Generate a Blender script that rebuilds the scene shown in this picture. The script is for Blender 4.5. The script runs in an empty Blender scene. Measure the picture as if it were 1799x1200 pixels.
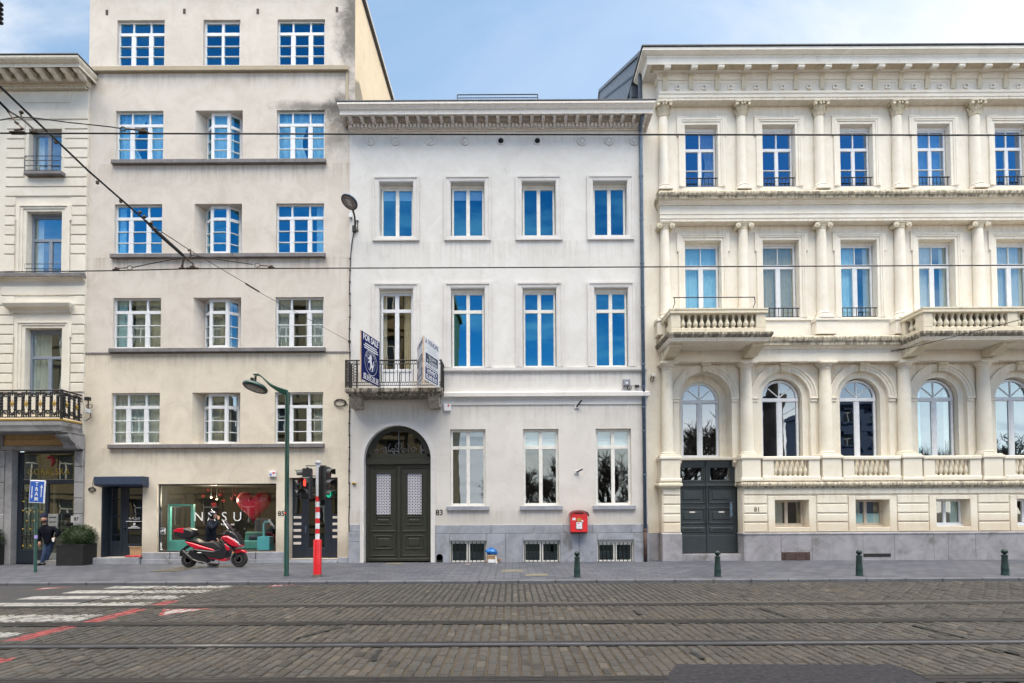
import bpy, math, random
import numpy as np
from mathutils import Vector, Matrix
random.seed(7); np.random.seed(7)
R_ = math.radians
SC = bpy.context.scene
COL = SC.collection

# ------------------------------------------------------------------ camera, sky, sun, exposure
FPX, DCAM, HCAM, PITCH, ROLL, PY0 = 915.0, 18.3, 1.74, R_(1.5), 0.005, 876.0
_f = Vector((0, math.cos(PITCH), math.sin(PITCH)))
_u0 = Vector((0, -math.sin(PITCH), math.cos(PITCH)))
_r0 = Vector((1, 0, 0))
_r = _r0 * math.cos(ROLL) - _u0 * math.sin(ROLL)
_u = _u0 * math.cos(ROLL) + _r0 * math.sin(ROLL)
CAMP = Vector((0, -DCAM, HCAM))
cam_d = bpy.data.cameras.new("camera"); cam = bpy.data.objects.new("camera", cam_d); COL.objects.link(cam)
cam_d.sensor_width = 36.0; cam_d.sensor_fit = 'HORIZONTAL'
cam_d.lens = 36.0 * FPX / 1799.0
cam_d.shift_y = (PY0 - 600.0) / 1799.0
cam_d.clip_end = 3000.0
M3 = Matrix((( _r.x, _u.x, -_f.x), (_r.y, _u.y, -_f.y), (_r.z, _u.z, -_f.z)))
cam.matrix_world = Matrix.Translation(CAMP) @ M3.to_4x4()
SC.camera = cam

def ray(px, py):
    return _f + _r * ((px - 899.5) / FPX) + _u * ((PY0 - py) / FPX)
def U(px, py, Y=0.0):                    # point of the plane y = Y seen at that pixel of the photo
    d = ray(px, py); t = (Y + DCAM) / d.y
    return CAMP.x + d.x * t, CAMP.z + d.z * t
def X(px, py, Y=0.0): return U(px, py, Y)[0]
def Z(px, py, Y=0.0): return U(px, py, Y)[1]
def G(px, py, z=0.0):                    # point of the ground at height z
    d = ray(px, py); t = (z - CAMP.z) / d.z
    return CAMP.x + d.x * t, CAMP.y + d.y * t
def RC(x0, y0, x1, y1, Y=0.0):           # pixel rectangle -> x0, x1, z0, z1
    ym, xm = (y0 + y1) / 2, (x0 + x1) / 2
    return X(x0, ym, Y), X(x1, ym, Y), Z(xm, y1, Y), Z(xm, y0, Y)

SUN_EL, SUN_AZ = R_(27), R_(50)          # azimuth measured from +Y (behind the houses) towards +X
sun_dir = Vector((math.sin(SUN_AZ) * math.cos(SUN_EL), math.cos(SUN_AZ) * math.cos(SUN_EL), math.sin(SUN_EL)))
sd = bpy.data.lights.new("sun", 'SUN'); sd.energy = 2.3; sd.angle = R_(0.5); sd.color = (1.0, 0.90, 0.76)
so = bpy.data.objects.new("sun", sd); COL.objects.link(so)
so.rotation_euler = (-sun_dir).to_track_quat('-Z', 'Y').to_euler(); so.location = (30, 40, 40)
SC.view_settings.view_transform = 'Standard'; SC.view_settings.look = 'None'
SC.view_settings.exposure = 1.26; SC.view_settings.gamma = 1.0

def N(nt, t, **kw):
    n = nt.nodes.new(t)
    for k, v in kw.items():
        if k.startswith('i_'):
            key = k[2:]
            key = int(key) if key.isdigit() else key.replace('_', ' ')
            n.inputs[key].default_value = v
        else: setattr(n, k, v)
    return n
def math_(nt, op, a, b=None, clamp=False):
    n = nt.nodes.new('ShaderNodeMath'); n.operation = op; n.use_clamp = clamp
    for i, v in enumerate((a, b)):
        if v is None: continue
        if isinstance(v, (int, float)): n.inputs[i].default_value = v
        else: nt.links.new(v, n.inputs[i])
    return n.outputs[0]
def sstep(nt, v, lo, hi, a=0.0, b=1.0):
    n = nt.nodes.new('ShaderNodeMapRange'); n.interpolation_type = 'SMOOTHSTEP'
    nt.links.new(v, n.inputs['Value']); n.inputs['From Min'].default_value = lo; n.inputs['From Max'].default_value = hi
    n.inputs['To Min'].default_value = a; n.inputs['To Max'].default_value = b
    return n.outputs[0]
def mixc(nt, fac, a, b, blend='MIX'):
    n = nt.nodes.new('ShaderNodeMix'); n.data_type = 'RGBA'; n.blend_type = blend
    for i, v in ((0, fac), (6, a), (7, b)):
        if isinstance(v, (int, float)): n.inputs[i].default_value = v
        elif isinstance(v, tuple): n.inputs[i].default_value = (*v, 1.0) if len(v) == 3 else v
        else: nt.links.new(v, n.inputs[i])
    return n.outputs[2]

W = bpy.data.worlds.new("World"); SC.world = W; W.use_nodes = True
nt = W.node_tree; nt.nodes.clear()
out = N(nt, 'ShaderNodeOutputWorld'); bg = N(nt, 'ShaderNodeBackground', i_Strength=0.1)
nt.links.new(bg.outputs[0], out.inputs[0])
sky = N(nt, 'ShaderNodeTexSky', sky_type='NISHITA'); sky.sun_disc = False
sky.sun_elevation = SUN_EL; sky.sun_rotation = SUN_AZ; sky.altitude = 50; sky.air_density = 1.0; sky.dust_density = 0.6; sky.ozone_density = 2.0
tc = N(nt, 'ShaderNodeTexCoord'); sep = N(nt, 'ShaderNodeSeparateXYZ'); nt.links.new(tc.outputs['Generated'], sep.inputs[0])
dx, dy, dz = sep.outputs
# thin streaked cloud, laid on a flat layer overhead
zz = math_(nt, 'ADD', math_(nt, 'ABSOLUTE', dz), 0.22)
cx_ = math_(nt, 'DIVIDE', dx, zz); cy_ = math_(nt, 'DIVIDE', dy, zz)
cmb = N(nt, 'ShaderNodeCombineXYZ'); nt.links.new(cx_, cmb.inputs[0]); nt.links.new(cy_, cmb.inputs[1])
mp = N(nt, 'ShaderNodeMapping'); mp.inputs['Rotation'].default_value = (0, 0, R_(28)); mp.inputs['Scale'].default_value = (1.1, 2.6, 1)
nt.links.new(cmb.outputs[0], mp.inputs[0])
n1 = N(nt, 'ShaderNodeTexNoise', i_Scale=1.3, i_Detail=9.0, i_Roughness=0.58, i_Distortion=0.6); nt.links.new(mp.outputs[0], n1.inputs['Vector'])
cl = sstep(nt, n1.outputs[0], 0.36, 0.64)
right = sstep(nt, math_(nt, 'SUBTRACT', dx, math_(nt, 'MULTIPLY', dy, 0.02)), 0.12, 0.62, 0.16, 1.0)
leftc = sstep(nt, dx, -0.40, -0.62, 0.0, 0.95)
front = sstep(nt, dy, -0.05, 0.25)
cfront = math_(nt, 'MULTIPLY', math_(nt, 'MULTIPLY', math_(nt, 'MULTIPLY', cl, 0.9), math_(nt, 'MAXIMUM', right, leftc)), front)
n2 = N(nt, 'ShaderNodeTexNoise', i_Scale=2.2, i_Detail=8.0, i_Roughness=0.6); nt.links.new(mp.outputs[0], n2.inputs['Vector'])
cback = math_(nt, 'MULTIPLY', math_(nt, 'MULTIPLY', sstep(nt, n2.outputs[0], 0.45, 0.72), sstep(nt, dz, 0.70, 0.40)), math_(nt, 'SUBTRACT', 1.0, front))
hsv = N(nt, 'ShaderNodeHueSaturation', i_Saturation=1.25); nt.links.new(sky.outputs[0], hsv.inputs['Color'])
back = sstep(nt, dy, 0.1, -0.4)
SKYBACK = (0.55, 1.10, 1.20); SKYFRONT = (1.24, 1.10, 0.96)
tint = mixc(nt, back, SKYFRONT, SKYBACK)
c0 = mixc(nt, 1.0, hsv.outputs[0], tint, 'MULTIPLY')
c0 = mixc(nt, math_(nt, 'MULTIPLY', front, 0.62), c0, (1.90, 2.75, 3.85))
c1 = mixc(nt, cfront, c0, (4.8, 4.8, 4.85))
hor = math_(nt, 'MULTIPLY', sstep(nt, dz, 0.30, 0.09), math_(nt, 'SUBTRACT', 1.0, front))  # pale horizon behind the viewer, made brighter as fill for the facades
c2 = mixc(nt, math_(nt, 'MULTIPLY', cback, 0.55), mixc(nt, hor, c1, (12.5, 12.2, 11.6)), (6.0, 6.6, 7.2))
# bright sky patch added above and behind the viewer to light the facades
FILL_SKY = 46.0
fill_sky = math_(nt, 'MULTIPLY', math_(nt, 'MULTIPLY', sstep(nt, dz, 0.69, 0.75), sstep(nt, dy, 0.25, -0.15)), sstep(nt, n1.outputs[0], 0.2, 0.6, 0.75, 1.0))
c3 = mixc(nt, fill_sky, c2, (FILL_SKY, FILL_SKY * 0.94, FILL_SKY * 0.83))
nt.links.new(c3, bg.inputs[0])

# ------------------------------------------------------------------ mesh helpers
class MB:
    def __init__(s): s.v = []; s.f = []
    def add(s, vs, fs):
        b = len(s.v); s.v += [tuple(v) for v in vs]; s.f += [tuple(i + b for i in f) for f in fs]; return s
    def box(s, x0, x1, y0, y1, z0, z1):
        if x0 > x1: x0, x1 = x1, x0
        if y0 > y1: y0, y1 = y1, y0
        if z0 > z1: z0, z1 = z1, z0
        return s.add([(x0,y0,z0),(x1,y0,z0),(x1,y1,z0),(x0,y1,z0),(x0,y0,z1),(x1,y0,z1),(x1,y1,z1),(x0,y1,z1)],
              [(3,2,1,0),(4,5,6,7),(0,1,5,4),(1,2,6,5),(2,3,7,6),(3,0,4,7)])
    def bbox(s, x0, x1, y0, y1, z0, z1, b=0.01):       # box whose front edges are bevelled
        if x0 > x1: x0, x1 = x1, x0
        v = [(x0,y1,z0),(x1,y1,z0),(x1,y1,z1),(x0,y1,z1),
             (x0,y0+b,z0),(x1,y0+b,z0),(x1,y0+b,z1),(x0,y0+b,z1),
             (x0+b,y0,z0+b),(x1-b,y0,z0+b),(x1-b,y0,z1-b),(x0+b,y0,z1-b)]
        f = [(0,3,2,1)]
        for i in range(4):
            j = (i+1) % 4
            f += [(i, j, j+4, i+4), (i+4, j+4, j+8, i+8)]
        f.append((8,9,10,11))
        return s.add(v, f)
    def quad(s, *p): return s.add(p, [tuple(range(len(p)))])
    def prism(s, poly, y0, y1):                        # polygon in x,z pushed along y
        n = len(poly)
        return s.add([(x,y0,z) for x,z in poly]+[(x,y1,z) for x,z in poly],
              [tuple(range(n)), tuple(range(2*n-1,n-1,-1))]+[(i,i+n,(i+1)%n+n,(i+1)%n) for i in range(n)])
    def prismx(s, poly, x0, x1):                       # polygon in y,z pushed along x
        n = len(poly)
        return s.add([(x0,y,z) for y,z in poly]+[(x1,y,z) for y,z in poly],
              [tuple(range(n)), tuple(range(2*n-1,n-1,-1))]+[(i,(i+1)%n,(i+1)%n+n,i+n) for i in range(n)])
    def prismz(s, poly, z0, z1):
        n = len(poly)
        return s.add([(x,y,z0) for x,y in poly]+[(x,y,z1) for x,y in poly],
              [tuple(range(n-1,-1,-1)), tuple(range(n,2*n))]+[(i,(i+1)%n,(i+1)%n+n,i+n) for i in range(n)])
    def mould(s, prof, x0, x1, yw, yb, rl=1.0, rr=1.0):  # profile (out, z) run along a wall with mitred returns
        n = len(prof); vs = []
        for o, z in prof:
            vs += [(x0-o*rl, yb, z), (x0-o*rl, yw-o, z), (x1+o*rr, yw-o, z), (x1+o*rr, yb, z)]
        fs = []
        for i in range(n-1):
            a, b = 4*i, 4*i+4
            for k in range(3): fs.append((a+k, a+k+1, b+k+1, b+k))
        fs += [(3,2,1,0), (4*n-4,4*n-3,4*n-2,4*n-1)]
        fs.append(tuple(4*i for i in range(n))); fs.append(tuple(4*i+3 for i in range(n-1,-1,-1)))
        return s.add(vs, fs)
    def lathe(s, prof, c, n=16, axis='z', a0=0.0, a1=2*math.pi):
        full = abs(a1-a0-2*math.pi) < 1e-6; m = n if full else n+1
        vs = []
        for r, h in prof:
            for k in range(m):
                a = a0+(a1-a0)*k/n; p, q = r*math.cos(a), r*math.sin(a)
                if axis == 'z': vs.append((c[0]+p, c[1]+q, c[2]+h))
                elif axis == 'y': vs.append((c[0]+p, c[1]+h, c[2]+q))
                else: vs.append((c[0]+h, c[1]+p, c[2]+q))
        fs = []
        for i in range(len(prof)-1):
            for k in range(n):
                k2 = (k+1) % m
                fs.append((i*m+k, i*m+k2, (i+1)*m+k2, (i+1)*m+k))
        if full:
            if prof[0][0] > 1e-6: fs.append(tuple(range(m-1,-1,-1)))
            if prof[-1][0] > 1e-6: fs.append(tuple((len(prof)-1)*m+k for k in range(m)))
        return s.add(vs, fs)
    def tube(s, pts, r, n=8, cap=True):
        pts = [Vector(p) for p in pts]; L = len(pts); rs = r if isinstance(r, (list, tuple)) else [r]*L
        vs = []; up = None
        for i, p in enumerate(pts):
            t = (pts[min(i+1,L-1)]-pts[max(i-1,0)]).normalized()
            if up is None:
                up = Vector((0,0,1)) if abs(t.z) < 0.9 else Vector((1,0,0))
            a = t.cross(up).normalized(); b = a.cross(t).normalized(); up = b
            for k in range(n):
                w = 2*math.pi*k/n; vs.append(p+a*(math.cos(w)*rs[i])+b*(math.sin(w)*rs[i]))
        fs = [(i*n+k, i*n+(k+1)%n, (i+1)*n+(k+1)%n, (i+1)*n+k) for i in range(L-1) for k in range(n)]
        if cap: fs += [tuple(range(n-1,-1,-1)), tuple((L-1)*n+k for k in range(n))]
        return s.add(vs, fs)
    def sphere(s, c, r, n=14, m=8, sx=1, sy=1, sz=1):
        vs = [(c[0], c[1], c[2]-r*sz)]
        for i in range(1, m):
            a = -math.pi/2+math.pi*i/m
            for k in range(n):
                w = 2*math.pi*k/n
                vs.append((c[0]+r*sx*math.cos(a)*math.cos(w), c[1]+r*sy*math.cos(a)*math.sin(w), c[2]+r*sz*math.sin(a)))
        vs.append((c[0], c[1], c[2]+r*sz)); fs = []
        for k in range(n): fs.append((0, 1+(k+1)%n, 1+k))
        for i in range(m-2):
            for k in range(n):
                a, b = 1+i*n, 1+(i+1)*n; fs.append((a+k, a+(k+1)%n, b+(k+1)%n, b+k))
        t = len(vs)-1; b = 1+(m-2)*n
        for k in range(n): fs.append((t, b+k, b+(k+1)%n))
        return s.add(vs, fs)
    def arc(s, cx, cz, r0, r1, y0, y1, a0=0.0, a1=math.pi, n=28):   # curved bar in the x,z plane
        vs = []
        for k in range(n+1):
            a = a0+(a1-a0)*k/n; c, d = math.cos(a), math.sin(a)
            vs += [(cx+r0*c,y0,cz+r0*d),(cx+r1*c,y0,cz+r1*d),(cx+r1*c,y1,cz+r1*d),(cx+r0*c,y1,cz+r0*d)]
        fs = []
        for k in range(n):
            a, b = 4*k, 4*k+4
            for q in range(4): fs.append((a+q, a+(q+1)%4, b+(q+1)%4, b+q))
        fs += [(0,1,2,3), (4*n+3,4*n+2,4*n+1,4*n)]
        return s.add(vs, fs)
    def xform(s, M, start=0):
        for i in range(start, len(s.v)):
            s.v[i] = tuple(M @ Vector(s.v[i]))
        return s
    def build(s, name, mat=None, parent=None, smooth=False, bevel=0.0):
        me = bpy.data.meshes.new(name); me.from_pydata(s.v, [], s.f); me.validate(); me.update()
        o = bpy.data.objects.new(name, me); COL.objects.link(o)
        if mat is not None: me.materials.append(mat)
        if smooth:
            for p in me.polygons: p.use_smooth = True
            if smooth != True:
                me.set_sharp_from_angle(angle=R_(smooth))
        if bevel:
            b = o.modifiers.new("bevel", 'BEVEL'); b.width = bevel; b.segments = 2; b.limit_method = 'ANGLE'
        if parent is not None: attach(o, parent)
        return o
def attach(o, parent):
    o.parent = parent
    if parent.type == 'EMPTY':
        o.matrix_parent_inverse = Matrix.Translation(-Vector(parent.location))
def thing(name, label, cat, loc=(0,0,0), group=None):
    o = bpy.data.objects.new(name, None); COL.objects.link(o); o.location = loc
    o.empty_display_size = 0.3
    o['label'] = label; o['category'] = cat
    if group: o['group'] = group
    return o
def tag(o, label, cat, group=None, kind=None):
    o['label'] = label; o['category'] = cat
    if group: o['group'] = group
    if kind: o['kind'] = kind
    return o
def struct(o): o['kind'] = 'structure'; return o
def kids(o): return [c for c in bpy.data.objects if c.parent == o]
def dup(o, parent=None, dx=0, dy=0, dz=0, top=True):
    ch = kids(o); c = o.copy(); COL.objects.link(c)
    if parent is not None: c.parent = parent; c.matrix_parent_inverse = o.matrix_parent_inverse.copy()
    if top: c.location = (o.location.x+dx, o.location.y+dy, o.location.z+dz)
    for k in ch: dup(k, c, top=False)
    return c

FONT = None
def text(name, s, x, y, z, size, mat, parent=None, rot=(R_(90),0,0), align='CENTER', ext=0.002, bold=0.0, sx=1.0, spacing=1.0):
    cu = bpy.data.curves.new(name, 'FONT'); cu.body = s; cu.size = size; cu.align_x = align; cu.align_y = 'CENTER'
    cu.extrude = ext; cu.offset = bold; cu.space_character = spacing; cu.resolution_u = 3
    t = bpy.data.objects.new(name, cu); COL.objects.link(t)
    me = bpy.data.meshes.new_from_object(t)
    bpy.data.objects.remove(t); bpy.data.curves.remove(cu)
    from mathutils import Euler
    me.transform(Matrix.Translation((x,y,z)) @ Euler(rot).to_matrix().to_4x4() @ Matrix.Diagonal((sx,1,1,1)))
    o = bpy.data.objects.new(name, me); COL.objects.link(o); me.name = name
    me.materials.clear(); me.materials.append(mat)
    if parent is not None: attach(o, parent)
    return o

def wall(mb, x0, x1, z0, z1, y, holes, depth=0.2):
    """front sheet with openings; hole = dict(x0,x1,z0,z1[,r],[d]) r>0 gives a round head"""
    xs = sorted(set([x0, x1]+[h['x0'] for h in holes]+[h['x1'] for h in holes]))
    zs = sorted(set([z0, z1]+[h['z0'] for h in holes]+[h['z1'] for h in holes]))
    xs = [v for v in xs if x0-1e-6 <= v <= x1+1e-6]; zs = [v for v in zs if z0-1e-6 <= v <= z1+1e-6]
    for i in range(len(xs)-1):
        for j in range(len(zs)-1):
            cx, cz = (xs[i]+xs[i+1])/2, (zs[j]+zs[j+1])/2
            if any(h['x0'] < cx < h['x1'] and h['z0'] < cz < h['z1'] for h in holes): continue
            mb.quad((xs[i],y,zs[j]),(xs[i+1],y,zs[j]),(xs[i+1],y,zs[j+1]),(xs[i],y,zs[j+1]))
    for h in holes:
        a, b, c, d = h['x0'], h['x1'], h['z0'], h['z1']; dp = h.get('d', depth); yb = y+dp
        if h.get('r'):
            r = (b-a)/2; cx = (a+b)/2; sp = d-r*h['r']; n = 24
            pts = [(cx-r*math.cos(math.pi*k/n), sp+r*h['r']*math.sin(math.pi*k/n)) for k in range(n+1)]
            for k in range(n):
                p, q = pts[k], pts[k+1]
                mb.quad((p[0],y,p[1]),(q[0],y,q[1]),(q[0],y,d),(p[0],y,d))
                mb.quad((p[0],y,p[1]),(p[0],yb,p[1]),(q[0],yb,q[1]),(q[0],y,q[1]))
            top = sp
        else:
            top = d
            sl = h.get('splay', 0)
            if not h.get('open'): mb.quad((a,y,d),(a+sl,yb,d),(b-sl,yb,d),(b,y,d))
        sl = h.get('splay', 0)
        mb.quad((a,y,c),(a+sl,yb,c),(a+sl,yb,top),(a,y,top)); mb.quad((b,y,c),(b,y,top),(b-sl,yb,top),(b-sl,yb,c))
        mb.quad((a,y,c),(b,y,c),(b-sl,yb,c),(a+sl,yb,c))
    return mb
def H(x0, y0, x1, y1, Y=0.0, **k):
    a, b, c, d = RC(x0, y0, x1, y1, Y); return dict(x0=a, x1=b, z0=c, z1=d, **k)
# ------------------------------------------------------------------ materials
def newmat(name):
    m = bpy.data.materials.new(name); m.use_nodes = True
    nt = m.node_tree; b = nt.nodes['Principled BSDF']
    return m, nt, b
def objco(nt, scale=(1,1,1), rot=(0,0,0), loc=(0,0,0)):
    t = nt.nodes.new('ShaderNodeTexCoord'); mp = nt.nodes.new('ShaderNodeMapping')
    mp.inputs['Scale'].default_value = scale; mp.inputs['Rotation'].default_value = rot; mp.inputs['Location'].default_value = loc
    nt.links.new(t.outputs['Object'], mp.inputs[0]); return mp.outputs[0]
def noise(nt, vec, scale, detail=6, rough=0.6, dist=0.0):
    n = N(nt, 'ShaderNodeTexNoise', i_Scale=scale, i_Detail=detail, i_Roughness=rough, i_Distortion=dist)
    nt.links.new(vec, n.inputs['Vector']); return n.outputs[0]
def bump(nt, b, h, strength=0.3, dist=0.02):
    n = N(nt, 'ShaderNodeBump', i_Strength=strength, i_Distance=dist)
    nt.links.new(h, n.inputs['Height']); nt.links.new(n.outputs[0], b.inputs['Normal']); return n
def plain(name, c, rough=0.5, metal=0.0, var=0.12, bmp=0.0, nscale=6.0, spec=0.5, coat=0.0, emit=None):
    m, nt, b = newmat(name)
    v = objco(nt); n = noise(nt, v, nscale, 7, 0.65)
    d = tuple(x*(1-var) for x in c); l = tuple(min(1, x*(1+var)) for x in c)
    nt.links.new(mixc(nt, sstep(nt, n, 0.3, 0.7), d, l), b.inputs['Base Color'])
    b.inputs['Roughness'].default_value = rough; b.inputs['Metallic'].default_value = metal
    b.inputs['Specular IOR Level'].default_value = spec; b.inputs['Coat Weight'].default_value = coat
    n2 = noise(nt, v, nscale*5, 4, 0.6)
    nt.links.new(sstep(nt, n2, 0.2, 0.8, max(0.02, rough-0.1), min(1, rough+0.12)), b.inputs['Roughness'])
    if bmp: bump(nt, b, noise(nt, v, nscale*8, 5, 0.6), bmp, 0.01)
    if emit:
        b.inputs['Emission Color'].default_value = (*emit[:3], 1); b.inputs['Emission Strength'].default_value = emit[3]
    return m
def stucco(name, base, var=0.05, dirt=(0.16,0.12,0.08), streak=0.25, blotch=0.12, bmp=0.12, rough=0.88, soot=(), grad=None, speck=0.0, streaklo=0.55, mott=0.5, bands=(), base_grime=None):
    m, nt, b = newmat(name); v = objco(nt)
    n1 = noise(nt, v, 0.45, 8, 0.62)
    bc = base
    if grad:                                            # blends into a second colour above a height
        z0, z1, col2 = grad
        sp = N(nt, 'ShaderNodeSeparateXYZ'); nt.links.new(v, sp.inputs[0])
        bc = mixc(nt, sstep(nt, math_(nt, 'ADD', sp.outputs[2], math_(nt, 'MULTIPLY', n1, 0.0 if z1-z0 < 0.1 else 3.0)), z0, z1), base, col2)
    c = mixc(nt, sstep(nt, n1, 0.3, 0.7), mixc(nt, 1.0, bc, (1-var*1.4, 1-var*1.5, 1-var*1.6), 'MULTIPLY'), bc)
    nm_ = noise(nt, v, 1.15, 10, 0.7, 0.8)
    c = mixc(nt, sstep(nt, nm_, 0.35, 0.72, 0.0, mott), c, mixc(nt, 0.42, bc, dirt))
    n2 = noise(nt, v, 2.6, 9, 0.72, 0.4)
    c = mixc(nt, sstep(nt, n2, 0.52, 0.78, 0, blotch), c, dirt)
    vs = objco(nt, (2.6, 2.6, 0.16)); n3 = noise(nt, vs, 1.0, 8, 0.7)
    m3 = noise(nt, v, 0.6, 3, 0.5)
    st = math_(nt, 'MULTIPLY', sstep(nt, n3, streaklo, 0.8), sstep(nt, m3, 0.4, 0.65))
    c = mixc(nt, math_(nt, 'MULTIPLY', st, streak), c, dirt)
    if bands or base_grime:                              # rain-washed dirt running down from sills and ledges, splash at the foot
        spb = N(nt, 'ShaderNodeSeparateXYZ'); nt.links.new(v, spb.inputs[0])
        vr = objco(nt, (7.0, 7.0, 0.35)); nr = noise(nt, vr, 1.0, 7, 0.75); run = sstep(nt, nr, 0.42, 0.72)
        for (zt_b, ln, k) in bands:
            f = math_(nt, 'MULTIPLY', sstep(nt, spb.outputs[2], zt_b-ln, zt_b), math_(nt, 'LESS_THAN', spb.outputs[2], zt_b))
            c = mixc(nt, math_(nt, 'MULTIPLY', math_(nt, 'MULTIPLY', f, run), k), c, dirt)
        if base_grime:
            zb0, zb1, k = base_grime
            f = sstep(nt, math_(nt, 'ADD', spb.outputs[2], math_(nt, 'MULTIPLY', nr, -0.5)), zb1, zb0)
            c = mixc(nt, math_(nt, 'MULTIPLY', f, k), c, dirt)
    if soot:
        sp = N(nt, 'ShaderNodeSeparateXYZ'); nt.links.new(v, sp.inputs[0])
        nn = noise(nt, v, 1.7, 10, 0.78, 0.3)
        for (sx, sz, rx, rz, k) in soot:
            a = math_(nt, 'DIVIDE', math_(nt, 'SUBTRACT', sp.outputs[0], sx), rx); e = math_(nt, 'DIVIDE', math_(nt, 'SUBTRACT', sp.outputs[2], sz), rz)
            d = math_(nt, 'SQRT', math_(nt, 'ADD', math_(nt, 'MULTIPLY', a, a), math_(nt, 'MULTIPLY', e, e)))
            f = sstep(nt, math_(nt, 'ADD', d, math_(nt, 'MULTIPLY', math_(nt, 'SUBTRACT', nn, 0.5), 2.1)), 1.1, 0.1, 0.0, k*0.88)
            c = mixc(nt, f, c, (0.045, 0.042, 0.04))
    if speck:
        n5 = noise(nt, v, 9, 5, 0.7); c = mixc(nt, sstep(nt, n5, 0.68, 0.74, 0, speck), c, (0.08,0.07,0.06))
    nt.links.new(c, b.inputs['Base Color']); b.inputs['Roughness'].default_value = rough
    b.inputs['Specular IOR Level'].default_value = 0.25
    h = math_(nt, 'ADD', math_(nt, 'MULTIPLY', noise(nt, v, 5, 8, 0.6), 1.0), math_(nt, 'MULTIPLY', noise(nt, v, 60, 3, 0.6), 0.35))
    bump(nt, b, h, bmp, 0.03)
    return m
def mossy(name, base, k=0.75, dark=(0.03,0.028,0.022), lo=0.42):      # weathered ledge with black algae that runs down
    m, nt, b = newmat(name); v = objco(nt)
    vs = objco(nt, (5.5, 5.5, 1.2)); n1 = noise(nt, vs, 1.6, 9, 0.75); n2 = noise(nt, v, 7, 7, 0.7)
    g = N(nt, 'ShaderNodeNewGeometry'); 
    c = mixc(nt, sstep(nt, n2, 0.3, 0.7), tuple(x*0.88 for x in base), base)
    c = mixc(nt, sstep(nt, n1, lo, lo+0.16, 0, k), c, mixc(nt, n2, dark, tuple(x*0.35 for x in base)))
    nt.links.new(c, b.inputs['Base Color']); b.inputs['Roughness'].default_value = 0.92; b.inputs['Specular IOR Level'].default_value = 0.2
    bump(nt, b, n2, 0.4, 0.03)
    return m
def bluestone(name, base=(0.27,0.285,0.32), stain=0.5, sc=1.0):
    m, nt, b = newmat(name); v = objco(nt)
    n1 = noise(nt, v, 1.6*sc, 8, 0.7, 0.5); n2 = noise(nt, v, 22, 6, 0.75); n3 = noise(nt, v, 0.8, 6, 0.7, 1.0)
    c = mixc(nt, sstep(nt, n1, 0.3, 0.7), tuple(x*0.78 for x in base), tuple(x*1.2 for x in base))
    c = mixc(nt, sstep(nt, n2, 0.55, 0.75, 0, 0.4), c, tuple(x*1.5 for x in base))
    c = mixc(nt, sstep(nt, n3, 0.55, 0.72, 0, stain), c, (0.10,0.09,0.075))
    v2 = N(nt, 'ShaderNodeTexVoronoi', i_Scale=26.0); nt.links.new(v, v2.inputs['Vector'])
    c = mixc(nt, sstep(nt, v2.outputs['Distance'], 0.16, 0.05, 0, 0.35), c, (0.07,0.07,0.075))
    nt.links.new(c, b.inputs['Base Color']); b.inputs['Roughness'].default_value = 0.75; b.inputs['Specular IOR Level'].default_value = 0.3
    bump(nt, b, n2, 0.15, 0.01)
    return m
def glass(name, refl=0.4, tint=(0.72,0.86,1.0), body=(0.85,0.93,0.92), wave=0.003, rough=0.005):
    m = bpy.data.materials.new(name); m.use_nodes = True; nt = m.node_tree; nt.nodes.clear()
    o = N(nt, 'ShaderNodeOutputMaterial'); mx = N(nt, 'ShaderNodeMixShader', i_0=refl)
    tr = N(nt, 'ShaderNodeBsdfTransparent', i_Color=(*body, 1)); gl = N(nt, 'ShaderNodeBsdfGlossy', i_Color=(*tint, 1), i_Roughness=rough)
    v = objco(nt); n = noise(nt, v, 0.9, 2, 0.4); bp = N(nt, 'ShaderNodeBump', i_Strength=1.0, i_Distance=wave)
    nt.links.new(n, bp.inputs['Height']); nt.links.new(bp.outputs[0], gl.inputs['Normal'])
    nt.links.new(tr.outputs[0], mx.inputs[1]); nt.links.new(gl.outputs[0], mx.inputs[2]); nt.links.new(mx.outputs[0], o.inputs[0])
    return m
def emis(name, c, s):
    m, nt, b = newmat(name); b.inputs['Base Color'].default_value = (*[x*0.3 for x in c], 1)
    b.inputs['Emission Color'].default_value = (*c, 1); b.inputs['Emission Strength'].default_value = s; return m

MT = {}
xt, zt = U(624, 90, 0.05); xs_, zs_ = U(595, 210, 0.05)
MT['tall'] = stucco('grey beige render', (0.50,0.455,0.405), 0.07, streak=0.16, blotch=0.24, bmp=0.22, dirt=(0.25,0.205,0.165),
    soot=((xt-0.1, zt+0.9, 0.75, 2.4, 0.9), (xs_+0.15, zs_+0.3, 1.1, 0.95, 0.9), (X(550,205,0.05), Z(550,188,0.05), 1.8, 0.32, 0.75), (X(585,230), Z(585,240), 0.7, 0.8, 0.6)),
    grad=(Z(380,620,0.05)-0.02, Z(380,620,0.05)-0.01, (0.50,0.455,0.405)))
MT['tall'] = None
YT_ = 0.05
def tallmat():
    m = stucco('grey beige render', (0.67,0.605,0.505), 0.04, streak=0.22, blotch=0.16, bmp=0.14, dirt=(0.25,0.19,0.14), mott=0.62, base_grime=(0.2, 1.0, 0.5), bands=[(Z(380,p,YT_),l,k) for p,l,k in ((124,0.9,0.5),(287,1.0,0.55),(452,1.0,0.6),(619,0.9,0.4),(787,0.9,0.4))],
        soot=((xt-0.1, zt+0.9, 0.75, 2.4, 0.9), (xs_+0.15, zs_+0.3, 1.1, 0.95, 0.9), (X(550,205,0.05), Z(550,188,0.05), 1.8, 0.32, 0.75), (X(585,230), Z(585,240), 0.7, 0.8, 0.6)),
        grad=(Z(380,619,0.05)-0.01, Z(380,619,0.05)+0.01, (0.63,0.58,0.53)))
    return m
MT['tall'] = tallmat()
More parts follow.
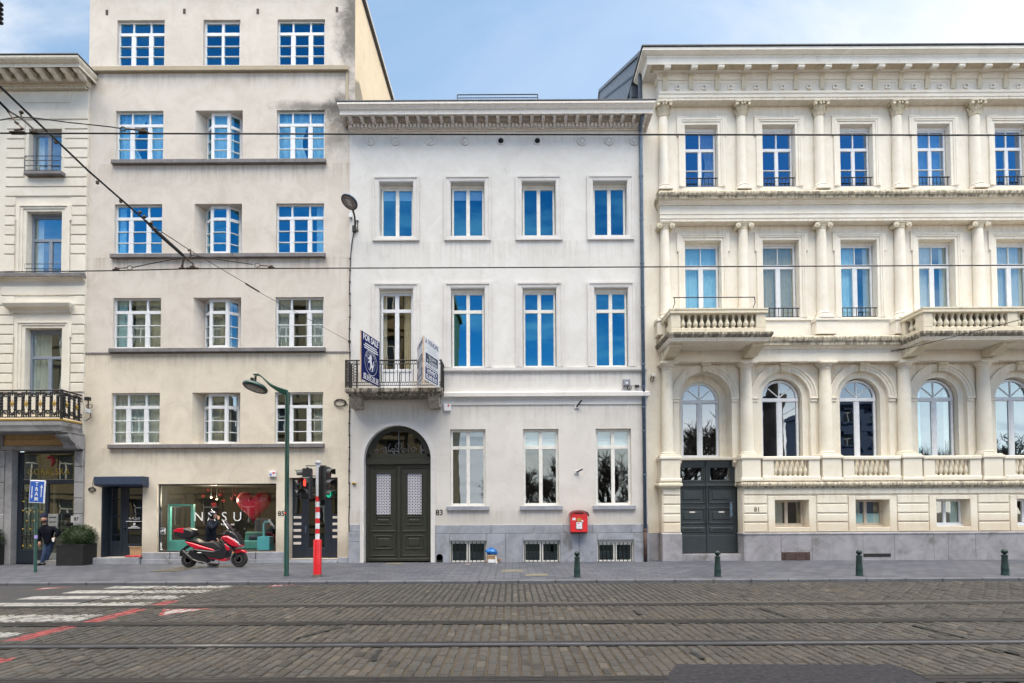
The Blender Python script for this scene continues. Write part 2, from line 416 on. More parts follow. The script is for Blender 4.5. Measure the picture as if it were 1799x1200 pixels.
MT['tall_side'] = stucco('cream gable render', (0.42,0.36,0.27), 0.06, streak=0.6, blotch=0.2, bmp=0.15, dirt=(0.20,0.15,0.10))
MT['town'] = stucco('pale grey painted render', (0.62,0.588,0.56), 0.045, streak=0.18, blotch=0.22, bmp=0.12, dirt=(0.29,0.25,0.21), base_grime=(1.0, 2.0, 0.3), bands=[(Z(870,p),l,k) for p,l,k in ((232,0.8,0.25),(423,1.3,0.4),(653,0.7,0.5),(711,1.1,0.4),(897,0.6,0.4))],
    grad=(Z(1000,700)-1.0, Z(1000,700)+4.0, (0.67,0.655,0.64)))
MT['town_trim'] = stucco('off white window surround', (0.64,0.62,0.61), 0.05, streak=0.3, blotch=0.22, bmp=0.08, dirt=(0.25,0.20,0.17), speck=0.4)
MT['town_cornice'] = mossy('weathered cornice paint', (0.78,0.73,0.68), 0.42, (0.26,0.225,0.19), 0.55)
MT['mans'] = stucco('cream painted stucco', (0.775,0.72,0.615), 0.05, streak=0.5, blotch=0.22, bmp=0.08, dirt=(0.42,0.29,0.15), base_grime=(0.9, 1.5, 0.35), bands=[(Z(1400,p,.3),l,k) for p,l,k in ((176,0.9,0.4),(346,0.7,0.3),(389,1.2,0.4),(605,0.7,0.4),(636,1.3,0.5),(857,0.9,0.45))],
    grad=(4.5, 12.0, (0.80,0.757,0.68)))
MT['mans_ledge'] = mossy('cream ledge with black algae', (0.62,0.55,0.43), 0.85, (0.05,0.042,0.03), 0.43)
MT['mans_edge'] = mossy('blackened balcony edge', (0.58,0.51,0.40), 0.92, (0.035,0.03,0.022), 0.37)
MT['mans_old'] = mossy('cream balustrade with dark stains', (0.68,0.61,0.48), 0.6, (0.11,0.09,0.06), 0.55)
MT['cornice_wood'] = stucco('peeling white cornice boards', (0.80,0.77,0.71), 0.06, streak=0.2, blotch=0.3, bmp=0.1, dirt=(0.25,0.2,0.14), speck=0.6)
MT['left'] = stucco('ivory painted stone', (0.73,0.69,0.615), 0.04, streak=0.2, blotch=0.08, bmp=0.05, dirt=(0.28,0.22,0.15))
MT['left_cornice'] = mossy('ivory cornice with grey dirt', (0.68,0.62,0.52), 0.5, (0.19,0.16,0.11), 0.53)
MT['blue'] = bluestone('blue limestone', (0.26,0.27,0.305), 0.75)
MT['bluegrey'] = bluestone('grey limestone', (0.27,0.265,0.27), 0.6, 0.6)
MT['sillstone'] = bluestone('dark stone sill', (0.18,0.17,0.175), 0.4)
MT['purple'] = bluestone('grey violet limestone plinth', (0.26,0.25,0.265), 0.7)
MT['white'] = plain('white window paint', (0.66,0.67,0.70), 0.45, var=0.06)
MT['cream_paint'] = plain('cream window paint', (0.68,0.66,0.62), 0.5, var=0.08, bmp=0.1)
MT['tan_paint'] = plain('worn beige window paint', (0.46,0.39,0.31), 0.6, var=0.15)
MT['grey_paint'] = plain('grey blue window paint', (0.22,0.25,0.31), 0.5, var=0.08)
MT['greendoor'] = plain('dark olive door paint', (0.026,0.027,0.019), 0.42, var=0.12, nscale=4)
MT['slatedoor'] = plain('dark slate door paint', (0.026,0.033,0.036), 0.42, var=0.12, nscale=4)
MT['navy'] = plain('navy black frame paint', (0.017,0.023,0.036), 0.4, var=0.1)
MT['navy_box'] = plain('navy shutter box', (0.028,0.045,0.085), 0.5, var=0.08)
MT['iron'] = plain('black wrought iron', (0.008,0.008,0.009), 0.6, var=0.3)
MT['ironblue'] = plain('dark blue grey iron', (0.045,0.06,0.085), 0.5, var=0.3)
MT['gold'] = plain('gilded metal', (0.42,0.27,0.05), 0.4, 0.4, var=0.15)
MT['zinc'] = plain('weathered blue zinc pipe', (0.105,0.145,0.20), 0.5, 0.3, var=0.25)
MT['rust'] = plain('rusted iron pipe', (0.055,0.03,0.026), 0.75, var=0.3)
MT['roof'] = plain('dark zinc roofing', (0.10,0.105,0.115), 0.6, 0.2, var=0.2)
MT['slate'] = plain('blue grey roof slate', (0.13,0.16,0.20), 0.6, 0.1, var=0.25)
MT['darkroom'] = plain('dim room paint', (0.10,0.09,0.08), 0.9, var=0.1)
MT['blackhole'] = plain('unlit hollow', (0.012,0.012,0.012), 0.9)  # flat near-black colour painted for the darkness inside holes and slots
MT['curtain'] = plain('cream net curtain', (0.62,0.60,0.54), 0.9, var=0.06)
MT['curtain_blue'] = plain('pale blue net curtain', (0.52,0.76,0.82), 0.9, var=0.06)
MT['curtain_warm'] = plain('beige curtain', (0.50,0.44,0.33), 0.9, var=0.08)
MT['blind'] = plain('pale roller blind', (0.60,0.66,0.70), 0.8, var=0.04)
MT['g_sky'] = glass('window glass reflecting sky', 0.33, (0.20,0.72,1.0), (0.80,0.92,0.96))
MT['g_top'] = glass('upper window glass', 0.46, (0.55,0.70,0.95), (0.6,0.68,0.75))
MT['g_mid'] = glass('window glass', 0.30, (0.70,0.88,1.0), (0.8,0.88,0.88))
MT['g_soft'] = glass('old window glass', 0.14, (0.84,0.95,0.97), (0.85,0.9,0.9), 0.005)
MT['g_warm'] = glass('clear window glass', 0.24, (0.92,0.93,0.86), (0.85,0.88,0.84), 0.004)
MT['g_shop'] = glass('shop window glass', 0.14, (0.85,0.86,0.84), (0.82,0.88,0.87), 0.002)
MT['g_dark'] = glass('dark tinted glass', 0.16, (0.8,0.9,1.0), (0.25,0.29,0.30), 0.003)
MT['g_green'] = glass('wired basement glass', 0.10, (0.7,0.9,0.9), (0.12,0.25,0.25), 0.004)
# ------------------------------------------------------------------ windows, curtains, shared builders
def curtain(parent, x0, x1, y, z0, z1, mat, waves=9, amp=0.03, gather=0.0):
    mb = MB(); n = max(12, int(waves*6)); rows = 6; vs = []
    for j in range(rows+1):
        t = j/rows
        for i in range(n+1):
            s = i/n; xx = x0+(x1-x0)*s
            if gather: # tied back towards one side
                g = (1-abs(t-0.42)/0.6)*abs(gather); g = max(0, g)
                xx = (x0 if gather < 0 else x1)+(xx-(x0 if gather < 0 else x1))*(1-g)
            vs.append((xx, y+amp*math.sin(s*waves*2*math.pi+0.7*math.sin(3*s))*(0.5+0.5*(1-t)), z0+(z1-z0)*t))
    fs = [(j*(n+1)+i, j*(n+1)+i+1, (j+1)*(n+1)+i+1, (j+1)*(n+1)+i) for j in range(rows) for i in range(n)]
    mb.add(vs, fs); return mb.build('curtain', mat, parent, smooth=True)
def sash(fm, gm, x0, x1, z0, z1, y, fw=0.05, vb=(), hb=(), d=0.06, gy=0.03):
    """frame bars into fm, one sheet of panes into gm; vb=(frac,width[,z0f,z1f]) hb=(frac,width[,x0f,x1f])"""
    fm.bbox(x0, x0+fw, y, y+d, z0, z1, 0.006); fm.bbox(x1-fw, x1, y, y+d, z0, z1, 0.006)
    fm.bbox(x0+fw, x1-fw, y, y+d, z0, z0+fw*1.1, 0.006); fm.bbox(x0+fw, x1-fw, y, y+d, z1-fw, z1, 0.006)
    w, h = x1-x0, z1-z0
    for t in vb:
        a, b = (t[2], t[3]) if len(t) > 2 else (0, 1)
        za, zb = max(z0+h*a, z0+fw*1.1), min(z0+h*b, z1-fw)
        fm.bbox(x0+w*t[0]-t[1]/2, x0+w*t[0]+t[1]/2, y-0.004, y+d-0.004, za, zb, 0.006)
    for t in hb:
        a, b = (t[2], t[3]) if len(t) > 2 else (0, 1)
        xa, xb = max(x0+w*a, x0+fw), min(x0+w*b, x1-fw)
        fm.bbox(xa, xb, y-0.008, y+d-0.008, z0+h*t[0]-t[1]/2, z0+h*t[0]+t[1]/2, 0.005)
    gm.quad((x0+fw*0.5,y+gy,z0+fw*0.5),(x1-fw*0.5,y+gy,z0+fw*0.5),(x1-fw*0.5,y+gy,z1-fw*0.5),(x0+fw*0.5,y+gy,z1-fw*0.5))
def window(parent, r, y, fmat, gmat, fw=0.05, vb=(), hb=(), name='window', cur=None, d=0.06):
    fm, gm = MB(), MB(); sash(fm, gm, *r, y, fw, vb, hb, d)
    f = fm.build(name, fmat, parent); g = gm.build('pane', gmat, f)
    for c in (cur or ()):
        k = c[0]
        w = r[1]-r[0]; h = r[3]-r[2]
        if k == 'full': curtain(f, r[0]+0.03, r[1]-0.03, y+0.14, r[2], r[3], c[1], waves=max(3, w*7), amp=0.025)
        elif k == 'left': curtain(f, r[0]+0.03, r[0]+w*c[2], y+0.14, r[2], r[3], c[1], waves=4, gather=(c[3] if len(c) > 3 else 0))
        elif k == 'right': curtain(f, r[1]-w*c[2], r[1]-0.03, y+0.14, r[2], r[3], c[1], waves=4, gather=(c[3] if len(c) > 3 else 0))
        elif k == 'blind':
            mb = MB().box(r[0]+0.04, r[1]-0.04, y+0.11, y+0.125, r[3]-h*c[2], r[3]-0.02); mb.build('blind', c[1], f)
        elif k == 'half':
            mb = MB().box(r[0]+0.05, r[1]-0.05, y+0.062, y+0.068, r[2]+0.03, r[2]+h*c[2]); mb.build('frosted_film', c[1], f)
    return f
def frame_surround(parent, ro, ri, y, mat, out=0.06, name='window_surround', bottom=True):
    """moulded architrave between outer and inner rectangles (x0,x1,z0,z1)"""
    mb = MB(); ox0, ox1, oz0, oz1 = ro; ix0, ix1, iz0, iz1 = ri
    prof = [(0.0, 0.0), (0.0, out), (0.30, out), (0.36, out*0.62), (0.86, out*0.5), (0.9, out*0.3), (1.0, out*0.25), (1.0, 0)]
    rings = []
    for t, o in prof:
        a = (ox0+(ix0-ox0)*t, ox1+(ix1-ox1)*t, (oz0+(iz0-oz0)*t), oz1+(iz1-oz1)*t)
        if bottom: rings.append([(a[0],y-o,a[2]),(a[0],y-o,a[3]),(a[1],y-o,a[3]),(a[1],y-o,a[2])])
        else: rings.append([(a[0],y-o,oz0),(a[0],y-o,a[3]),(a[1],y-o,a[3]),(a[1],y-o,oz0)])
    vs = [p for r in rings for p in r]; fs = []
    for i in range(len(rings)-1):
        for k in range(4 if bottom else 3):
            fs.append((4*i+k, 4*i+(k+1)%4, 4*i+4+(k+1)%4, 4*i+4+k))
    mb.add(vs, fs); return mb.build(name, mat, parent)
def console(mb, xc, w, yb, depth, z0, z1):
    """S-scroll bracket: side profile pushed across its width with rolls at both ends"""
    h = z1-z0; pts = []
    for k in range(15):
        t = k/14
        o = depth*(0.97-0.30*t-0.20*t**3)+depth*0.07*math.sin(t*math.pi*2.0)
        pts.append((yb-o, z1-0.12*h-t*h*0.78))
    poly = [(yb, z1), (yb-depth*1.02, z1), (yb-depth*1.02, z1-0.10*h)]+pts+[(yb, z0)]
    mb.prismx(poly, xc-w/2, xc+w/2)
    for s in (-0.34, 0, 0.34):
        q = [(yy-0.014, zz) for yy, zz in pts]
        a = xc+s*w
        mb.prismx(q+[(p[0]+0.03, p[1]) for p in q[::-1]], a-w*0.1, a+w*0.1)
    mb.lathe([(h*0.13,-w/2-0.02),(h*0.15,-w/2+0.01),(h*0.15,w/2-0.01),(h*0.13,w/2+0.02)], (xc, yb-depth*0.88, z1-0.24*h), 14, 'x')
    mb.lathe([(h*0.19,-w/2-0.015),(h*0.19,w/2+0.015)], (xc, yb-depth*0.40, z0+0.19*h), 14, 'x')
    for s in (-1, 1): mb.lathe([(h*0.09,-0.03),(h*0.09,0.03)], (xc+s*(w/2+0.012), yb-depth*0.40, z0+0.19*h), 12, 'x')
    mb.box(xc-w/2-0.02, xc+w/2+0.02, yb-depth*1.06, yb, z1-0.055*h, z1+0.004)
BALU = [(0.055,0),(0.055,0.05),(0.04,0.07),(0.034,0.10),(0.05,0.17),(0.066,0.27),(0.07,0.36),(0.06,0.46),(0.04,0.58),(0.031,0.70),(0.03,0.80),(0.042,0.86),(0.036,0.90),(0.055,0.94),(0.055,1.0)]
def baluster(x, y, z0, z1, mat, parent, rs=1.0):
    h = z1-z0
    return MB().lathe([(r*rs, t*h) for r, t in BALU], (x, y, z0), 12).build('baluster', mat, parent, smooth=40)
def copybal(src, dx, parent, dy=0.0):
    c = src.copy(); COL.objects.link(c); c.parent = parent; c.location.x = src.location.x+dx; c.location.y = src.location.y+dy; return c
# ------------------------------------------------------------------ tall rendered apartment building
YT = 0.05
TX0, TX1 = X(150, 500, YT), xt
_d1, _d2 = ray(687,175), ray(652,40)
TTOP = CAMP.z + 0.5*(_d1.z*TX1/_d1.x + _d2.z*TX1/_d2.x)
T = thing('apartment_building', 'tall grey beige rendered apartment block with shop at street level', 'building', ((TX0+TX1)/2, 0, 0))
rowsT = [  # top & bottom of opening (px) for the five window rows, sill band (y0,y1,x0,x1)
    dict(L=(209,37,291.5,115), C=(357,34,422,115), R=(490,33,572.5,113), sill=(115.5,124,165,613), flat=True, k=5),
    dict(L=(202,194,285.5,280), C=(343,195,426,280), R=(485,193,569.5,279), sill=(279.5,286.5,195,572), k=4),
    dict(L=(199.5,358,283.5,445), C=(341,359,425,445), R=(484,357,569,444), sill=(445,452,193,571), k=3),
    dict(L=(198,523,282,611), C=(338,523,423,611), R=(483,522,568,610), sill=(611,618,191,571), k=2),
    dict(L=(195,689,280.5,779), C=(338,690,422,780), R=(482,690,567.5,779), sill=(780,787,189,569), k=1)]
holes = []
for r in rowsT:
    # one shared height per row, one shared position per column
    for c in 'LCR': r['h'+c] = H(*r[c], YT, d=(0.14 if c != 'C' or r.get('flat') else 0.40), splay=(0.0 if c != 'C' or r.get('flat') else 0.20))
    zt0 = sum(r['h'+c]['z0'] for c in 'LCR')/3; zt1 = sum(r['h'+c]['z1'] for c in 'LCR')/3
    for c in 'LCR': r['h'+c]['z0'], r['h'+c]['z1'] = zt0, zt1
    holes += [r['h'+c] for c in 'LCR']
for c in 'LR':
    xa = sum(r['h'+c]['x0'] for r in rowsT)/5; xb = sum(r['h'+c]['x1'] for r in rowsT)/5
    for r in rowsT: r['h'+c]['x0'], r['h'+c]['x1'] = xa, xb
xa = sum(r['hC']['x0'] for r in rowsT[1:])/4; xb = sum(r['hC']['x1'] for r in rowsT[1:])/4
for r in rowsT[1:]: r['hC']['x0'], r['hC']['x1'] = xa, xb
hS = H(276, 850, 485, 970, YT, d=0.16); hD = H(178, 837, 250, 979, YT, d=0.42); hE = H(506, 839, 593, 982, YT, d=0.44)
zD0 = hD['z0']; 
wb = MB(); wall(wb, TX0, TX1, -0.05, TTOP, YT, holes+[hS, hD, hE])
TW = wb.build('wall', MT['tall'], T)
side = MB(); side.quad((TX1,YT,-0.05),(TX1,13,-0.05),(TX1,13,TTOP),(TX1,YT,TTOP))
side.quad((TX0,YT,-0.05),(TX0,YT,TTOP),(TX0,13,TTOP),(TX0,13,-0.05)); side.quad((TX0,13,-0.05),(TX0,13,TTOP),(TX1,13,TTOP),(TX1,13,-0.05))
side.build('side_wall', MT['tall_side'], T)
rf = MB().box(TX0-0.05, TX1+0.10, -0.25, 13.1, TTOP, TTOP+0.12); rf.box(TX1-0.02, TX1+0.13, -0.1, 13.1, TTOP-0.14, TTOP-0.003)
rf.build('roof', MT['roof'], T)
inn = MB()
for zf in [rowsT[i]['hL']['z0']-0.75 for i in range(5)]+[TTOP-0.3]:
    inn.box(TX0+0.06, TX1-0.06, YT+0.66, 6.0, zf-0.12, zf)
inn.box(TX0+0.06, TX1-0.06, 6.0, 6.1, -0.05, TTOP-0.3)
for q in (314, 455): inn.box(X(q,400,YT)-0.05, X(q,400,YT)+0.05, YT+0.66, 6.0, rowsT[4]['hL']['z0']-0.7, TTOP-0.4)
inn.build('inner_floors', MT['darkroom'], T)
# sill bands
for r in rowsT:
    s = r['sill']; zb, za = Z((s[2]+s[3])/2, s[1], YT-0.1), Z((s[2]+s[3])/2, s[0], YT-0.1)
    m = MB()
    if r.get('flat'):
        a, b = X(165, 120, YT), X(613, 120, YT)
        m.bbox(a, b, YT-0.12, YT-0.002, zb, za, 0.015); m.box(b-0.10, b-0.02, YT-0.05, YT-0.002, zb-1.3, zb-0.003)
        m.build('sill_band', MT['tall_side'], T)
    else:
        a, b = X(s[2], s[0], YT-0.1), X(s[3], s[0], YT-0.1)
        n = 7
        for i in range(n):
            m.bbox(a+(b-a)*i/n+0.003, a+(b-a)*(i+1)/n-0.003, YT-0.13, YT-0.002, zb, za, 0.012)
        m.build('sill_band', MT['sillstone'], T)
mb = MB().box(TX0+0.02, TX1-0.2, YT-0.025, YT-0.002, Z(380,621,YT), Z(380,618.5,YT)); mb.build('string_band', MT['sillstone'], T)
# windows
TV = [(0.315, 0.06, 0.72, 1), (0.685, 0.06, 0.72, 1), (0.315, 0.16, 0, 0.70), (0.685, 0.16, 0, 0.70)]
TH = [(0.725, 0.11), (0.46, 0.03, 0, 1), (0.235, 0.03, 0, 1)]
def bay(parent, r, glassm, cur=None):
    xc = (r[0]+r[1])/2; hw = 0.29; yf = YT+0.12; yb2 = YT+0.38; r = (r[0]+0.20, r[1]-0.20, r[2], r[3])
    fm, gm = MB(), MB()
    hbs = [(0.725, 0.11), (0.46, 0.028), (0.235, 0.028)]
    s0 = len(fm.v), len(gm.v); w = math.hypot(xc-hw-r[0], yb2-yf); al = math.atan2(-(yb2-yf), xc-hw-r[0])
    sash(fm, gm, 0, w, r[2], r[3], 0, 0.085, (), hbs)
    Mx = Matrix.Translation((r[0], yb2, 0)) @ Matrix.Rotation(al, 4, 'Z'); fm.xform(Mx, s0[0]); gm.xform(Mx, s0[1])
    sash(fm, gm, xc-hw-0.05, xc+hw+0.05, r[2], r[3], yf, 0.11, (), hbs)
    s0 = len(fm.v), len(gm.v)
    sash(fm, gm, 0, w, r[2], r[3], 0, 0.085, (), hbs)
    Mx = Matrix.Translation((xc+hw, yf, 0)) @ Matrix.Rotation(-al, 4, 'Z'); fm.xform(Mx, s0[0]); gm.xform(Mx, s0[1])
    f = fm.build('bay_window', MT['white'], parent); gm.build('pane', glassm, f)
    if cur: curtain(f, xc-hw-0.1, xc+hw+0.1, yf+0.16, r[2]+0.04, r[3]-0.05, cur, waves=6, amp=0.02); 
    # sloping board closing head and foot of the niche behind the bay
    return f
for r in rowsT:
    k = r['k']; g = MT['g_sky'] if k >= 3 else MT['g_mid']
    for c in 'LR':
        h = r['h'+c]; cur = None
        if k == 4: cur = [('left', MT['curtain_blue'], 0.62, -0.55), ('right', MT['curtain_blue'], 0.5, 0.45)] if c == 'L' else [('left', MT['curtain_blue'], 0.7, -0.35), ('right', MT['curtain_blue'], 0.33)]
        if k == 3: cur = [('left', MT['curtain_blue'], 0.16)] if c == 'L' else [('right', MT['curtain_blue'], 0.2)]
        if k == 2: cur = [('left', MT['curtain_blue'], 0.22), ('right', MT['curtain_warm'], 0.62)] if c == 'L' else [('left', MT['curtain'], 0.27), ('right', MT['curtain'], 0.42)]
        if k == 1: cur = [('full', MT['curtain'])] if c == 'L' else [('right', MT['curtain_warm'], 0.25)]
        window(T, (h['x0'], h['x1'], h['z0'], h['z1']), YT+0.09, MT['white'], g, 0.055, TV, TH, cur=cur)
    h = r['hC']; rr = (h['x0'], h['x1'], h['z0'], h['z1'])
    if r.get('flat'):
        window(T, rr, YT+0.09, MT['white'], g, 0.075, [(0.5, 0.10)], [(0.725, 0.12), (0.46, 0.03), (0.235, 0.03)])
    else:
        bay(T, rr, g, {4: MT['curtain_blue'], 2: MT['curtain_warm'], 1: MT['curtain_warm']}.get(k))
# iron anchor slots below the eaves
for (px, py) in ((188,22),(324,20),(453,20),(592,17)):
    a, b = U(px, py, YT); MB().box(a-0.045, a+0.045, YT-0.012, YT-0.002, b-0.09, b+0.09).build('iron_anchor', MT['rust'], T)
# street level: roller box, shop door, shop window, entrance
a0, a1, z0, z1 = RC(167, 837.5, 251, 852, YT-0.3)
mb = MB(); mb.prismx([(YT-0.34, z1), (YT-0.34, z0+0.02), (YT-0.30, z0-0.02), (YT-0.05, z0-0.06), (YT-0.003, z0-0.06), (YT-0.003, z1)], a0, a1)
mb.build('shutter_box', MT['navy_box'], T, bevel=0.008)
x0, x1, z0, z1 = hD['x0'], hD['x1'], hD['z0'], hD['z1']
yd = YT+0.32; fm = MB(); gm = MB()
fm.box(x0, x0+0.05, YT+0.002, yd, z0, z1); 
wid = x1-x0; xs1 = x0+wid*0.30
fm.bbox(x0+0.05, x0+0.13, yd, yd+0.08, z0, z1, 0.006); fm.bbox(x1-0.04, x1, yd, yd+0.08, z0, z1, 0.006); fm.bbox(x0+0.13, x1-0.04, yd, yd+0.08, z1-0.32, z1, 0.006)
fm.bbox(xs1, xs1+0.07, yd-0.005, yd+0.07, z0, z1-0.32, 0.006)
for t in (0.30, 0.56, 0.80): fm.box(x0+0.13, xs1, yd+0.01, yd+0.05, z0+(z1-0.32-z0)*t, z0+(z1-0.32-z0)*t+0.035)
fm.box(x0+0.13, xs1, yd+0.005, yd+0.06, z0, z0+0.55)
gm.quad((x0+0.1,yd+0.03,z0+0.5),(xs1,yd+0.03,z0+0.5),(xs1,yd+0.03,z1-0.3),(x0+0.1,yd+0.03,z1-0.3))
f = fm.build('shop_door', MT['navy'], T); 
lm = MB(); lx0, lx1 = xs1+0.075, x1-0.045; zt1 = z1-0.325
lm.bbox(lx0, lx0+0.20, yd+0.004, yd+0.06, z0+0.01, zt1, 0.006); lm.bbox(lx1-0.22, lx1-0.17, yd+0.004, yd+0.06, z0+0.45, zt1-0.05, 0.004); lm.bbox(lx1-0.03, lx1, yd+0.004, yd+0.06, z0+0.01, zt1, 0.004)
lm.bbox(lx0+0.20, lx1-0.03, yd+0.004, yd+0.06, z0+0.01, z0+0.45, 0.006); lm.bbox(lx0+0.20, lx1-0.03, yd+0.004, yd+0.06, zt1-0.06, zt1, 0.006)
for t in (0.36, 0.60, 0.87): lm.box(lx0+0.20, lx1-0.03, yd+0.012, yd+0.05, z0+(zt1-z0)*t, z0+(zt1-z0)*t+0.03)
lm.lathe([(0.03,-0.05),(0.03,0)], (lx0+0.09, yd-0.01, z0+1.0), 10, 'y')
lm.build('door_leaf', MT['navy'], f)
gm.quad((lx0+0.15,yd+0.032,z0+0.4),(lx1,yd+0.032,z0+0.4),(lx1,yd+0.032,zt1),(lx0+0.15,yd+0.032,zt1))
gm.build('pane', MT['g_dark'], f)
MT['lettering'] = plain('white lettering film', (0.72,0.73,0.75), 0.6)
mt_let = MT['lettering']
gx = (lx0+0.2+lx1-0.2)/2-0.02
text('lettering', 'N A S U', gx, yd-0.002, Z(228,911,yd), 0.115, mt_let, f)
zq = Z(228,916,yd); MB().box(gx-0.30, gx+0.30, yd-0.003, yd+0.001, zq-0.012, zq+0.012).build('lettering_line', mt_let, f)
mbx = MB().box(gx-0.04, gx+0.04, yd-0.003, yd+0.001, Z(228,921,yd)-0.04, Z(228,921,yd)+0.04); mbx.build('sticker', mt_let, f)
mbx = MB()
for q, w_ in ((925, 0.12), (927.5, 0.21)): zq = Z(228,q,yd); mbx.box(gx-w_, gx+w_, yd-0.003, yd+0.001, zq-0.014, zq+0.014)
mbx.build('lettering_line', mt_let, f)
# shop window
x0, x1, z0, z1 = hS['x0'], hS['x1'], hS['z0'], hS['z1']
window(T, (x0, x1, z0, z1), YT+0.10, MT['navy'], MT['g_shop'], 0.045, (), (), 'shop_window')
SW = [o for o in bpy.data.objects if o.name.startswith('shop_window')][0]
yl = YT+0.118
for ch, px in (('N', 349), ('A', 371.5), ('S', 394), ('U', 417)):
    text('lettering', ch, X(px, 908, yl), yl, Z(px, 908.5, yl), 0.47, mt_let, SW, bold=-0.004)
text('lettering', 'head spa', X(400, 921, yl), yl, Z(400, 921, yl), 0.12, mt_let, SW, spacing=1.15)
m = MB(); a, b = U(285, 933, yl); m.box(a-0.11, a+0.11, yl-0.001, yl+0.003, b-0.11, b+0.11); st = m.build('sticker', mt_let, SW)
m = MB(); m.box(a-0.095, a+0.095, yl-0.004, yl-0.001, b-0.095, b+0.095); m.build('sticker', MT['navy'], SW); text('lettering', 'oM', a, yl-0.005, b, 0.15, mt_let, SW, bold=0.004)
a, b = U(281, 958, yl); MB().box(a-0.06, a+0.06, yl-0.001, yl+0.003, b-0.09, b+0.10).box(a-0.09, a+0.09, yl-0.002, yl+0.002, b-0.17, b-0.11).build('sticker', mt_let, SW)
# shop interior shell
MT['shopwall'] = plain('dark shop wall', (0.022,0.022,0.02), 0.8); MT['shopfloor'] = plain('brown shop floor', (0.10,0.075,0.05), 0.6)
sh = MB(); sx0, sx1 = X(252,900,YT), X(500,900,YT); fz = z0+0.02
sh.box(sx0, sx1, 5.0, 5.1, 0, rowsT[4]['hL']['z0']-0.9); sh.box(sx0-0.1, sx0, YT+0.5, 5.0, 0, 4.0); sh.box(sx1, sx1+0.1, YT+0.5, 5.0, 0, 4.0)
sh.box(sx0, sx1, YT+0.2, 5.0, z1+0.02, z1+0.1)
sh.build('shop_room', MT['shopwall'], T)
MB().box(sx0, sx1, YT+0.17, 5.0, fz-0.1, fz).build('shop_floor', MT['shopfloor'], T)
# entrance with letter slots
x0, x1, z0, z1 = hE['x0'], hE['x1'], hE['z0'], hE['z1']; ye = YT+0.36; w = x1-x0
fm = MB()
fm.bbox(x0, x0+w*0.20, ye+0.01, ye+0.07, z0, Z(525,903.5,ye), 0.005); fm.bbox(x0, x0+0.06, ye, ye+0.08, Z(525,903.5,ye), z1, 0.005)
fm.bbox(x0+w*0.20, x0+w*0.26, ye, ye+0.08, z0, z1, 0.005); fm.bbox(x1-w*0.26, x1-w*0.20, ye, ye+0.08, z0, z1, 0.005)
fm.bbox(x1-w*0.20, x1, ye+0.01, ye+0.07, z0, Z(525,903.5,ye), 0.005); fm.bbox(x1-0.04, x1, ye, ye+0.08, Z(525,903.5,ye), z1, 0.005)
fm.bbox(x0+0.06, x1-0.04, ye-0.003, ye+0.08, z1-0.14, z1-0.001, 0.005)
for xx in (x0+0.06, x1-w*0.20): fm.box(xx, xx+w*0.2-0.06, ye+0.01, ye+0.05, Z(525,875,ye), Z(525,875,ye)+0.04)
f = fm.build('entrance_door', MT['navy'], T)
gm = MB().quad((x0,ye+0.03,z0),(x1,ye+0.03,z0),(x1,ye+0.03,z1-0.1),(x0,ye+0.03,z1-0.1)); gm.build('pane', MT['g_dark'], f)
lm = MB(); lx0, lx1 = x0+w*0.262, x1-w*0.262
lm.bbox(lx0, lx0+0.13, ye+0.005, ye+0.06, z0+0.01, z1-0.15, 0.005); lm.bbox(lx1-0.13, lx1, ye+0.005, ye+0.06, z0+0.01, z1-0.15, 0.005)
lm.bbox(lx0+0.13, lx1-0.13, ye+0.005, ye+0.06, z0+0.01, z0+0.35, 0.005); lm.bbox(lx0+0.13, lx1-0.13, ye+0.005, ye+0.06, z1-0.30, z1-0.15, 0.005)
lm.build('door_leaf', MT['navy'], f)
MB().tube([(lx0+0.05,ye-0.05,z0+0.9),(lx0+0.05,ye-0.05,z0+1.15)], 0.016).build('handle', MT['zinc'], f)
MT['slot'] = plain('brushed letter slot', (0.66,0.60,0.55), 0.4, 0.0, var=0.1)
for py in (909, 920.5, 932, 943, 954.5):
    a, b = U(524.5, py, ye); MB().bbox(x0+0.045, x0+w*0.20-0.03, ye-0.006, ye+0.012, b-0.045, b+0.045, 0.006).build('letter_slot', MT['slot'], f)
for py in (909, 920.5, 932, 943):
    a, b = U(588, py, ye); MB().bbox(x1-w*0.20+0.05, x1-0.03, ye-0.006, ye+0.012, b-0.045, b+0.045, 0.006).build('letter_slot', MT['slot'], f)
text('house_number', '85', X(494, 902, YT), YT-0.004, Z(494, 902.5, YT), 0.24, MT['iron'], T, bold=0.004)
# stone plinth and steps
def plinth(parent, x0, x1, y0, y1, z0, z1, cuts, mat, name='plinth', bev=0.008):
    m = MB(); e = [x0]+list(cuts)+[x1]
    for i in range(len(e)-1): m.bbox(e[i]+0.003, e[i+1]-0.003, y0, y1, z0, z1, bev)
    return m.build(name, mat, parent)
p_ = MB()
xa, xb, xc_ = X(146,985,YT), X(160,985,YT), X(250,985,YT)
zs1 = zD0-0.001; p_.bbox(xa, xb, YT-0.05, YT-0.003, -0.05, Z(150,979,YT-0.05), 0.01)
p_.bbox(xb+0.003, xc_, YT-0.18, YT-0.003, -0.05, zs1-0.004, 0.012); p_.box(hD['x0'], hD['x1'], YT-0.003, YT+0.45, -0.05, zs1-0.001)
zm = Z(360, 982, YT-0.05); zp = hS['z0']-0.003
for i in range(5):
    q0, q1 = xc_+0.004+(X(500,980,YT)-xc_)*i/5, xc_+(X(500,980,YT)-xc_)*(i+1)/5
    p_.bbox(q0, q1-0.003, YT-0.09, YT-0.003, -0.05, zm-0.003, 0.01); p_.bbox(q0+0.02, q1-0.003, YT-0.07, YT-0.003, zm, zp, 0.01)
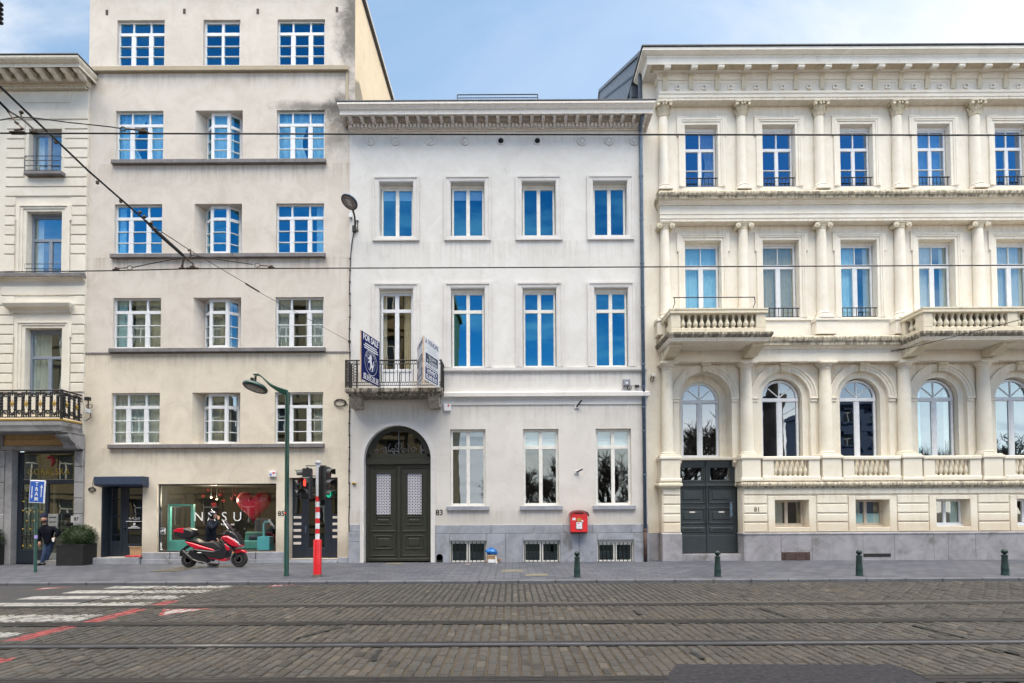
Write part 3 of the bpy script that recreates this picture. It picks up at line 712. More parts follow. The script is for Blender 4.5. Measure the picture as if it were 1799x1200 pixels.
p_.bbox(X(500,985,YT), X(594,985,YT)+0.0, YT-0.12, YT-0.003, -0.05, hE['z0']-0.06, 0.01); p_.box(hE['x0'], hE['x1'], YT-0.003, YT+0.5, -0.05, hE['z0']-0.001)
p_.bbox(X(594,985,YT)+0.004, X(612,985,YT), YT-0.05, YT-0.003, -0.05, Z(600,979,YT), 0.01)
p_.build('plinth', MT['blue'], T)

# ------------------------------------------------------------------ pale grey town house
YM = 0.0
MX0, MX1 = X(612.5, 950), X(1139, 960)
MTOP = Z(870, 181, -0.62)
Mh = thing('town_house', 'pale grey town house with green arched carriage door and for sale boards on its balcony', 'building', ((MX0+MX1)/2, 0, 0))
cx4 = [(X(666,367)+X(726,367))/2, (X(791,367)+X(851,367))/2, (X(916,367)+X(976,367))/2, (X(1041,367)+X(1103,367))/2]
cxs = [cx4[0]+(cx4[3]-cx4[0])*i/3 for i in range(4)]
hw = 0.605
def zz_(py): return Z(870, py)
M3 = [dict(x0=c-hw, x1=c+hw, z0=zz_(414.5), z1=zz_(319.5), d=0.28) for c in cxs]
M2 = [dict(x0=c-hw+0.01, x1=c+hw-0.01, z0=zz_(645), z1=zz_(507), d=0.20) for c in cxs]
zb_slab = Z(690, 684, -0.5)
M2[0]['z0'] = zb_slab+0.05
g4 = [X(822,820), X(950.3,820), X(1078,820)]
M1 = [dict(x0=c-0.625, x1=c+0.625, z0=zz_(889), z1=zz_(754), d=0.20) for c in g4]
ax0, ax1 = X(640, 850), X(757, 850)
zspring = Z(698, 806); ar = (ax1-ax0)/2; axc = (ax0+ax1)/2
hA = dict(x0=ax0, x1=ax1, z0=0.0, z1=zspring+ar, r=1.0, d=0.30)
hB = [H(790, 951, 855, 985, 0, d=0.12), H(919, 951.5, 984, 985, 0, d=0.12), H(1049, 953, 1113, 985.5, 0, d=0.12)]
for h in hB: h['z0'] = -0.045
ztop = Z(870, 232)
wb = MB(); wall(wb, MX0, MX1, -0.05, MTOP-0.1, YM, M3+M2+M1+[hA]+hB)
wb.build('wall', MT['town'], Mh)
sh = MB(); sh.box(MX0+0.02, MX1-0.02, 11.0, 11.1, -0.05, MTOP-0.1)
for zf in (zz_(935), zz_(715), zz_(455), MTOP-0.5): sh.box(MX0+0.02, MX1-0.02, YM+0.32, 11.0, zf-0.15, zf)
sh.box(MX0+0.02, MX1-0.02, 5.0, 5.1, 0, MTOP-0.6)
sh.box(X(768,800), X(768,800)+0.1, YM+0.32, 5.0, 0, MTOP-0.6)
sh.build('inner_floors', MT['darkroom'], Mh)
sw_ = MB(); sw_.quad((MX0+0.001,0.001,-0.05),(MX0+0.001,11.1,-0.05),(MX0+0.001,11.1,MTOP-0.1),(MX0+0.001,0.001,MTOP-0.1)); sw_.quad((MX1,0.001,-0.05),(MX1,0.001,MTOP-0.1),(MX1,11.1,MTOP-0.1),(MX1,11.1,-0.05))
sw_.build('side_wall', MT['town'], Mh)
MB().box(MX0+0.02, MX1-0.02, 0.02, 11.1, MTOP-0.097, MTOP-0.02).build('roof', MT['roof'], Mh)
for i, c in enumerate(cxs):
    h = M3[i]; oz0, oz1 = zz_(423), zz_(310)
    frame_surround(Mh, (c-0.83, c+0.83, oz0, oz1), (h['x0'], h['x1'], h['z0'], h['z1']), YM-0.002, MT['town_trim'])
    window(Mh, (h['x0']+0.02, h['x1']-0.02, h['z0'], h['z1']-0.10), YM+0.22, MT['cream_paint'], MT['g_sky'], 0.075, [(0.5, 0.13)], (), cur=([('blind', MT['blind'], 0.20)] if i in (0,1) else None))
    MB().box(h['x0'], h['x1'], YM+0.2, YM+0.26, h['z1']-0.10, h['z1']+0.02).build('window_head', MT['cream_paint'], Mh)
    h = M2[i]; oz1 = zz_(497); c2 = (h['x0']+h['x1'])/2
    frame_surround(Mh, (c2-0.84, c2+0.84, h['z0'], oz1), (h['x0'], h['x1'], h['z0'], h['z1']), YM-0.002, MT['town_trim'], bottom=False)
    if i == 0:
        zt_ = (zz_(543)-h['z0'])/(h['z1']-0.10-h['z0'])
        zp_ = (zz_(648)-h['z0'])/(h['z1']-0.10-h['z0'])
        fw_ = window(Mh, (h['x0']+0.02, h['x1']-0.02, h['z0'], h['z1']-0.10), YM+0.16, MT['white'], MT['g_warm'], 0.075, [(0.5, 0.15)], [(zt_, 0.12), (zp_, 0.10)], name='french_window', cur=[('right', MT['curtain_warm'], 0.3), ('left', MT['curtain'], 0.16)])
        m = MB()
        for s in (0, 1):
            a = h['x0']+0.10+s*0.60; m.bbox(a, a+0.43, YM+0.175, YM+0.2, h['z0']+0.09, zz_(650), 0.02)
        m.build('door_panel', MT['white'], fw_)
    else:
        zt_ = (zz_(545.5)-h['z0'])/(h['z1']-0.10-h['z0'])
        window(Mh, (h['x0']+0.02, h['x1']-0.02, h['z0'], h['z1']-0.10), YM+0.14, MT['cream_paint'], MT['g_sky'], 0.07, [(0.5, 0.125)], [(zt_, 0.12)])
    MB().box(h['x0'], h['x1'], YM+0.12, YM+0.19, h['z1']-0.10, h['z1']+0.02).build('window_head', MT['cream_paint'], Mh)
gcur = [[('blind', MT['curtain_blue'], 0.24), ('left', MT['curtain_warm'], 0.22)], [('blind', MT['blind'], 0.25)], [('blind', MT['blind'], 0.25)]]
for i, h in enumerate(M1):
    zt_ = (zz_(786)-h['z0'])/(h['z1']-h['z0'])
    window(Mh, (h['x0'], h['x1'], h['z0'], h['z1']), YM+0.12, MT['cream_paint'], MT['g_soft'] if i else MT['g_dark'], 0.085, [(0.5, 0.125)], [(zt_, 0.12)], cur=gcur[i])
    MB().bbox(h['x0']-0.12, h['x1']+0.12, YM-0.09, YM+0.10, zz_(896.5), h['z0']-0.002, 0.012).build('window_sill', MT['blue'], Mh)
for h in hB:
    window(Mh, (h['x0'], h['x1'], h['z0'], h['z1']), YM+0.05, MT['cream_paint'], MT['g_green'], 0.085, [(0.5, 0.12)], (), name='basement_window')
    m = MB()
    for k in range(9):
        xx = h['x0']+0.06+(h['x1']-h['x0']-0.12)*k/8
        m.tube([(xx,YM+0.025,h['z0']),(xx,YM+0.025,h['z1'])], 0.015, 6)
    m.build('window_bars', MT['iron'], Mh)
# string courses
yS = YM-0.10
def zl(py, Y=0.0): return Z(960, py, Y)
m = MB(); m.mould([(0.0, zl(653)), (0.07, zl(653)), (0.09, zl(651)), (0.09, zl(646.5)), (0.0, zl(645.2))], X(775,648), MX1, YM-0.001, YM+0.0, 0, 0.1); m.build('sill_course', MT['town_trim'], Mh)
m = MB(); xa = X(775, 693); m.mould([(0.0, zl(711)), (0.035, zl(711)), (0.035, zl(702)), (0.09, zl(699)), (0.16, zl(696.5,-.1)), (0.16, zl(690,-.1)), (0.13, zl(689)), (0.0, zl(687.5))], xa, MX1, YM-0.001, YM, 0, 0.5); m.build('string_course', MT['town_trim'], Mh)
m = MB().box(MX0+0.25, xa-0.01, YM-0.034, YM-0.002, Z(690,711), Z(690,702)); m.build('string_course', MT['town'], Mh)
# cornice
zc = lambda py, Y: Z(870, py, Y)
prof = [(0.0, zc(231,0)), (0.05, zc(229.5,-.05)), (0.05, zc(227,-.05)), (0.12, zc(226,-.1)), (0.12, zc(216,-.12)), (0.20, zc(214.5,-.15)), (0.20, zc(205,-.2)),
        (0.52, zc(201.5,-.5)), (0.56, zc(200.5,-.55)), (0.56, zc(193,-.56)), (0.60, zc(191.5,-.58)), (0.62, zc(189,-.6)), (0.66, zc(185,-.64)), (0.70, zc(182,-.68)), (0.70, zc(178.8,-.68)), (0.0, zc(178.6,-.68)+0.02)]
CX0, CX1 = MX0+0.02, X(1128,200)
m = MB(); m.mould(prof, CX0, CX1, YM, 0.4, 0.36, 0.42); CO = m.build('cornice', MT['town_cornice'], Mh)
m = MB(); m.box(CX0-0.27, CX1+0.31, -0.715, 0.4, zc(178.6,-.68)+0.022, zc(178.6,-.68)+0.05); m.build('cornice_capping', MT['roof'], CO)
m = MB(); n = 78
for k in range(n):
    xx = CX0+0.0+(CX1-CX0-0.02)*(k+0.5)/n
    m.box(xx-0.038, xx+0.038, -0.205, -0.118, zc(225,-.12), zc(217.2,-.16))
m.build('dentil_course', MT['town_trim'], CO)
m = MB(); zt, zb = zc(202.3,-.45), zc(213.5,-.3)
poly = [(-0.195, zt), (-0.50, zt+0.05), (-0.50, zt-0.05), (-0.46, zt-0.085), (-0.40, zt-0.08), (-0.33, zt-0.10), (-0.27, zb+0.02), (-0.23, zb), (-0.195, zb)]
m.prismx([(y, z) for y, z in poly], CX0+0.06, CX0+0.17)
b0 = m.build('modillion', MT['town_trim'], CO)
for k in range(1, 27):
    copybal(b0, (CX1-CX0-0.10)*k/26, CO)
# frieze medallions and two vent holes
MED = (651.5, 694.5, 756, 817, 1022, 1070, 1114)
for px in MED:
    a, b = U(px, 248.5); m = MB(); m.lathe([(0.155,0.0),(0.155,-0.03),(0.125,-0.045),(0.10,-0.02),(0.085,-0.02),(0.06,-0.05),(0.0001,-0.055)], (a, YM-0.001, b), 20, 'y'); m.build('frieze_medallion', MT['town_trim'], Mh, smooth=30)
for px in (880, 944):
    a, b = U(px, 248); m = MB(); m.lathe([(0.14,0.0),(0.14,-0.03),(0.105,-0.035),(0.095,0.0)], (a, YM-0.001, b), 18, 'y'); f = m.build('frieze_vent', MT['town_trim'], Mh, smooth=30)
    MB().lathe([(0.10,-0.008),(0.0001,-0.008)], (a, YM, b), 12, 'y').box(a-0.03, a+0.09, YM-0.014, YM-0.009, b-0.08, b+0.075).build('vent_hole', MT['blackhole'], f)
# carriage door
m = MB(); m.arc(axc, zspring, ar+0.002, ar+0.08, YM-0.05, YM-0.001); m.arc(axc, zspring, ar+0.08, ar+0.15, YM-0.03, YM-0.001)
for s in (-1, 1):
    a, b = axc+s*(ar+0.002), axc+s*(ar+0.08); c = axc+s*(ar+0.15)
    m.box(a, b, YM-0.05, YM-0.001, 0.0, zspring-0.001); m.box(b, c, YM-0.03, YM-0.001, 0.0, zspring-0.001)
m.build('door_surround', MT['town_trim'], Mh)
yd = YM+0.20; m = MB(); g = MB()
m.arc(axc, zspring+0.09, ar*0.80, ar+0.01, yd, yd+0.10); m.arc(axc, zspring+0.09, ar*0.86, ar*0.94, yd-0.03, yd-0.001)
m.bbox(ax0, ax1, yd-0.06, yd+0.10, Z(698,815.5), Z(698,806), 0.02); m.bbox(ax0, ax1, yd-0.03, yd+0.10, Z(698,806)+0.001, zspring+0.20, 0.015)
m.box(ax0, ax0+0.1, yd+0.01, yd+0.1, zspring-0.01, zspring+0.4); m.box(ax1-0.1, ax1, yd+0.01, yd+0.1, zspring-0.01, zspring+0.4)
m.bbox(ax0, ax0+0.07, yd, yd+0.1, 0.0, Z(698,815.5), 0.01); m.bbox(ax1-0.07, ax1, yd, yd+0.1, 0.0, Z(698,815.5), 0.01)
DR = m.build('carriage_door', MT['greendoor'], Mh)
zt_d = Z(698, 815.5)-0.002
def fl(py): return Z(698, py)
for s in (0, 1):
    l0 = ax0+0.072+s*((ax1-ax0-0.144)/2); l1 = l0+(ax1-ax0-0.144)/2-0.004; lw = l1-l0; m = MB()
    yb_ = yd+0.03
    pz = [(fl(903), fl(832), 0.27, 0.73), ]
    # stiles and rails around the glazed panel
    pa, pb = l0+lw*0.265, l0+lw*0.735; za, zb = fl(904), fl(831)
    m.box(l0, pa, yb_, yb_+0.06, 0.02, zt_d); m.box(pb, l1, yb_, yb_+0.06, 0.02, zt_d); m.box(pa, pb, yb_, yb_+0.06, zb, zt_d); m.box(pa, pb, yb_, yb_+0.06, 0.02, za)
    def raised(x0, x1, z0, z1, d):
        fr = 0.035
        m.bbox(x0-fr, x1+fr, yb_-0.028, yb_-0.001, z0-fr, z0, 0.01); m.bbox(x0-fr, x1+fr, yb_-0.028, yb_-0.001, z1, z1+fr, 0.01)
        m.bbox(x0-fr, x0, yb_-0.028, yb_-0.001, z0+0.001, z1-0.001, 0.01); m.bbox(x1, x1+fr, yb_-0.028, yb_-0.001, z0+0.001, z1-0.001, 0.01)
        if d: m.bbox(x0+0.07, x1-0.07, yb_-0.022, yb_-0.001, z0+0.06, z1-0.06, 0.02)
    raised(l0+lw*0.07+0.05, l1-lw*0.07-0.05, fl(932), fl(822), 0)
    raised(pa, pb, za, zb, 0); raised(pa-0.01, pb+0.01, fl(921), fl(909), 1)
    raised(l0+lw*0.07+0.05, l1-lw*0.07-0.05, fl(976), fl(935), 0); raised(pa-0.02, pb+0.02, fl(963.5), fl(943), 1)
    m.bbox(l0, l1, yb_-0.02, yb_-0.001, 0.02, 0.13, 0.01)
    if s == 0: m.bbox(l1-0.05, l1+0.055, yb_-0.05, yb_-0.03, 0.02, zt_d-0.02, 0.015); m.lathe([(0.022,-0.07),(0.022,0)], (l1, yb_-0.05, fl(935)), 10, 'y')
    lf = m.build('door_leaf', MT['greendoor'], DR)
    nm = 'lace'
    if nm not in MT:
        mm, nt, b = newmat('white metal lace grille'); v = objco(nt, (8.6, 1, 8.6))
        sp = N(nt, 'ShaderNodeSeparateXYZ'); nt.links.new(v, sp.inputs[0])
        fx = math_(nt, 'SUBTRACT', math_(nt, 'FRACT', sp.outputs[0]), 0.5); fz_ = math_(nt, 'SUBTRACT', math_(nt, 'FRACT', sp.outputs[2]), 0.5)
        d = math_(nt, 'SQRT', math_(nt, 'ADD', math_(nt, 'MULTIPLY', fx, fx), math_(nt, 'MULTIPLY', fz_, fz_)))
        d2 = math_(nt, 'ABSOLUTE', math_(nt, 'SUBTRACT', d, 0.34))
        ho = math_(nt, 'MAXIMUM', sstep(nt, d, 0.27, 0.20), sstep(nt, math_(nt, 'MAXIMUM', math_(nt, 'ABSOLUTE', fx), math_(nt, 'ABSOLUTE', fz_)), 0.40, 0.45))
        nt.links.new(mixc(nt, ho, (0.62,0.60,0.66), (0.03,0.03,0.05)), b.inputs['Base Color']); b.inputs['Roughness'].default_value = 0.6
        MT[nm] = mm
    MB().box(pa+0.002, pb-0.002, yb_+0.02, yb_+0.03, za+0.002, zb-0.002).build('lace_panel', MT['lace'], DR)
g.add([(axc+ar*0.82*math.cos(math.pi*k/24), yd+0.06, zspring+0.09+ar*0.82*math.sin(math.pi*k/24)) for k in range(25)], [tuple(range(24,-1,-1))])
g.build('pane', MT['g_dark'], DR)
m = MB(); zb = zspring+0.20
m.tube([(axc,yd+0.0,zb),(axc,yd+0.0,zspring+ar*0.86)], 0.014, 6)
for s in (-1, 1):
    for cx_, r in ((0.20, 0.10), (0.52, 0.12), (0.80, 0.085)):
        pts = [(axc+s*(cx_+math.cos(t)*r*(1-t/9)), yd+0.0, zb+r+math.sin(t)*r*(1-t/9)) for t in [q*0.4 for q in range(0, 20)]]
        m.tube(pts, 0.011, 5)
    m.tube([(axc,yd,zspring+0.62),(axc+s*0.12,yd,zspring+0.50),(axc+s*0.10,yd,zspring+0.40),(axc+s*0.03,yd,zspring+0.36)], 0.009, 5)
    m.tube([(axc+s*0.34,yd,zb+0.02),(axc+s*0.38,yd,zb+0.25),(axc+s*0.30,yd,zb+0.36)], 0.009, 5)
m.build('fanlight_scrolls', plain('grey fanlight iron', (0.14,0.14,0.15), 0.5), DR)
# stone plinth courses
P2 = MB(); yp = -0.06
def pl(xa, xb, za, zb): P2.bbox(xa+0.003, xb-0.003, yp, -0.002, za+0.002, zb-0.002, 0.012)
zj, zp = Z(950, 937), Z(950, 921.5)
ptop = [X(757,930)+0.16] + [X(q, 930) for q in (863, 938, 990, 1040, 1108)] + [MX1]
for i in range(len(ptop)-1): pl(ptop[i], ptop[i+1], zj, zp)
edges = []
hx = [(h['x0'], h['x1']) for h in hB]
zw = hB[0]['z1']+0.015
segs = [(ptop[0], hx[0][0]), (hx[0][1], hx[1][0]), (hx[1][1], hx[2][0]), (hx[2][1], MX1)]
for a, b in segs: 
    mid = (a+b)/2 if b-a > 1.0 else b
    if b-a > 1.0: pl(a, a+(b-a)*0.52, -0.05, zj); pl(a+(b-a)*0.52, b, -0.05, zj)
    else: pl(a, b, -0.05, zj)
for a, b in hx: pl(a, b, zw, zj)
P2.build('plinth', MT['blue'], Mh); P2 = MB()
pl(MX0+0.0, ax0-0.155, -0.05, Z(622,952)); pl(MX0, ax0-0.155, Z(622,952), Z(622,934)); pl(MX0+0.05, ax0-0.155, Z(622,934), Z(622,921))
P2.build('plinth', MT['blue'], Mh)
a, b = U(773, 980, yp); m = MB(); m.box(a-0.13, a+0.10, yp-0.006, yp-0.001, 0.0, b+0.02); m.lathe([(0.115,-0.006),(0.0001,-0.006)], (a-0.015, yp, b+0.02), 16, 'y'); m.build('drain_hole', MT['blackhole'], Mh)
text('house_number', '83', X(772, 901), YM-0.004, Z(772, 901), 0.27, MT['iron'], Mh, bold=0.005)
# balcony
BY = -0.78
bx0, bx1 = X(605, 684, BY), X(776, 684, BY)
zs0, zs1 = Z(690, 688.5, BY), Z(690, 681, BY)
BA = MB(); BA.mould([(0.0, zs0-0.10), (0.05, zs0-0.10), (0.05, zs0-0.05), (0.10, zs0-0.03), (0.14, zs0+0.0), (0.16, zs0+0.02), (0.16, zs1-0.02), (0.14, zs1)], bx0+0.16, bx1-0.16, BY+0.16, -0.002)
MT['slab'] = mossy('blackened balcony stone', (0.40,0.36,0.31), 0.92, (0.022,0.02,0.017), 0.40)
BAL = BA.build('balcony', MT['slab'], Mh)
MT['brk'] = mossy('bracket stone', (0.46,0.42,0.37), 0.7, (0.07,0.06,0.05), 0.48)
for pxc in (625.5, 762.5):
    m = MB(); xc = X(pxc, 703, -0.4); console(m, xc, 0.36, -0.002, 0.56, Z(690,717,-0.3), zs0-0.105)
    m.build('balcony_bracket', MT['brk'], BAL)
RY = BY+0.10; rx0, rx1 = X(607.5, 655, RY), X(775, 655, RY); zr0, zr1 = zs1+0.04, Z(690, 633, RY)
m = MB()
def railing(m, p0, p1, z0, z1, n, r=0.011):
    d = (p1[0]-p0[0], p1[1]-p0[1]); L = math.hypot(*d)
    P = lambda t, z: (p0[0]+d[0]*t, p0[1]+d[1]*t, z)
    m.tube([P(0,z1), P(1,z1)], 0.022, 6); m.tube([P(0,z1-0.13), P(1,z1-0.13)], 0.013, 6); m.tube([P(0,z0+0.06), P(1,z0+0.06)], 0.013, 6); m.tube([P(0,z0+0.17), P(1,z0+0.17)], 0.013, 6)
    for k in range(n+1):
        t = k/n; m.tube([P(t,z0+0.17), P(t,z1-0.13)], r, 5)
    for k in range(n*1):
        for zc, rr in ((z1-0.065, 0.05), (z0+0.115, 0.045)):
            t = (k+0.5)/n; m.tube([P(t+rr/L*math.cos(q*0.7854), zc+rr*math.sin(q*0.7854)) for q in range(9)], 0.007, 4, cap=False)
railing(m, (rx0,RY), (rx1,RY), zr0, zr1, 24)
railing(m, (rx0,RY), (rx0,-0.03), zr0, zr1, 8); railing(m, (rx1,RY), (rx1,-0.03), zr0, zr1, 8)
for xx, yy in ((rx0,RY),(rx1,RY),(rx0+0.38,RY),(rx0,-0.06),(rx1,-0.06)): m.box(xx-0.022, xx+0.022, yy-0.022, yy+0.022, zs1-0.01, zr1+0.02)
for q in range(7):   # lattice bays beside the corner
    zc = zr0+0.2+q*0.095
    m.tube([(rx0+0.02,RY,zc),(rx0+0.36,RY,zc+0.09)], 0.008, 4); m.tube([(rx0+0.36,RY,zc),(rx0+0.02,RY,zc+0.09)], 0.008, 4)
m.build('balcony_railing', MT['iron'], BAL)
# roof railing seen over the cornice
ry = 2.2; a0, z1 = U(803.5, 166.5, ry); a1, _ = U(944.5, 166.5, ry); zb = Z(870, 178, ry)-0.25
m = MB()
for z_, r in ((z1, 0.022), (z1-0.13, 0.016), (zb+0.05, 0.012)): m.tube([(a0,ry,z_),(a1,ry,z_)], r, 6)
for k in range(31):
    xx = a0+(a1-a0)*k/30; m.tube([(xx,ry,zb),(xx,ry,z1-0.13 if 0 < k < 30 else z1)], 0.008 if 0 < k < 30 else 0.024, 5)
m.build('roof_railing', MT['ironblue'], Mh)
# ------------------------------------------------------------------ cream mansion with columns
YR, YB = 0.45, 0.05
CSP = 2.839; CX_ = 5.585
cols = [CX_+CSP*i for i in range(7)]
bays = [CX_+CSP*(i+0.5) for i in range(6)]
RX0, RX1 = X(1131, 500, YR), cols[6]+0.3
Rm = thing('mansion', 'cream stucco mansion with tiers of columns, arched windows and stone balconies', 'building', ((RX0+RX1)/2, 0, 0))
PXR = 1420
def zr(py, Y=YR): return Z(PXR, py, Y)
zcor = zr(80.5, -0.5)
holes = []
tw, mw = [], []
for i, c in enumerate(bays):
    tw.append(dict(x0=c-0.60, x1=c+0.60, z0=zr(327.5), z1=zr(219), d=0.26))
    mw.append(dict(x0=c-0.66, x1=c+0.66, z0=zr(557.5), z1=zr(422), d=0.30))
zb2 = zr(588, -0.6)+0.03
for i in (0, 3, 4): mw[i]['z0'] = zb2
zsp = zr(699, 0.5); AR = 0.95
arch = []
for i, c in enumerate(bays):
    arch.append(dict(x0=c-AR, x1=c+AR, z0=zr(803), z1=zsp+AR, r=1.0, d=(0.50 if i == 0 else 0.12)))
holes = tw+mw+arch
zled = zr(851, 0)
doorh = dict(x0=cols[0]+0.345, x1=cols[1]-0.30, z0=0.0, z1=zled+0.25, d=0.5)
holes = holes+[dict(x0=doorh['x0'], x1=doorh['x1']-0.05, z0=zled-0.001, z1=zr(806.5), d=0.3)]
wb = MB(); wall(wb, RX0, RX1, zled, zcor-0.05, YR, holes); 
wb.quad((RX0,YR,-0.05),(cols[0]-0.2,YR,-0.05),(cols[0]-0.2,YR,zled),(RX0,YR,zled))
# inner plates of the window arches, and the deep reveal below the first one
for i, c in enumerate(bays[1:], 1):
    wall(wb, c-AR-0.05, c+AR+0.05, zr(806), zsp+AR+0.03, YR+0.118, [dict(x0=c-0.74, x1=c+0.74, z0=zr(805), z1=zsp+0.74, r=1.0, d=0.24)])
wall(wb, bays[0]-AR-0.05, bays[0]+AR+0.05, zr(803)-0.002, zsp+AR+0.03, YR+0.498, [dict(x0=bays[0]-0.70, x1=bays[0]+0.70, z0=zr(801.5), z1=zsp+0.70, r=1.0, d=0.14)])
# base storey
bwin = []
for i, c in enumerate(bays[1:], 1):
    bwin.append(dict(x0=c-0.60, x1=c+0.60, z0=Z(1390,926.5,YB), z1=Z(1390,878.5,YB), d=0.45))
wall(wb, cols[0]-0.30, RX1, -0.05, zled, YB, [dict(x0=doorh['x0'], x1=doorh['x1'], z0=-0.05, z1=zled-0.0005, d=0.42, open=1)]+bwin)
wb.quad((cols[0]-0.30,YB,-0.05),(cols[0]-0.30,YB,zled),(cols[0]-0.30,YR+0.05,zled),(cols[0]-0.30,YR+0.05,-0.05))
wb.quad((doorh['x0'],YR+0.001,zled),(doorh['x0'],YR+0.001,zr(803)),(doorh['x0'],YR+0.6,zr(803)),(doorh['x0'],YR+0.6,zled))
wb.build('wall', MT['mans'], Rm)
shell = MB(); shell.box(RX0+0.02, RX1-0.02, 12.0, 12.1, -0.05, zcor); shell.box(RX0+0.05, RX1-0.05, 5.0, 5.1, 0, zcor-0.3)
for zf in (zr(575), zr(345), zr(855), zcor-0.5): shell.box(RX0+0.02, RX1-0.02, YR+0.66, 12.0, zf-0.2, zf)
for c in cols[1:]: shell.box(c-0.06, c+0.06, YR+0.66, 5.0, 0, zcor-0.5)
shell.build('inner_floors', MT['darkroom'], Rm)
# slate clad gable that rises behind the cornice
gx = RX0+0.02; gy0, gz0 = YR, Z(1119, 96, YR); gy1 = 9.3; gz1 = Z(1049, 172, 9.3)+0.3
m = MB(); m.prismx([(YR+0.01, zcor-3.0), (YR+0.01, gz0), (gy1, gz1), (16.0, gz0+1.0), (16.0, 8.0), (YR+0.01, 8.0)], gx, gx+0.10); m.build('slate_gable', MT['slate'], Rm)
m = MB(); m.prismx([(YR-0.02, gz0+0.02), (gy1, gz1+0.02), (16.1, gz0+0.9), (16.1, gz0+1.1), (gy1, gz1+0.16), (YR-0.02, gz0+0.14)], gx-0.06, RX1); m.build('roof', MT['slate'], Rm)
m = MB(); m.prismx([(YR+0.05, gz0-0.55), (gy1, gz1-0.55), (gy1, gz1-0.46), (YR+0.05, gz0-0.46)], gx-0.03, gx-0.001); m.bbox(gx-0.12, gx-0.001, YR-0.05, YR+0.12, zcor-3.0, gz0+0.1, 0.01); m.build('gable_trim', MT['ironblue'], Rm)
m = MB(); a, b = U(1112, 167, 1.2); m.box(gx-0.26, gx-0.002, 1.0, 1.3, b-0.25, b+0.2); m.build('roof_box', MT['ironblue'], Rm)
# top cornice
EX0, EX1 = cols[0]-0.21, RX1; YE = 0.13
ze = lambda py, Y: Z(PXR, py, Y)
prof = [(0.0, ze(141,YE)), (0.03, ze(140.5,YE)), (0.05, ze(138,YE)), (0.05, ze(135,YE)), (0.08, ze(133,YE)), (0.08, ze(130.5,YE)), (0.45, ze(113,-0.3)+0.02), (0.45, ze(112,-0.32)), (0.46, ze(101,-0.33)), (0.48, ze(99,-.34)), (0.48, ze(97,-.35)), (0.52, ze(95,-.38)), (0.58, ze(90,-.44)), (0.60, ze(88,-.46)), (0.62, ze(87,-.48)), (0.62, ze(81.5,-.49)), (0.0, ze(81.3,-.49)+0.02)]
m = MB(); m.mould(prof, EX0, EX1, YE, 0.9, 1.15, 0); CO = m.build('cornice', MT['cornice_wood'], Rm)
zt_ = ze(81.3,-.49)+0.022; MB().box(EX0-0.76, EX1, YE-0.66, 3.0, zt_, zt_+0.035).build('cornice_capping', MT['roof'], CO)
prof = [(0.0, ze(175,YE)), (0.0, ze(171.5,YE)), (0.02, ze(171,YE)), (0.02, ze(166,YE)), (0.05, ze(164.5,YE)), (0.05, ze(161.5,YE)), (0.0, ze(161,YE)), (0.0, ze(139,YE))]
m = MB(); m.mould(prof, EX0, EX1, YE, 0.9, 0.0, 0)
FR = m.build('frieze', MT['mans'], Rm)
bs = None; fs_ = None; sq = None
for i in range(17):
    xx = cols[0]+CSP/3*i; zt, zb = ze(114.5,-0.25), ze(130,YE)
    if bs is None:
        mb = MB(); y0 = YE-0.081
        mb.prismx([(y0, zt-0.0), (YE-0.42, zt+0.04), (YE-0.42, zt-0.06), (YE-0.37, zt-0.11), (YE-0.30, zt-0.09), (YE-0.2, zb+0.02), (y0, zb-0.04)], xx-0.095, xx+0.095)
        mb.box(xx-0.115, xx+0.115, YE-0.448, YE-0.35, zt-0.02, zt+0.045)
        mb.lathe([(0.055,-0.11),(0.055,0.11)], (xx, YE-0.395, zt-0.075), 10, 'x'); bs = mb.build('modillion', MT['cornice_wood'], CO)
        so2 = MB(); zs_f = ze(113,-0.3)+0.016; so2.box(EX0-0.35, EX1, YE-0.445, YE-0.085, zs_f-0.004, zs_f); so2.build('soffit', plain('shaded tan soffit boards', (0.46,0.39,0.29), 0.8, var=0.12), CO)  # tan boards, their colour darkened for the shade under the cornice
        mb = MB(); za, zb2_ = ze(133,YE), ze(158,YE)
        mb.prismx([(YE-0.001, za), (YE-0.085, za), (YE-0.08, za-0.2), (YE-0.045, zb2_+0.03), (YE-0.03, zb2_), (YE-0.001, zb2_)], xx-0.075, xx+0.075); fs_ = mb.build('frieze_bracket', MT['mans_old'], FR)
        mb = MB(); a = xx+CSP/6; b = ze(153.5,YE)
        for (u0,u1,v0,v1) in ((-.08,.08,.045,.08),(-.08,.08,-.08,-.045),(-.08,-.045,-.0449,.0449),(.045,.08,-.0449,.0449)): mb.box(a+u0, a+u1, YE-0.05, YE-0.001, b+v0, b+v1)
        mb.box(a-0.3, a+0.3, YE-0.012, YE-0.001, b+0.16, b+0.19); mb.box(a-0.33, a-0.30, YE-0.012, YE-0.001, b-0.15, b+0.19); mb.box(a+0.3, a+0.33, YE-0.012, YE-0.001, b-0.15, b+0.19)
        sq = mb.build('frieze_square', MT['mans'], FR)
    else:
        copybal(bs, CSP/3*i, CO); copybal(fs_, CSP/3*i, FR)
        if i < 16: copybal(sq, CSP/3*i, FR)
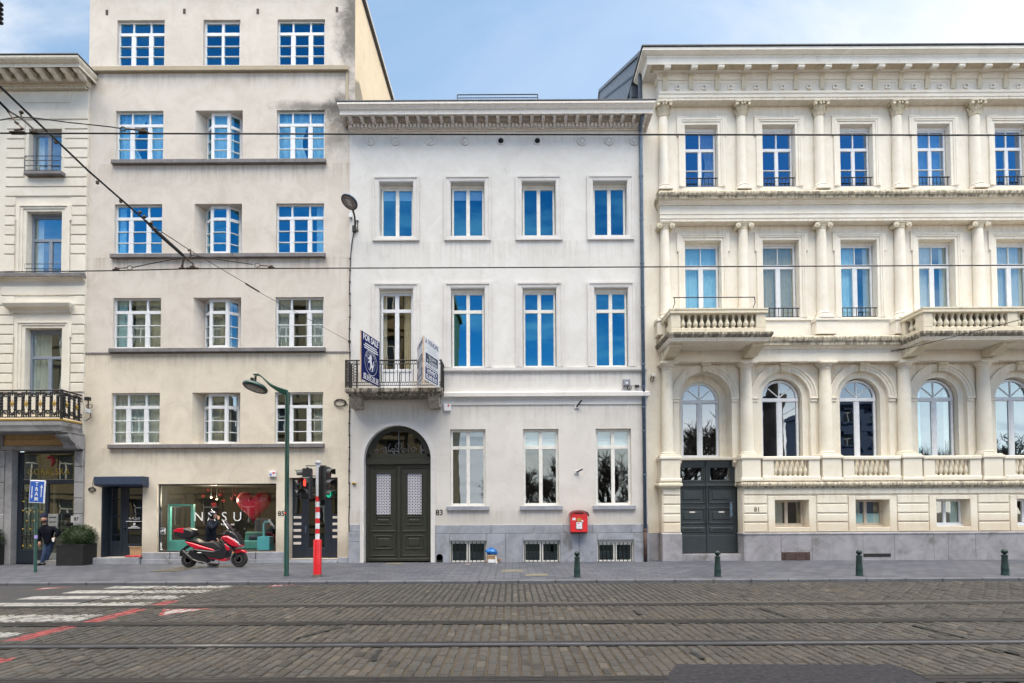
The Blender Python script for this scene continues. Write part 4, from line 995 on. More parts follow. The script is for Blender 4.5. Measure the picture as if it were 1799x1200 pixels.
# entablature between the two upper storeys, and ledge over the arches
def ledge(rows, x0, nm, mat, YE2=YE, rl=0.45, x1=RX1, yb=YR):
    m = MB(); m.mould([(o, ze(py, YE2-o)) for o, py in rows], x0, x1, YE2, yb, rl, 0); return m.build(nm, mat, Rm)
ledge([(0,360),(0.04,359),(0.05,357),(0.10,354),(0.12,351),(0.12,349),(0.20,347.5)], EX0, 'ledge_bed', MT['mans'])
ledge([(0.0,347.4),(0.215,347.2),(0.215,343),(0.26,341),(0.28,338),(0.28,335.5),(0.0,333.5)], EX0, 'ledge', MT['mans_ledge'])
m = MB(); m.mould([(0,ze(388,YE)),(0.0,ze(383.5,YE)),(0.02,ze(383,YE)),(0.02,ze(377,YE)),(0.04,ze(376,YE)),(0.04,ze(374,YE)),(0.0,ze(373.5,YE)),(0.0,ze(360.2,YE))], EX0, EX1, YE, YR, 0.9, 0); m.build('frieze', MT['mans'], Rm)
ledge([(0,614),(0.03,613),(0.06,610),(0.10,608),(0.16,606.5)], EX0, 'ledge_bed', MT['mans'])
ledge([(0.0,606.3),(0.18,606),(0.18,601),(0.23,598),(0.25,594),(0.25,591.5),(0.0,589.5)], EX0, 'ledge', MT['mans_ledge'])
m = MB(); m.mould([(0,ze(635,YE)),(0.0,ze(614.2,YE))], EX0, EX1, YE, YR, 0.9, 0); m.build('frieze', MT['mans'], Rm)
# dado band under the middle storey, with pedestals
m = MB(); m.mould([(0.0,ze(589.6,.4)),(0.04,ze(589.6,.4)),(0.04,ze(564,.4)),(0.09,ze(562.5,.4)),(0.09,ze(560,.4)),(0.0,ze(558.5,.4))], bays[0]+1.2, bays[3]-1.2, YR, YR+0.01, 0, 0); m.build('sill_course', MT['mans'], Rm)
# windows
tcur = [[('right', MT['curtain'], 0.5, 0.5)], [], [], [('full', MT['curtain_blue'])], [('left', MT['curtain'], 0.3)], []]
mcur = [[('full', MT['curtain_blue'])], [('full', MT['curtain_warm'])], [('left', MT['curtain_blue'], 0.55), ('right', MT['curtain'], 0.2)], [('left', MT['curtain'], 0.6), ('right', MT['curtain'], 0.2)], [('full', MT['curtain'])], []]
def ears(r, y, mat, zbot, ow=0.24):
    """architrave with ears at its upper corners"""
    m = MB(); x0, x1, z0, z1 = r
    for a, b, t in ((0.0, 0.10, 0.02), (0.10, 0.16, 0.045), (0.16, ow, 0.06)):
        m.bbox(x0-b, x0-a, y-t, y-0.002, zbot, z1+b, 0.008); m.bbox(x1+a, x1+b, y-t, y-0.002, zbot, z1+b, 0.008); m.bbox(x0-a, x1+a, y-t, y-0.002, z1+a, z1+b, 0.008)
    for s in (x0-ow-0.065, x1+ow): m.bbox(s, s+0.065, y-0.06, y-0.002, z1-0.42, z1+ow, 0.008)
    for s in (x0-ow-0.065, x1+ow-0.33): m.bbox(s, s+0.395, y-0.06, y-0.002, z1+ow+0.001, z1+ow+0.06, 0.008)
    return m.build('window_surround', mat, Rm)
def bars(r, y, h, n=9):
    m = MB()
    m.tube([(r[0],y,r[2]+h),(r[1],y,r[2]+h)], 0.020, 6); m.tube([(r[0],y,r[2]+0.04),(r[1],y,r[2]+0.04)], 0.014, 6)
    for k in range(n): xx = r[0]+0.07+(r[1]-r[0]-0.14)*k/(n-1); m.tube([(xx,y,r[2]+0.02),(xx,y,r[2]+h)], 0.013, 5)
    return m.build('window_guard', MT['iron'], Rm)
for i, c in enumerate(bays):
    h = tw[i]; r = (h['x0']+0.03, h['x1']-0.02, h['z0'], h['z1']-0.12)
    ears((h['x0'], h['x1'], h['z0'], h['z1']), YR, MT['mans'], h['z0'])
    window(Rm, r, YR+0.20, MT['white'], MT['g_top'], 0.06, [(0.5, 0.13, 0, 0.66), (0.5, 0.045, 0.7, 1)], [(0.68, 0.11), (0.33, 0.03)], cur=tcur[i])
    MB().box(h['x0'], h['x1'], YR+0.18, YR+0.25, h['z1']-0.12, h['z1']+0.02).build('window_head', MT['white'], Rm)
    bars((h['x0'], h['x1'], h['z0'], h['z1']), YR+0.06, 0.36)
    h = mw[i]; r = (h['x0']+0.02, h['x1']-0.02, h['z0'], h['z1']-0.10)
    ears((h['x0'], h['x1'], h['z0'], h['z1']), YR, MT['mans'], h['z0'] if h['z0'] != zb2 else zb2)
    zt_ = (zr(464)-r[2])/(r[3]-r[2])
    window(Rm, r, YR+0.24, MT['white'], (MT['g_mid'], MT['g_warm'])[i == 1], 0.075, [(0.5, 0.17, 0, zt_), (0.5, 0.035, zt_, 1)], [(zt_, 0.15)], cur=mcur[i])
    MB().box(h['x0'], h['x1'], YR+0.22, YR+0.29, h['z1']-0.10, h['z1']+0.02).build('window_head', MT['cream_paint'], Rm)
    if i not in (0, 3, 4): bars((h['x0'], h['x1'], h['z0'], h['z1']), YR+0.06, 0.36, 8)
def archwin(c, r, zb, y, gm, cur=None):
    fm, g = MB(), MB(); w = 0.085
    fm.arc(c, zsp, r-w, r, y, y+0.07); fm.bbox(c-r, c-r+w, y, y+0.07, zb, zsp, 0.006); fm.bbox(c+r-w, c+r, y, y+0.07, zb, zsp, 0.006)
    fm.bbox(c-r+w, c+r-w, y, y+0.07, zb, zb+0.10, 0.006)
    fm.bbox(c-r+0.001, c+r-0.001, y-0.02, y+0.06, zsp-0.09, zsp+0.04, 0.01)
    fm.bbox(c-0.055, c+0.055, y-0.006, y+0.06, zb+0.10, zsp-0.09, 0.008); fm.bbox(c-0.022, c+0.022, y+0.01, y+0.05, zsp+0.04, zsp+r-w, 0.004)
    for s in (-1, 1):
        fm.tube([(c, y+0.03, zsp+0.06), (c+s*(r-w)*0.72, y+0.03, zsp+(r-w)*0.72)], 0.022, 6)
    for s in (-1, 1): fm.bbox(c+0.056 if s > 0 else c-0.10, c+0.10 if s > 0 else c-0.056, y+0.004, y+0.06, zb+0.10, zsp-0.09, 0.004)
    f = fm.build('arched_window', MT['white'], Rm)
    g.add([(c-r+0.03,y+0.035,zb),(c+r-0.03,y+0.035,zb)]+[(c+(r-0.03)*math.cos(math.pi*k/24), y+0.035, zsp+(r-0.03)*math.sin(math.pi*k/24)) for k in range(25)], [tuple(range(27))])
    g.build('pane', gm, f)
    for k in (cur or ()):
        a, b = (c-r+0.03, c-r+2*r*k[2]) if k[0] == 'left' else (c+r-2*r*k[2], c+r-0.03)
        curtain(f, a, b, y+0.16, zb, zsp+0.3, k[1], waves=4)
    return f
MT['g_arch'] = glass('arched window glass', 0.27, (0.9,0.95,1.0), (0.7,0.75,0.78), 0.002)
MT['g_navy'] = glass('dark arched window glass', 0.22, (0.7,0.85,1.0), (0.3,0.38,0.5), 0.003)
archwin(bays[0], 0.70, zr(801), YR+0.57, MT['g_arch'])
for i in range(1, 6):
    archwin(bays[i], 0.70, zr(809), YR+0.30, (MT['g_arch'], MT['g_navy'], MT['g_mid'], MT['g_mid'], MT['g_mid'])[i-1], [None, None, [('right', MT['curtain'], 0.16), ('left', MT['curtain_blue'], 0.22)], [('left', MT['curtain'], 0.2)], None][i-1])
for i, c in enumerate(bays):
    m = MB(); y = YR
    m.arc(c, zsp, AR+0.001, AR+0.10, y-0.025, y-0.002, 0, math.pi, 32); m.arc(c, zsp, AR+0.101, AR+0.19, y-0.045, y-0.002, 0, math.pi, 32); m.arc(c, zsp, AR+0.191, AR+0.27, y-0.075, y-0.002, 0, math.pi, 32)
    for s in (-1, 1):
        a, b = c+s*(AR-0.03), c+s*(AR+0.27)
        m.bbox(a, b, y-0.09, y-0.002, zsp-0.06, zsp-0.002, 0.012); m.bbox(c+s*AR, c+s*(AR+0.24), y-0.06, y-0.002, zsp-0.16, zsp-0.061, 0.012)
        m.bbox(c+s*(AR), c+s*(AR+0.20), y-0.022, y-0.002, zr(803), zsp-0.161, 0.006)
    m.build('archivolt', MT['mans'], Rm)
    m = MB(); zk0, zk1 = zsp+AR-0.02, ze(635,YE)-0.002
    m.prismx([(y-0.002, zk0), (y-0.10, zk0), (y-0.13, zk0+0.05), (y-0.10, zk0+0.10), (y-0.14, zk0+0.2), (y-0.19, zk1-0.09), (y-0.19, zk1-0.07), (y-0.002, zk1-0.07)], c-0.12, c+0.12); m.bbox(c-0.18, c+0.18, y-0.22, y-0.002, zk1-0.069, zk1, 0.01)
    m.build('keystone', MT['mans_old'], Rm)
# columns of the three storeys
def column(x, y, z0, z1, r0, r1, kind):
    h = z1-z0; m = MB()
    ch = {'doric': 0.27, 'ionic': 0.24, 'corinth': 0.48}[kind]; bh = {'doric': 0.16, 'ionic': 0.26, 'corinth': 0.26}[kind]
    pr = [(r0, z0+bh)]+[(r0+(r1-r0)*(t**1.6), z0+bh+(h-bh-ch)*t) for t in (0.2,0.4,0.6,0.8,1.0)]
    m.lathe([(r, z) for r, z in pr], (x, y, 0), 20); S = m.build('column', MT['mans'], Rm, smooth=40)
    m = MB(); m.lathe([(r0*1.38, z0+bh*0.30), (r0*1.44, z0+bh*0.42), (r0*1.36, z0+bh*0.56), (r0*1.16, z0+bh*0.62), (r0*1.14, z0+bh*0.72), (r0*1.26, z0+bh*0.80), (r0*1.20, z0+bh*0.93), (r0, z0+bh)], (x, y, 0), 20)
    m.bbox(x-r0*1.48, x+r0*1.48, y-r0*1.48, YR-0.001, z0, z0+bh*0.30, 0.008); m.build('column_base', MT['mans'], S, smooth=30)
    m = MB(); zc = z1-ch
    if kind == 'doric':
        m.lathe([(r1, zc), (r1*1.12, zc+0.01), (r1*1.12, zc+0.03), (r1*1.0, zc+0.035), (r1*1.02, zc+0.10), (r1*1.22, zc+0.12), (r1*1.45, zc+0.19)], (x, y, 0), 20); m.bbox(x-r1*1.62, x+r1*1.62, y-r1*1.62, YR-0.001, zc+0.19, z1-0.001, 0.015)
    elif kind == 'ionic':
        m.lathe([(r1, zc), (r1*1.12, zc+0.02), (r1*1.12, zc+0.04), (r1*1.0, zc+0.05), (r1*1.25, zc+0.14)], (x, y, 0), 20)
        for s in (-1, 1):
            m.lathe([(0.085,-0.17),(0.10,-0.165),(0.10,-0.14),(0.08,-0.13),(0.08,0.12),(0.10,0.14),(0.10,0.16)], (x+s*(r1+0.075), y-0.02, zc+0.12), 14, 'y')
            m.lathe([(0.055,-0.185),(0.055,-0.16)], (x+s*(r1+0.075), y-0.02, zc+0.12), 12, 'y'); m.lathe([(0.025,-0.20),(0.025,-0.16)], (x+s*(r1+0.075), y-0.02, zc+0.12), 8, 'y')
        m.box(x-r1-0.08, x+r1+0.08, y-r1-0.01, YR-0.001, zc+0.15, zc+0.19); m.bbox(x-r1-0.10, x+r1+0.10, y-r1-0.04, YR-0.001, zc+0.191, z1-0.001, 0.01)
    else:
        m.lathe([(r1*0.95, zc), (r1*1.0, zc+0.25), (r1*1.3, zc+0.40)], (x, y, 0), 16); m.lathe([(r1*1.0, zc-0.03), (r1*1.18, zc-0.01), (r1*1.0, zc+0.01)], (x, y, 0), 16)
        for row, (zz, ln, k) in enumerate(((zc, 0.17, 8), (zc+0.12, 0.19, 8))):
            for q in range(k):
                a = 2*math.pi*(q+0.5*row)/k+0.2; ca, sa = math.cos(a), math.sin(a)
                if y+sa*r1 > YR: continue
                L = []
                for t, o, w in ((0,0.0,0.05),(0.5,0.012,0.06),(0.85,0.05,0.055),(1.0,0.085,0.04),(0.88,0.105,0.02)):
                    rr = r1*(1.0+0.12*t*row)+o; zq = zz+ln*t
                    for sg, oo in ((-1,0),(0,0.012),(1,0)): L.append((x+ca*(rr+oo)-sa*w*sg, y+sa*(rr+oo)+ca*w*sg, zq))
                m.add(L, [(3*j+u, 3*j+u+1, 3*j+4+u, 3*j+3+u) for j in range(4) for u in (0, 1)])
        for s in (-1, 1):
            m.lathe([(0.055,-0.05),(0.055,0.05)], (x+s*(r1+0.07), y-r1-0.03, zc+0.36), 10, 'y'); m.lathe([(0.035,-0.07),(0.035,0.05)], (x+s*0.05, y-r1-0.03, zc+0.36), 8, 'y')
        m.sphere((x, y-r1-0.1, zc+0.43), 0.035, 8, 6); m.bbox(x-r1-0.12, x+r1+0.12, y-r1-0.10, YR-0.001, zc+0.405, z1-0.001, 0.015)
    m.build('capital', MT['mans_old'] if kind != 'doric' else MT['mans'], S, smooth=30)
    return S
YC = 0.34
for i, x in enumerate(cols[:6]):
    column(x, YC, zr(333.5, .2), ze(175.2,YE), 0.175, 0.15, 'corinth')
    column(x, YC, zr(560, .2), ze(388.2,YE), 0.185, 0.155, 'ionic')
    column(x, YC-0.04, zr(801, .1), ze(635.2,YE), 0.225, 0.185, 'doric')
    m = MB(); a = 0.40
    m.bbox(x-0.36, x+0.36, 0.12, YR-0.002, ze(589.4,.3), ze(565,.2), 0.01); m.bbox(x-0.40, x+0.40, 0.08, YR-0.002, ze(565,.2)+0.001, zr(560,.2)-0.001, 0.02)
    m.build('pedestal', MT['mans'], Rm)
    m = MB(); yf = -0.03; za, zb = Z(PXR,845.5,0), zr(801,.1)
    m.bbox(x-0.33, x+0.33, yf, YR-0.002, za+0.13, zb-0.11, 0.008); m.bbox(x-0.38, x+0.38, yf-0.04, YR-0.002, zb-0.109, zb-0.001, 0.02); m.bbox(x-0.38, x+0.38, yf-0.04, YR-0.002, za, za+0.129, 0.03)
    m.build('pedestal', MT['mans'], Rm)
# ledge over the base, plinth, rustication
def strip(rows, x0, x1, nm, mat, y=YB, rl=0.0, rr=0.0, yb=YR):
    m = MB(); m.mould([(o, Z(PXR, py, y-o)) for o, py in rows], x0, x1, y, yb, rl, rr); return m.build(nm, mat, Rm)
rows = [(0.0,858),(0.04,857),(0.07,854),(0.16,853),(0.17,850),(0.15,847.5),(0.0,845.7)]
bx1 = doorh['x1']+0.0
strip(rows, cols[0]-0.30, doorh['x0']-0.03, 'base_ledge', MT['mans_old'], rl=0.9, rr=0.4); strip(rows, bx1+0.05, RX1, 'base_ledge', MT['mans_ledge'], rl=0.9)
def zp_(py): return Z(1390, py, YB-0.03)
pz = [935.5, 917.5, 902, 885.5, 869.5, 858.5]
m = MB()
def rus(x0, x1, k0, k1):
    for k in range(k0, k1):
        m.bbox(x0, x1, YB-0.045, YB-0.002, zp_(pz[k])+0.022, zp_(pz[k+1])-0.022, 0.018)
rus(cols[0]-0.27, doorh['x0']-0.02, 0, 5)
xs0 = bx1+0.03
rus(xs0, bays[1]-0.88, 0, 4); rus(xs0, RX1, 4, 5)
for i in range(1, 5): rus(bays[i]+0.88, bays[i+1]-0.88, 0, 4)
m.build('rusticated_blocks', MT['mans'], Rm)
for i, c in enumerate(bays[1:], 1):
    h = bwin[i-1]
    ro = (c-0.84, c+0.84, zp_(935.5)+0.02, zp_(872)); m = MB()
    m.bbox(ro[0], h['x0'], YB-0.04, YB-0.002, ro[2], ro[3], 0.01); m.bbox(h['x1'], ro[1], YB-0.04, YB-0.002, ro[2], ro[3], 0.01)
    m.bbox(h['x0'], h['x1'], YB-0.04, YB-0.002, h['z1'], ro[3], 0.01); m.bbox(h['x0'], h['x1'], YB-0.04, YB-0.002, ro[2], h['z0'], 0.01); m.build('window_surround', MT['mans'], Rm)
    fm = MT['tan_paint'] if i < 3 else MT['white']
    window(Rm, (h['x0'], h['x1'], h['z0']+0.05, h['z1']), YB+0.36, fm, MT['g_warm'], 0.075, [(0.5, 0.11)], (), 'base_window', cur=[[('left', MT['curtain'], 0.45)], [('half', MT['curtain_blue'], 0.46), ('left', MT['curtain'], 0.4)], [('right', MT['curtain_blue'], 0.25)], None, None][i-1])
    MB().bbox(h['x0'], h['x1'], YB+0.26, YB+0.40, h['z0']+0.001, h['z0']+0.06, 0.01).build('window_sill', fm, Rm)
m = MB(); zp0, zpt = -0.05, zp_(936)
def pq(a, b, y=YB-0.10): m.bbox(a+0.003, b-0.003, y, YB-0.003, zp0, zpt-0.06, 0.008)
px_ = [bx1+0.02, X(1370,960,YB), X(1424,960,YB), X(1513,960,YB), X(1568,960,YB), X(1637,960,YB), X(1662,960,YB), X(1710,960,YB), X(1800,960,YB), RX1]
for i in range(len(px_)-1): pq(px_[i], px_[i+1])
m.mould([(0.10, zpt-0.058), (0.115, zpt-0.055), (0.115, zpt-0.02), (0.05, zpt+0.01), (0, zpt+0.01)], px_[0], RX1, YB, YR, 0.5, 0)
m.box(doorh['x1']-0.015, doorh['x1']+0.015, YB-0.09, YR+0.02, -0.05, zpt-0.01); m.box(cols[0]-0.33, cols[0]-0.302, YB-0.002, YR-0.09, -0.05, zpt-0.05); m.box(doorh['x0']-0.015, doorh['x0']+0.012, YB-0.0, YR+0.02, -0.05, zpt-0.01)
pq(cols[0]-0.33, doorh['x0']+0.02); m.mould([(0.10, zpt-0.058), (0.10, zpt-0.02), (0.04, zpt+0.02), (0, zpt+0.02)], cols[0]-0.30, doorh['x0']-0.0, YB, YR, 0.3, 0.2)
m.bbox(MX1+0.01, cols[0]-0.34, YR-0.08, YR-0.003, zp0, zpt, 0.01)
m.box(doorh['x0']-0.0, doorh['x1'], YB+0.06, YR+0.3, -0.05, Z(1240,973,0.4)); m.build('plinth', MT['purple'], Rm)
a0, a1, z0, z1 = RC(1373, 970, 1423, 982.5, YB-0.1); m = MB(); m.box(a0, a1, YB-0.108, YB-0.101, 0.01, z1)
for k in (0.12, 0.5, 0.88): m.box(a0+(a1-a0)*k-0.01, a0+(a1-a0)*k+0.01, YB-0.125, YB-0.109, 0.05, z1-0.05)
m.build('vent_plate', MT['rust'], Rm)
a0, a1, z0, z1 = RC(1517, 972.5, 1565, 978.5, YB-0.1); MB().box(a0, a1, YB-0.106, YB-0.101, z0, z1).build('vent_slot', MT['blackhole'], Rm)
text('house_number', '81', X(1330, 895, 0), YB-0.052, Z(1330, 895.5, 0), 0.22, plain('brass number', (0.16,0.13,0.09), 0.5), Rm, bold=0.004)
# front door of the mansion
x0, x1, z0 = doorh['x0'], doorh['x1']-0.004, Z(1240,972.5,0.5); zt_ = zr(806.5, .5); yd = YR+0.06
D = MB(); D.bbox(x0, x0+0.05, yd, yd+0.1, z0, zt_, 0.006); D.bbox(x1-0.03, x1, yd, yd+0.1, z0, zt_, 0.006); D.box(x0+0.04, x1-0.02, yd+0.065, yd+0.1, zt_-0.03, zt_-0.001)
DR = D.build('front_door', MT['slatedoor'], Rm)
def zd(py): return Z(1240, py, yd)
for s in (0, 1):
    l0 = x0+0.052+s*(x1-x0-0.082)/2; l1 = l0+(x1-x0-0.082)/2-0.004; m = MB(); y0 = yd+0.03
    wa, wb_ = l0+0.15, l1-0.15; zg0, zg1 = zd(843), zd(822)
    m.box(l0, wa, y0, y0+0.06, z0, zt_); m.box(wb_, l1, y0, y0+0.06, z0, zt_); m.box(wa, wb_, y0, y0+0.06, zg1, zt_); m.box(wa, wb_, y0, y0+0.06, z0, zg0)
    for (pa, pb, inn) in ((846,819,0),(884.5,856,1),(920,892,1)):
        za, zb = zd(pa), zd(pb); fr = 0.045; e = 0.06
        m.bbox(l0+e, l1-e, y0-0.035, y0-0.001, za-0, za+fr, 0.012); m.bbox(l0+e, l1-e, y0-0.035, y0-0.001, zb-fr, zb, 0.012)
        m.bbox(l0+e, l0+e+fr, y0-0.035, y0-0.001, za+fr, zb-fr, 0.012); m.bbox(l1-e-fr, l1-e, y0-0.035, y0-0.001, za+fr, zb-fr, 0.012)
        if inn: m.bbox(l0+e+0.14, l1-e-0.14, y0-0.025, y0-0.001, za+0.14, zb-0.14, 0.02)
    za = zd(931); m.bbox(l0+0.08, l1-0.08, y0-0.03, y0-0.001, za-0.10, za+0.10, 0.03)
    m.bbox(l0+0.02, l1-0.02, y0-0.02, y0-0.001, z0+0.01, zd(941), 0.01)
    if s == 0: m.bbox(l1-0.02, l1+0.045, y0-0.045, y0-0.022, z0, zt_, 0.012); m.lathe([(0.025,-0.09),(0.03,-0.07),(0.012,-0.05),(0.012,0)], (l1-0.05, y0, zd(917)), 10, 'y')
    lf = m.build('door_leaf', MT['slatedoor'], DR)
    MB().box(l0+0.2, l1-0.2, y0-0.034, y0-0.0305, za-0.02, za+0.02).build('letter_slot', MT['blackhole'], DR)
    MB().box((l0+l1)/2-0.10, (l0+l1)/2+0.10, y0-0.03, y0-0.0255, zd(899.5)-0.025, zd(899.5)+0.02).build('name_plate', MT['slot'], DR)
    g = MB().quad((wa,y0+0.04,zg0),(wb_,y0+0.04,zg0),(wb_,y0+0.04,zg1),(wa,y0+0.04,zg1)); g.build('pane', MT['g_dark'], DR)
    m = MB(); cx_, cz = (wa+wb_)/2, (zg0+zg1)/2
    for q in range(8):
        a = q*math.pi/4; m.tube([(cx_, y0+0.02, cz), (cx_+math.cos(a)*0.2*(1.25 if q % 2 else 1), y0+0.02, cz+math.sin(a)*0.19*(1.25 if q % 2 else 1))], 0.008, 5)
    m.lathe([(0.05,-0.01),(0.0001,-0.012)], (cx_, y0+0.02, cz), 10, 'y'); m.build('star_grille', MT['iron'], DR)
m = MB(); m.mould([(0, zr(806.3,.2)), (0.08, zr(806,.2)), (0.10, zr(802,.2)), (0.0, zr(801,.2))], x0-0.02, doorh['x1'], YR+0.0, YR+0.55, 0, 0); m.build('door_lintel', MT['mans'], Rm)
for s, xx in ((1, x0+0.07), (-1, x1-0.07)):
    m = MB(); zt2 = zr(806.5,.2); m.prismx([(YR+0.05, zt2), (YR-0.10, zt2), (YR-0.09, zt2-0.08), (YR+0.0, zt2-0.2), (YR+0.05, zt2-0.24)], xx-0.09, xx+0.09); m.lathe([(0.05,-0.1),(0.05,0.1)], (xx, YR-0.05, zt2-0.07), 10, 'x'); m.build('door_bracket', MT['mans_old'], Rm)
m = MB(); a, b = U(1285.5, 898, YR); m.bbox(X(1285.5,898,.25)-0.03, X(1285.5,898,.25)+0.05, YB+0.25, YB+0.29, Z(1285,908,.25), Z(1285,883,.25), 0.008); m.build('door_intercom', MT['zinc'], Rm)
# balustrades between the pedestals
for i in range(1, 6):
    c = bays[i]; z0, z1 = Z(PXR,845.5,0), Z(PXR,801.5,0); y = 0.10; e = CSP/2-0.40
    m = MB(); m.bbox(c-e, c+e, y-0.14, y+0.14, z1-0.14, z1, 0.03); m.bbox(c-e-0.0, c+e, y-0.14, y+0.14, z0, z0+0.18, 0.03)
    for s in (-1, 1): m.bbox(c+s*e*0.99 if s < 0 else c+0.62, c-0.62 if s < 0 else c+s*e*0.99, y-0.10, y+0.10, z0+0.18, z1-0.14, 0.01)
    B = m.build('balustrade', MT['mans'], Rm)
    b0 = baluster(c-0.53, y, z0+0.18, z1-0.14, MT['mans_old'], B, 1.05)
    for k in range(1, 7): copybal(b0, k*1.06/6, B)
# balconies
def balcony(x0, x1, blocks, nm):
    yf = -0.88; z0, z1 = Z(1260,596,-.95), Z(1260,583.5,-.95)
    m = MB(); m.mould([(0.0, z0-0.06), (0.06, z0-0.05), (0.08, z0), (0.10, z0+0.02), (0.14, z0+0.10), (0.17, z0+0.16), (0.17, z1-0.02), (0.13, z1)], x0, x1, yf+0.02, YR-0.003, 1, 1)
    B = m.build(nm, MT['mans'], Rm)
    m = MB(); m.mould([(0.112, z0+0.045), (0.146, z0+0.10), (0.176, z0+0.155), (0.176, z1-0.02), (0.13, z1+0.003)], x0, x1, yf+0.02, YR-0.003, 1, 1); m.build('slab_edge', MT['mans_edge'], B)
    zr0, zr1 = z1+0.002, Z(1260,541.5,yf)
    def run(p0, p1, n, nrm):
        pass
    m = MB(); t = 0.11
    m.bbox(x0+0.0, x1, yf, yf+2*t, zr0, zr0+0.17, 0.012); m.mould([(-0.0, zr1-0.2), (0.05, zr1-0.17), (0.05, zr1-0.10), (0.03, zr1-0.09), (0.06, zr1-0.06), (0.06, zr1-0.01), (0.03, zr1)], x0, x1, yf+0.0, YR-0.003, 1, 1)
    for s in (x0, x1-2*t): m.bbox(s, s+2*t, yf+2*t+0.001, YR-0.003, zr0, zr0+0.17, 0.012)
    for (a, b) in blocks: m.bbox(a, b, yf+0.001, yf+2*t-0.001, zr0+0.171, zr1-0.2, 0.01)
    for s in (x0+0.001, x1-2*t-0.001): m.bbox(s, s+2*t, YR-0.5, YR-0.003, zr0+0.171, zr1-0.2, 0.01); m.bbox(s, s+2*t, yf+2*t, yf+2*t+0.12, zr0+0.171, zr1-0.2, 0.01)
    m.build('parapet', MT['mans_old'], B)
    prev = None
    for j in range(len(blocks)-1):
        a, b = blocks[j][1], blocks[j+1][0]; n = max(3, round((b-a)/0.205))
        for k in range(n):
            xx = a+(b-a)*(k+0.5)/n
            if prev is None: prev = baluster(xx, yf+t, zr0+0.17, zr1-0.2, MT['mans_old'], B, 1.25); px0 = xx
            else: copybal(prev, xx-px0, B)
    for s in (x0+t, x1-t):
        for k in range(2): copybal(prev, s-px0, B, dy=0.32+0.22*k)
    return B
b1 = balcony(bays[0]-1.60, bays[0]+1.60, [(bays[0]-1.60, bays[0]-1.28), (bays[0]+1.28, bays[0]+1.60)], 'balcony')
b2 = balcony(bays[3]-1.60, bays[4]+1.60, [(bays[3]-1.60, bays[3]-1.28), (cols[4]-0.17, cols[4]+0.17), (bays[4]+1.28, bays[4]+1.60)], 'balcony')
for B, xs in ((b1, (cols[0]+0.02, cols[1]-0.02)), (b2, (cols[3]+0.02, cols[4], cols[5]-0.02))):
    for xx in xs:
        m = MB(); console(m, xx, 0.40, YE-0.003, 0.86, ze(627,-.1), Z(1260,596,-.95)-0.062); m.build('balcony_bracket', MT['mans_old'], B)
m = MB(); zz0 = Z(1260,541,-.8); zt_ = Z(1260,522.5,-.8); xa, xb = X(1184,523,-.8), X(1325,523,-.8)
m.tube([(xa-0.03,-.8,zt_),(xb+0.03,-.8,zt_)], 0.017, 6)
for xx, d in ((xa,-0.05),(xb,-0.05)): m.tube([(xx+0.01,-.8,zt_),(xx+0.03,-.8,(zt_+zz0)/2),(xx+d,-.8,zz0-0.02)], 0.014, 6)
m.build('balcony_handrail', MT['iron'], b1)

# ------------------------------------------------------------------ ivory house with the jewellery style shop front at the left edge
YL = 0.0
LX0, LX1 = X(-230, 500), X(150.5, 500)
Lh = thing('corner_house', 'ivory house with banded stonework and a black iron balcony, cut off by the picture edge', 'building', ((LX0+LX1)/2, 0, 0))
def zl_(py, Y=0.0): return Z(80, py, Y)
w3 = H(50, 226, 108, 306, 0, d=0.20); w2 = H(47.5, 372.5, 109, 481, 0, d=0.24); w1 = H(44.5, 577, 109, 692, 0, d=0.24)
hO = H(13, 790, 130, 986, 0, d=0.30); hO['z0'] = 0.0
LTOP = zl_(100, -0.75)
wb = MB(); wall(wb, LX0, LX1, zl_(757), LTOP-0.05, YL, [w3, w2, w1]); LW = wb.build('wall', MT['left'], Lh)
m = MB(); m.quad((LX1,YL,-0.05),(LX1,13,-0.05),(LX1,13,LTOP-0.05),(LX1,YL,LTOP-0.05)); m.box(LX0, LX1-0.01, 13, 13.1, -0.05, LTOP); m.build('side_wall', MT['left'], Lh)
m = MB(); m.box(LX0, LX1-0.02, YL+0.01, 13, LTOP-0.049, LTOP-0.0); m.build('roof', MT['roof'], Lh)
m = MB()
for zf in (zl_(325), zl_(500), zl_(745)): m.box(LX0+0.02, LX1-0.02, YL+0.32, 6.0, zf-0.12, zf)
m.box(LX0, LX1-0.02, 6.0, 6.1, -0.05, LTOP-0.3); m.build('inner_floors', MT['darkroom'], Lh)
m = MB(); sx0 = X(9.5, 400)
def course(a, b, xa, xb): m.bbox(xa, xb, YL-0.035, YL-0.002, zl_(b)+0.02, zl_(a)-0.02, 0.014)
ys = [194.5+16.85*i for i in range(17)]; ys[-1] = 478
xr = LX1-0.005
for i in range(16):
    a, b = ys[i], ys[i+1]; mid = (a+b)/2
    if b < 228 or (311 < a and b < 362): course(a, b, sx0, xr)
    elif mid < 311: course(a, b, sx0, w3['x0']-0.12); course(a, b, w3['x1']+0.12, xr)
    else: course(a, b, sx0, w2['x0']-0.42); course(a, b, w2['x1']+0.32, xr)
ys = [503, 520]+[537+17*i for i in range(10)]
for i in range(11):
    a, b = ys[i], ys[i+1]
    if b < 534: course(a, b, sx0-0.08, xr)
    else: course(a, b, sx0-0.15, w1['x0']-0.42); course(a, b, w1['x1']+0.32, xr)
m.bbox(X(40,175), X(124,175), YL-0.02, YL-0.002, zl_(181), zl_(162), 0.01)
m.build('banded_blocks', MT['left'], Lh)
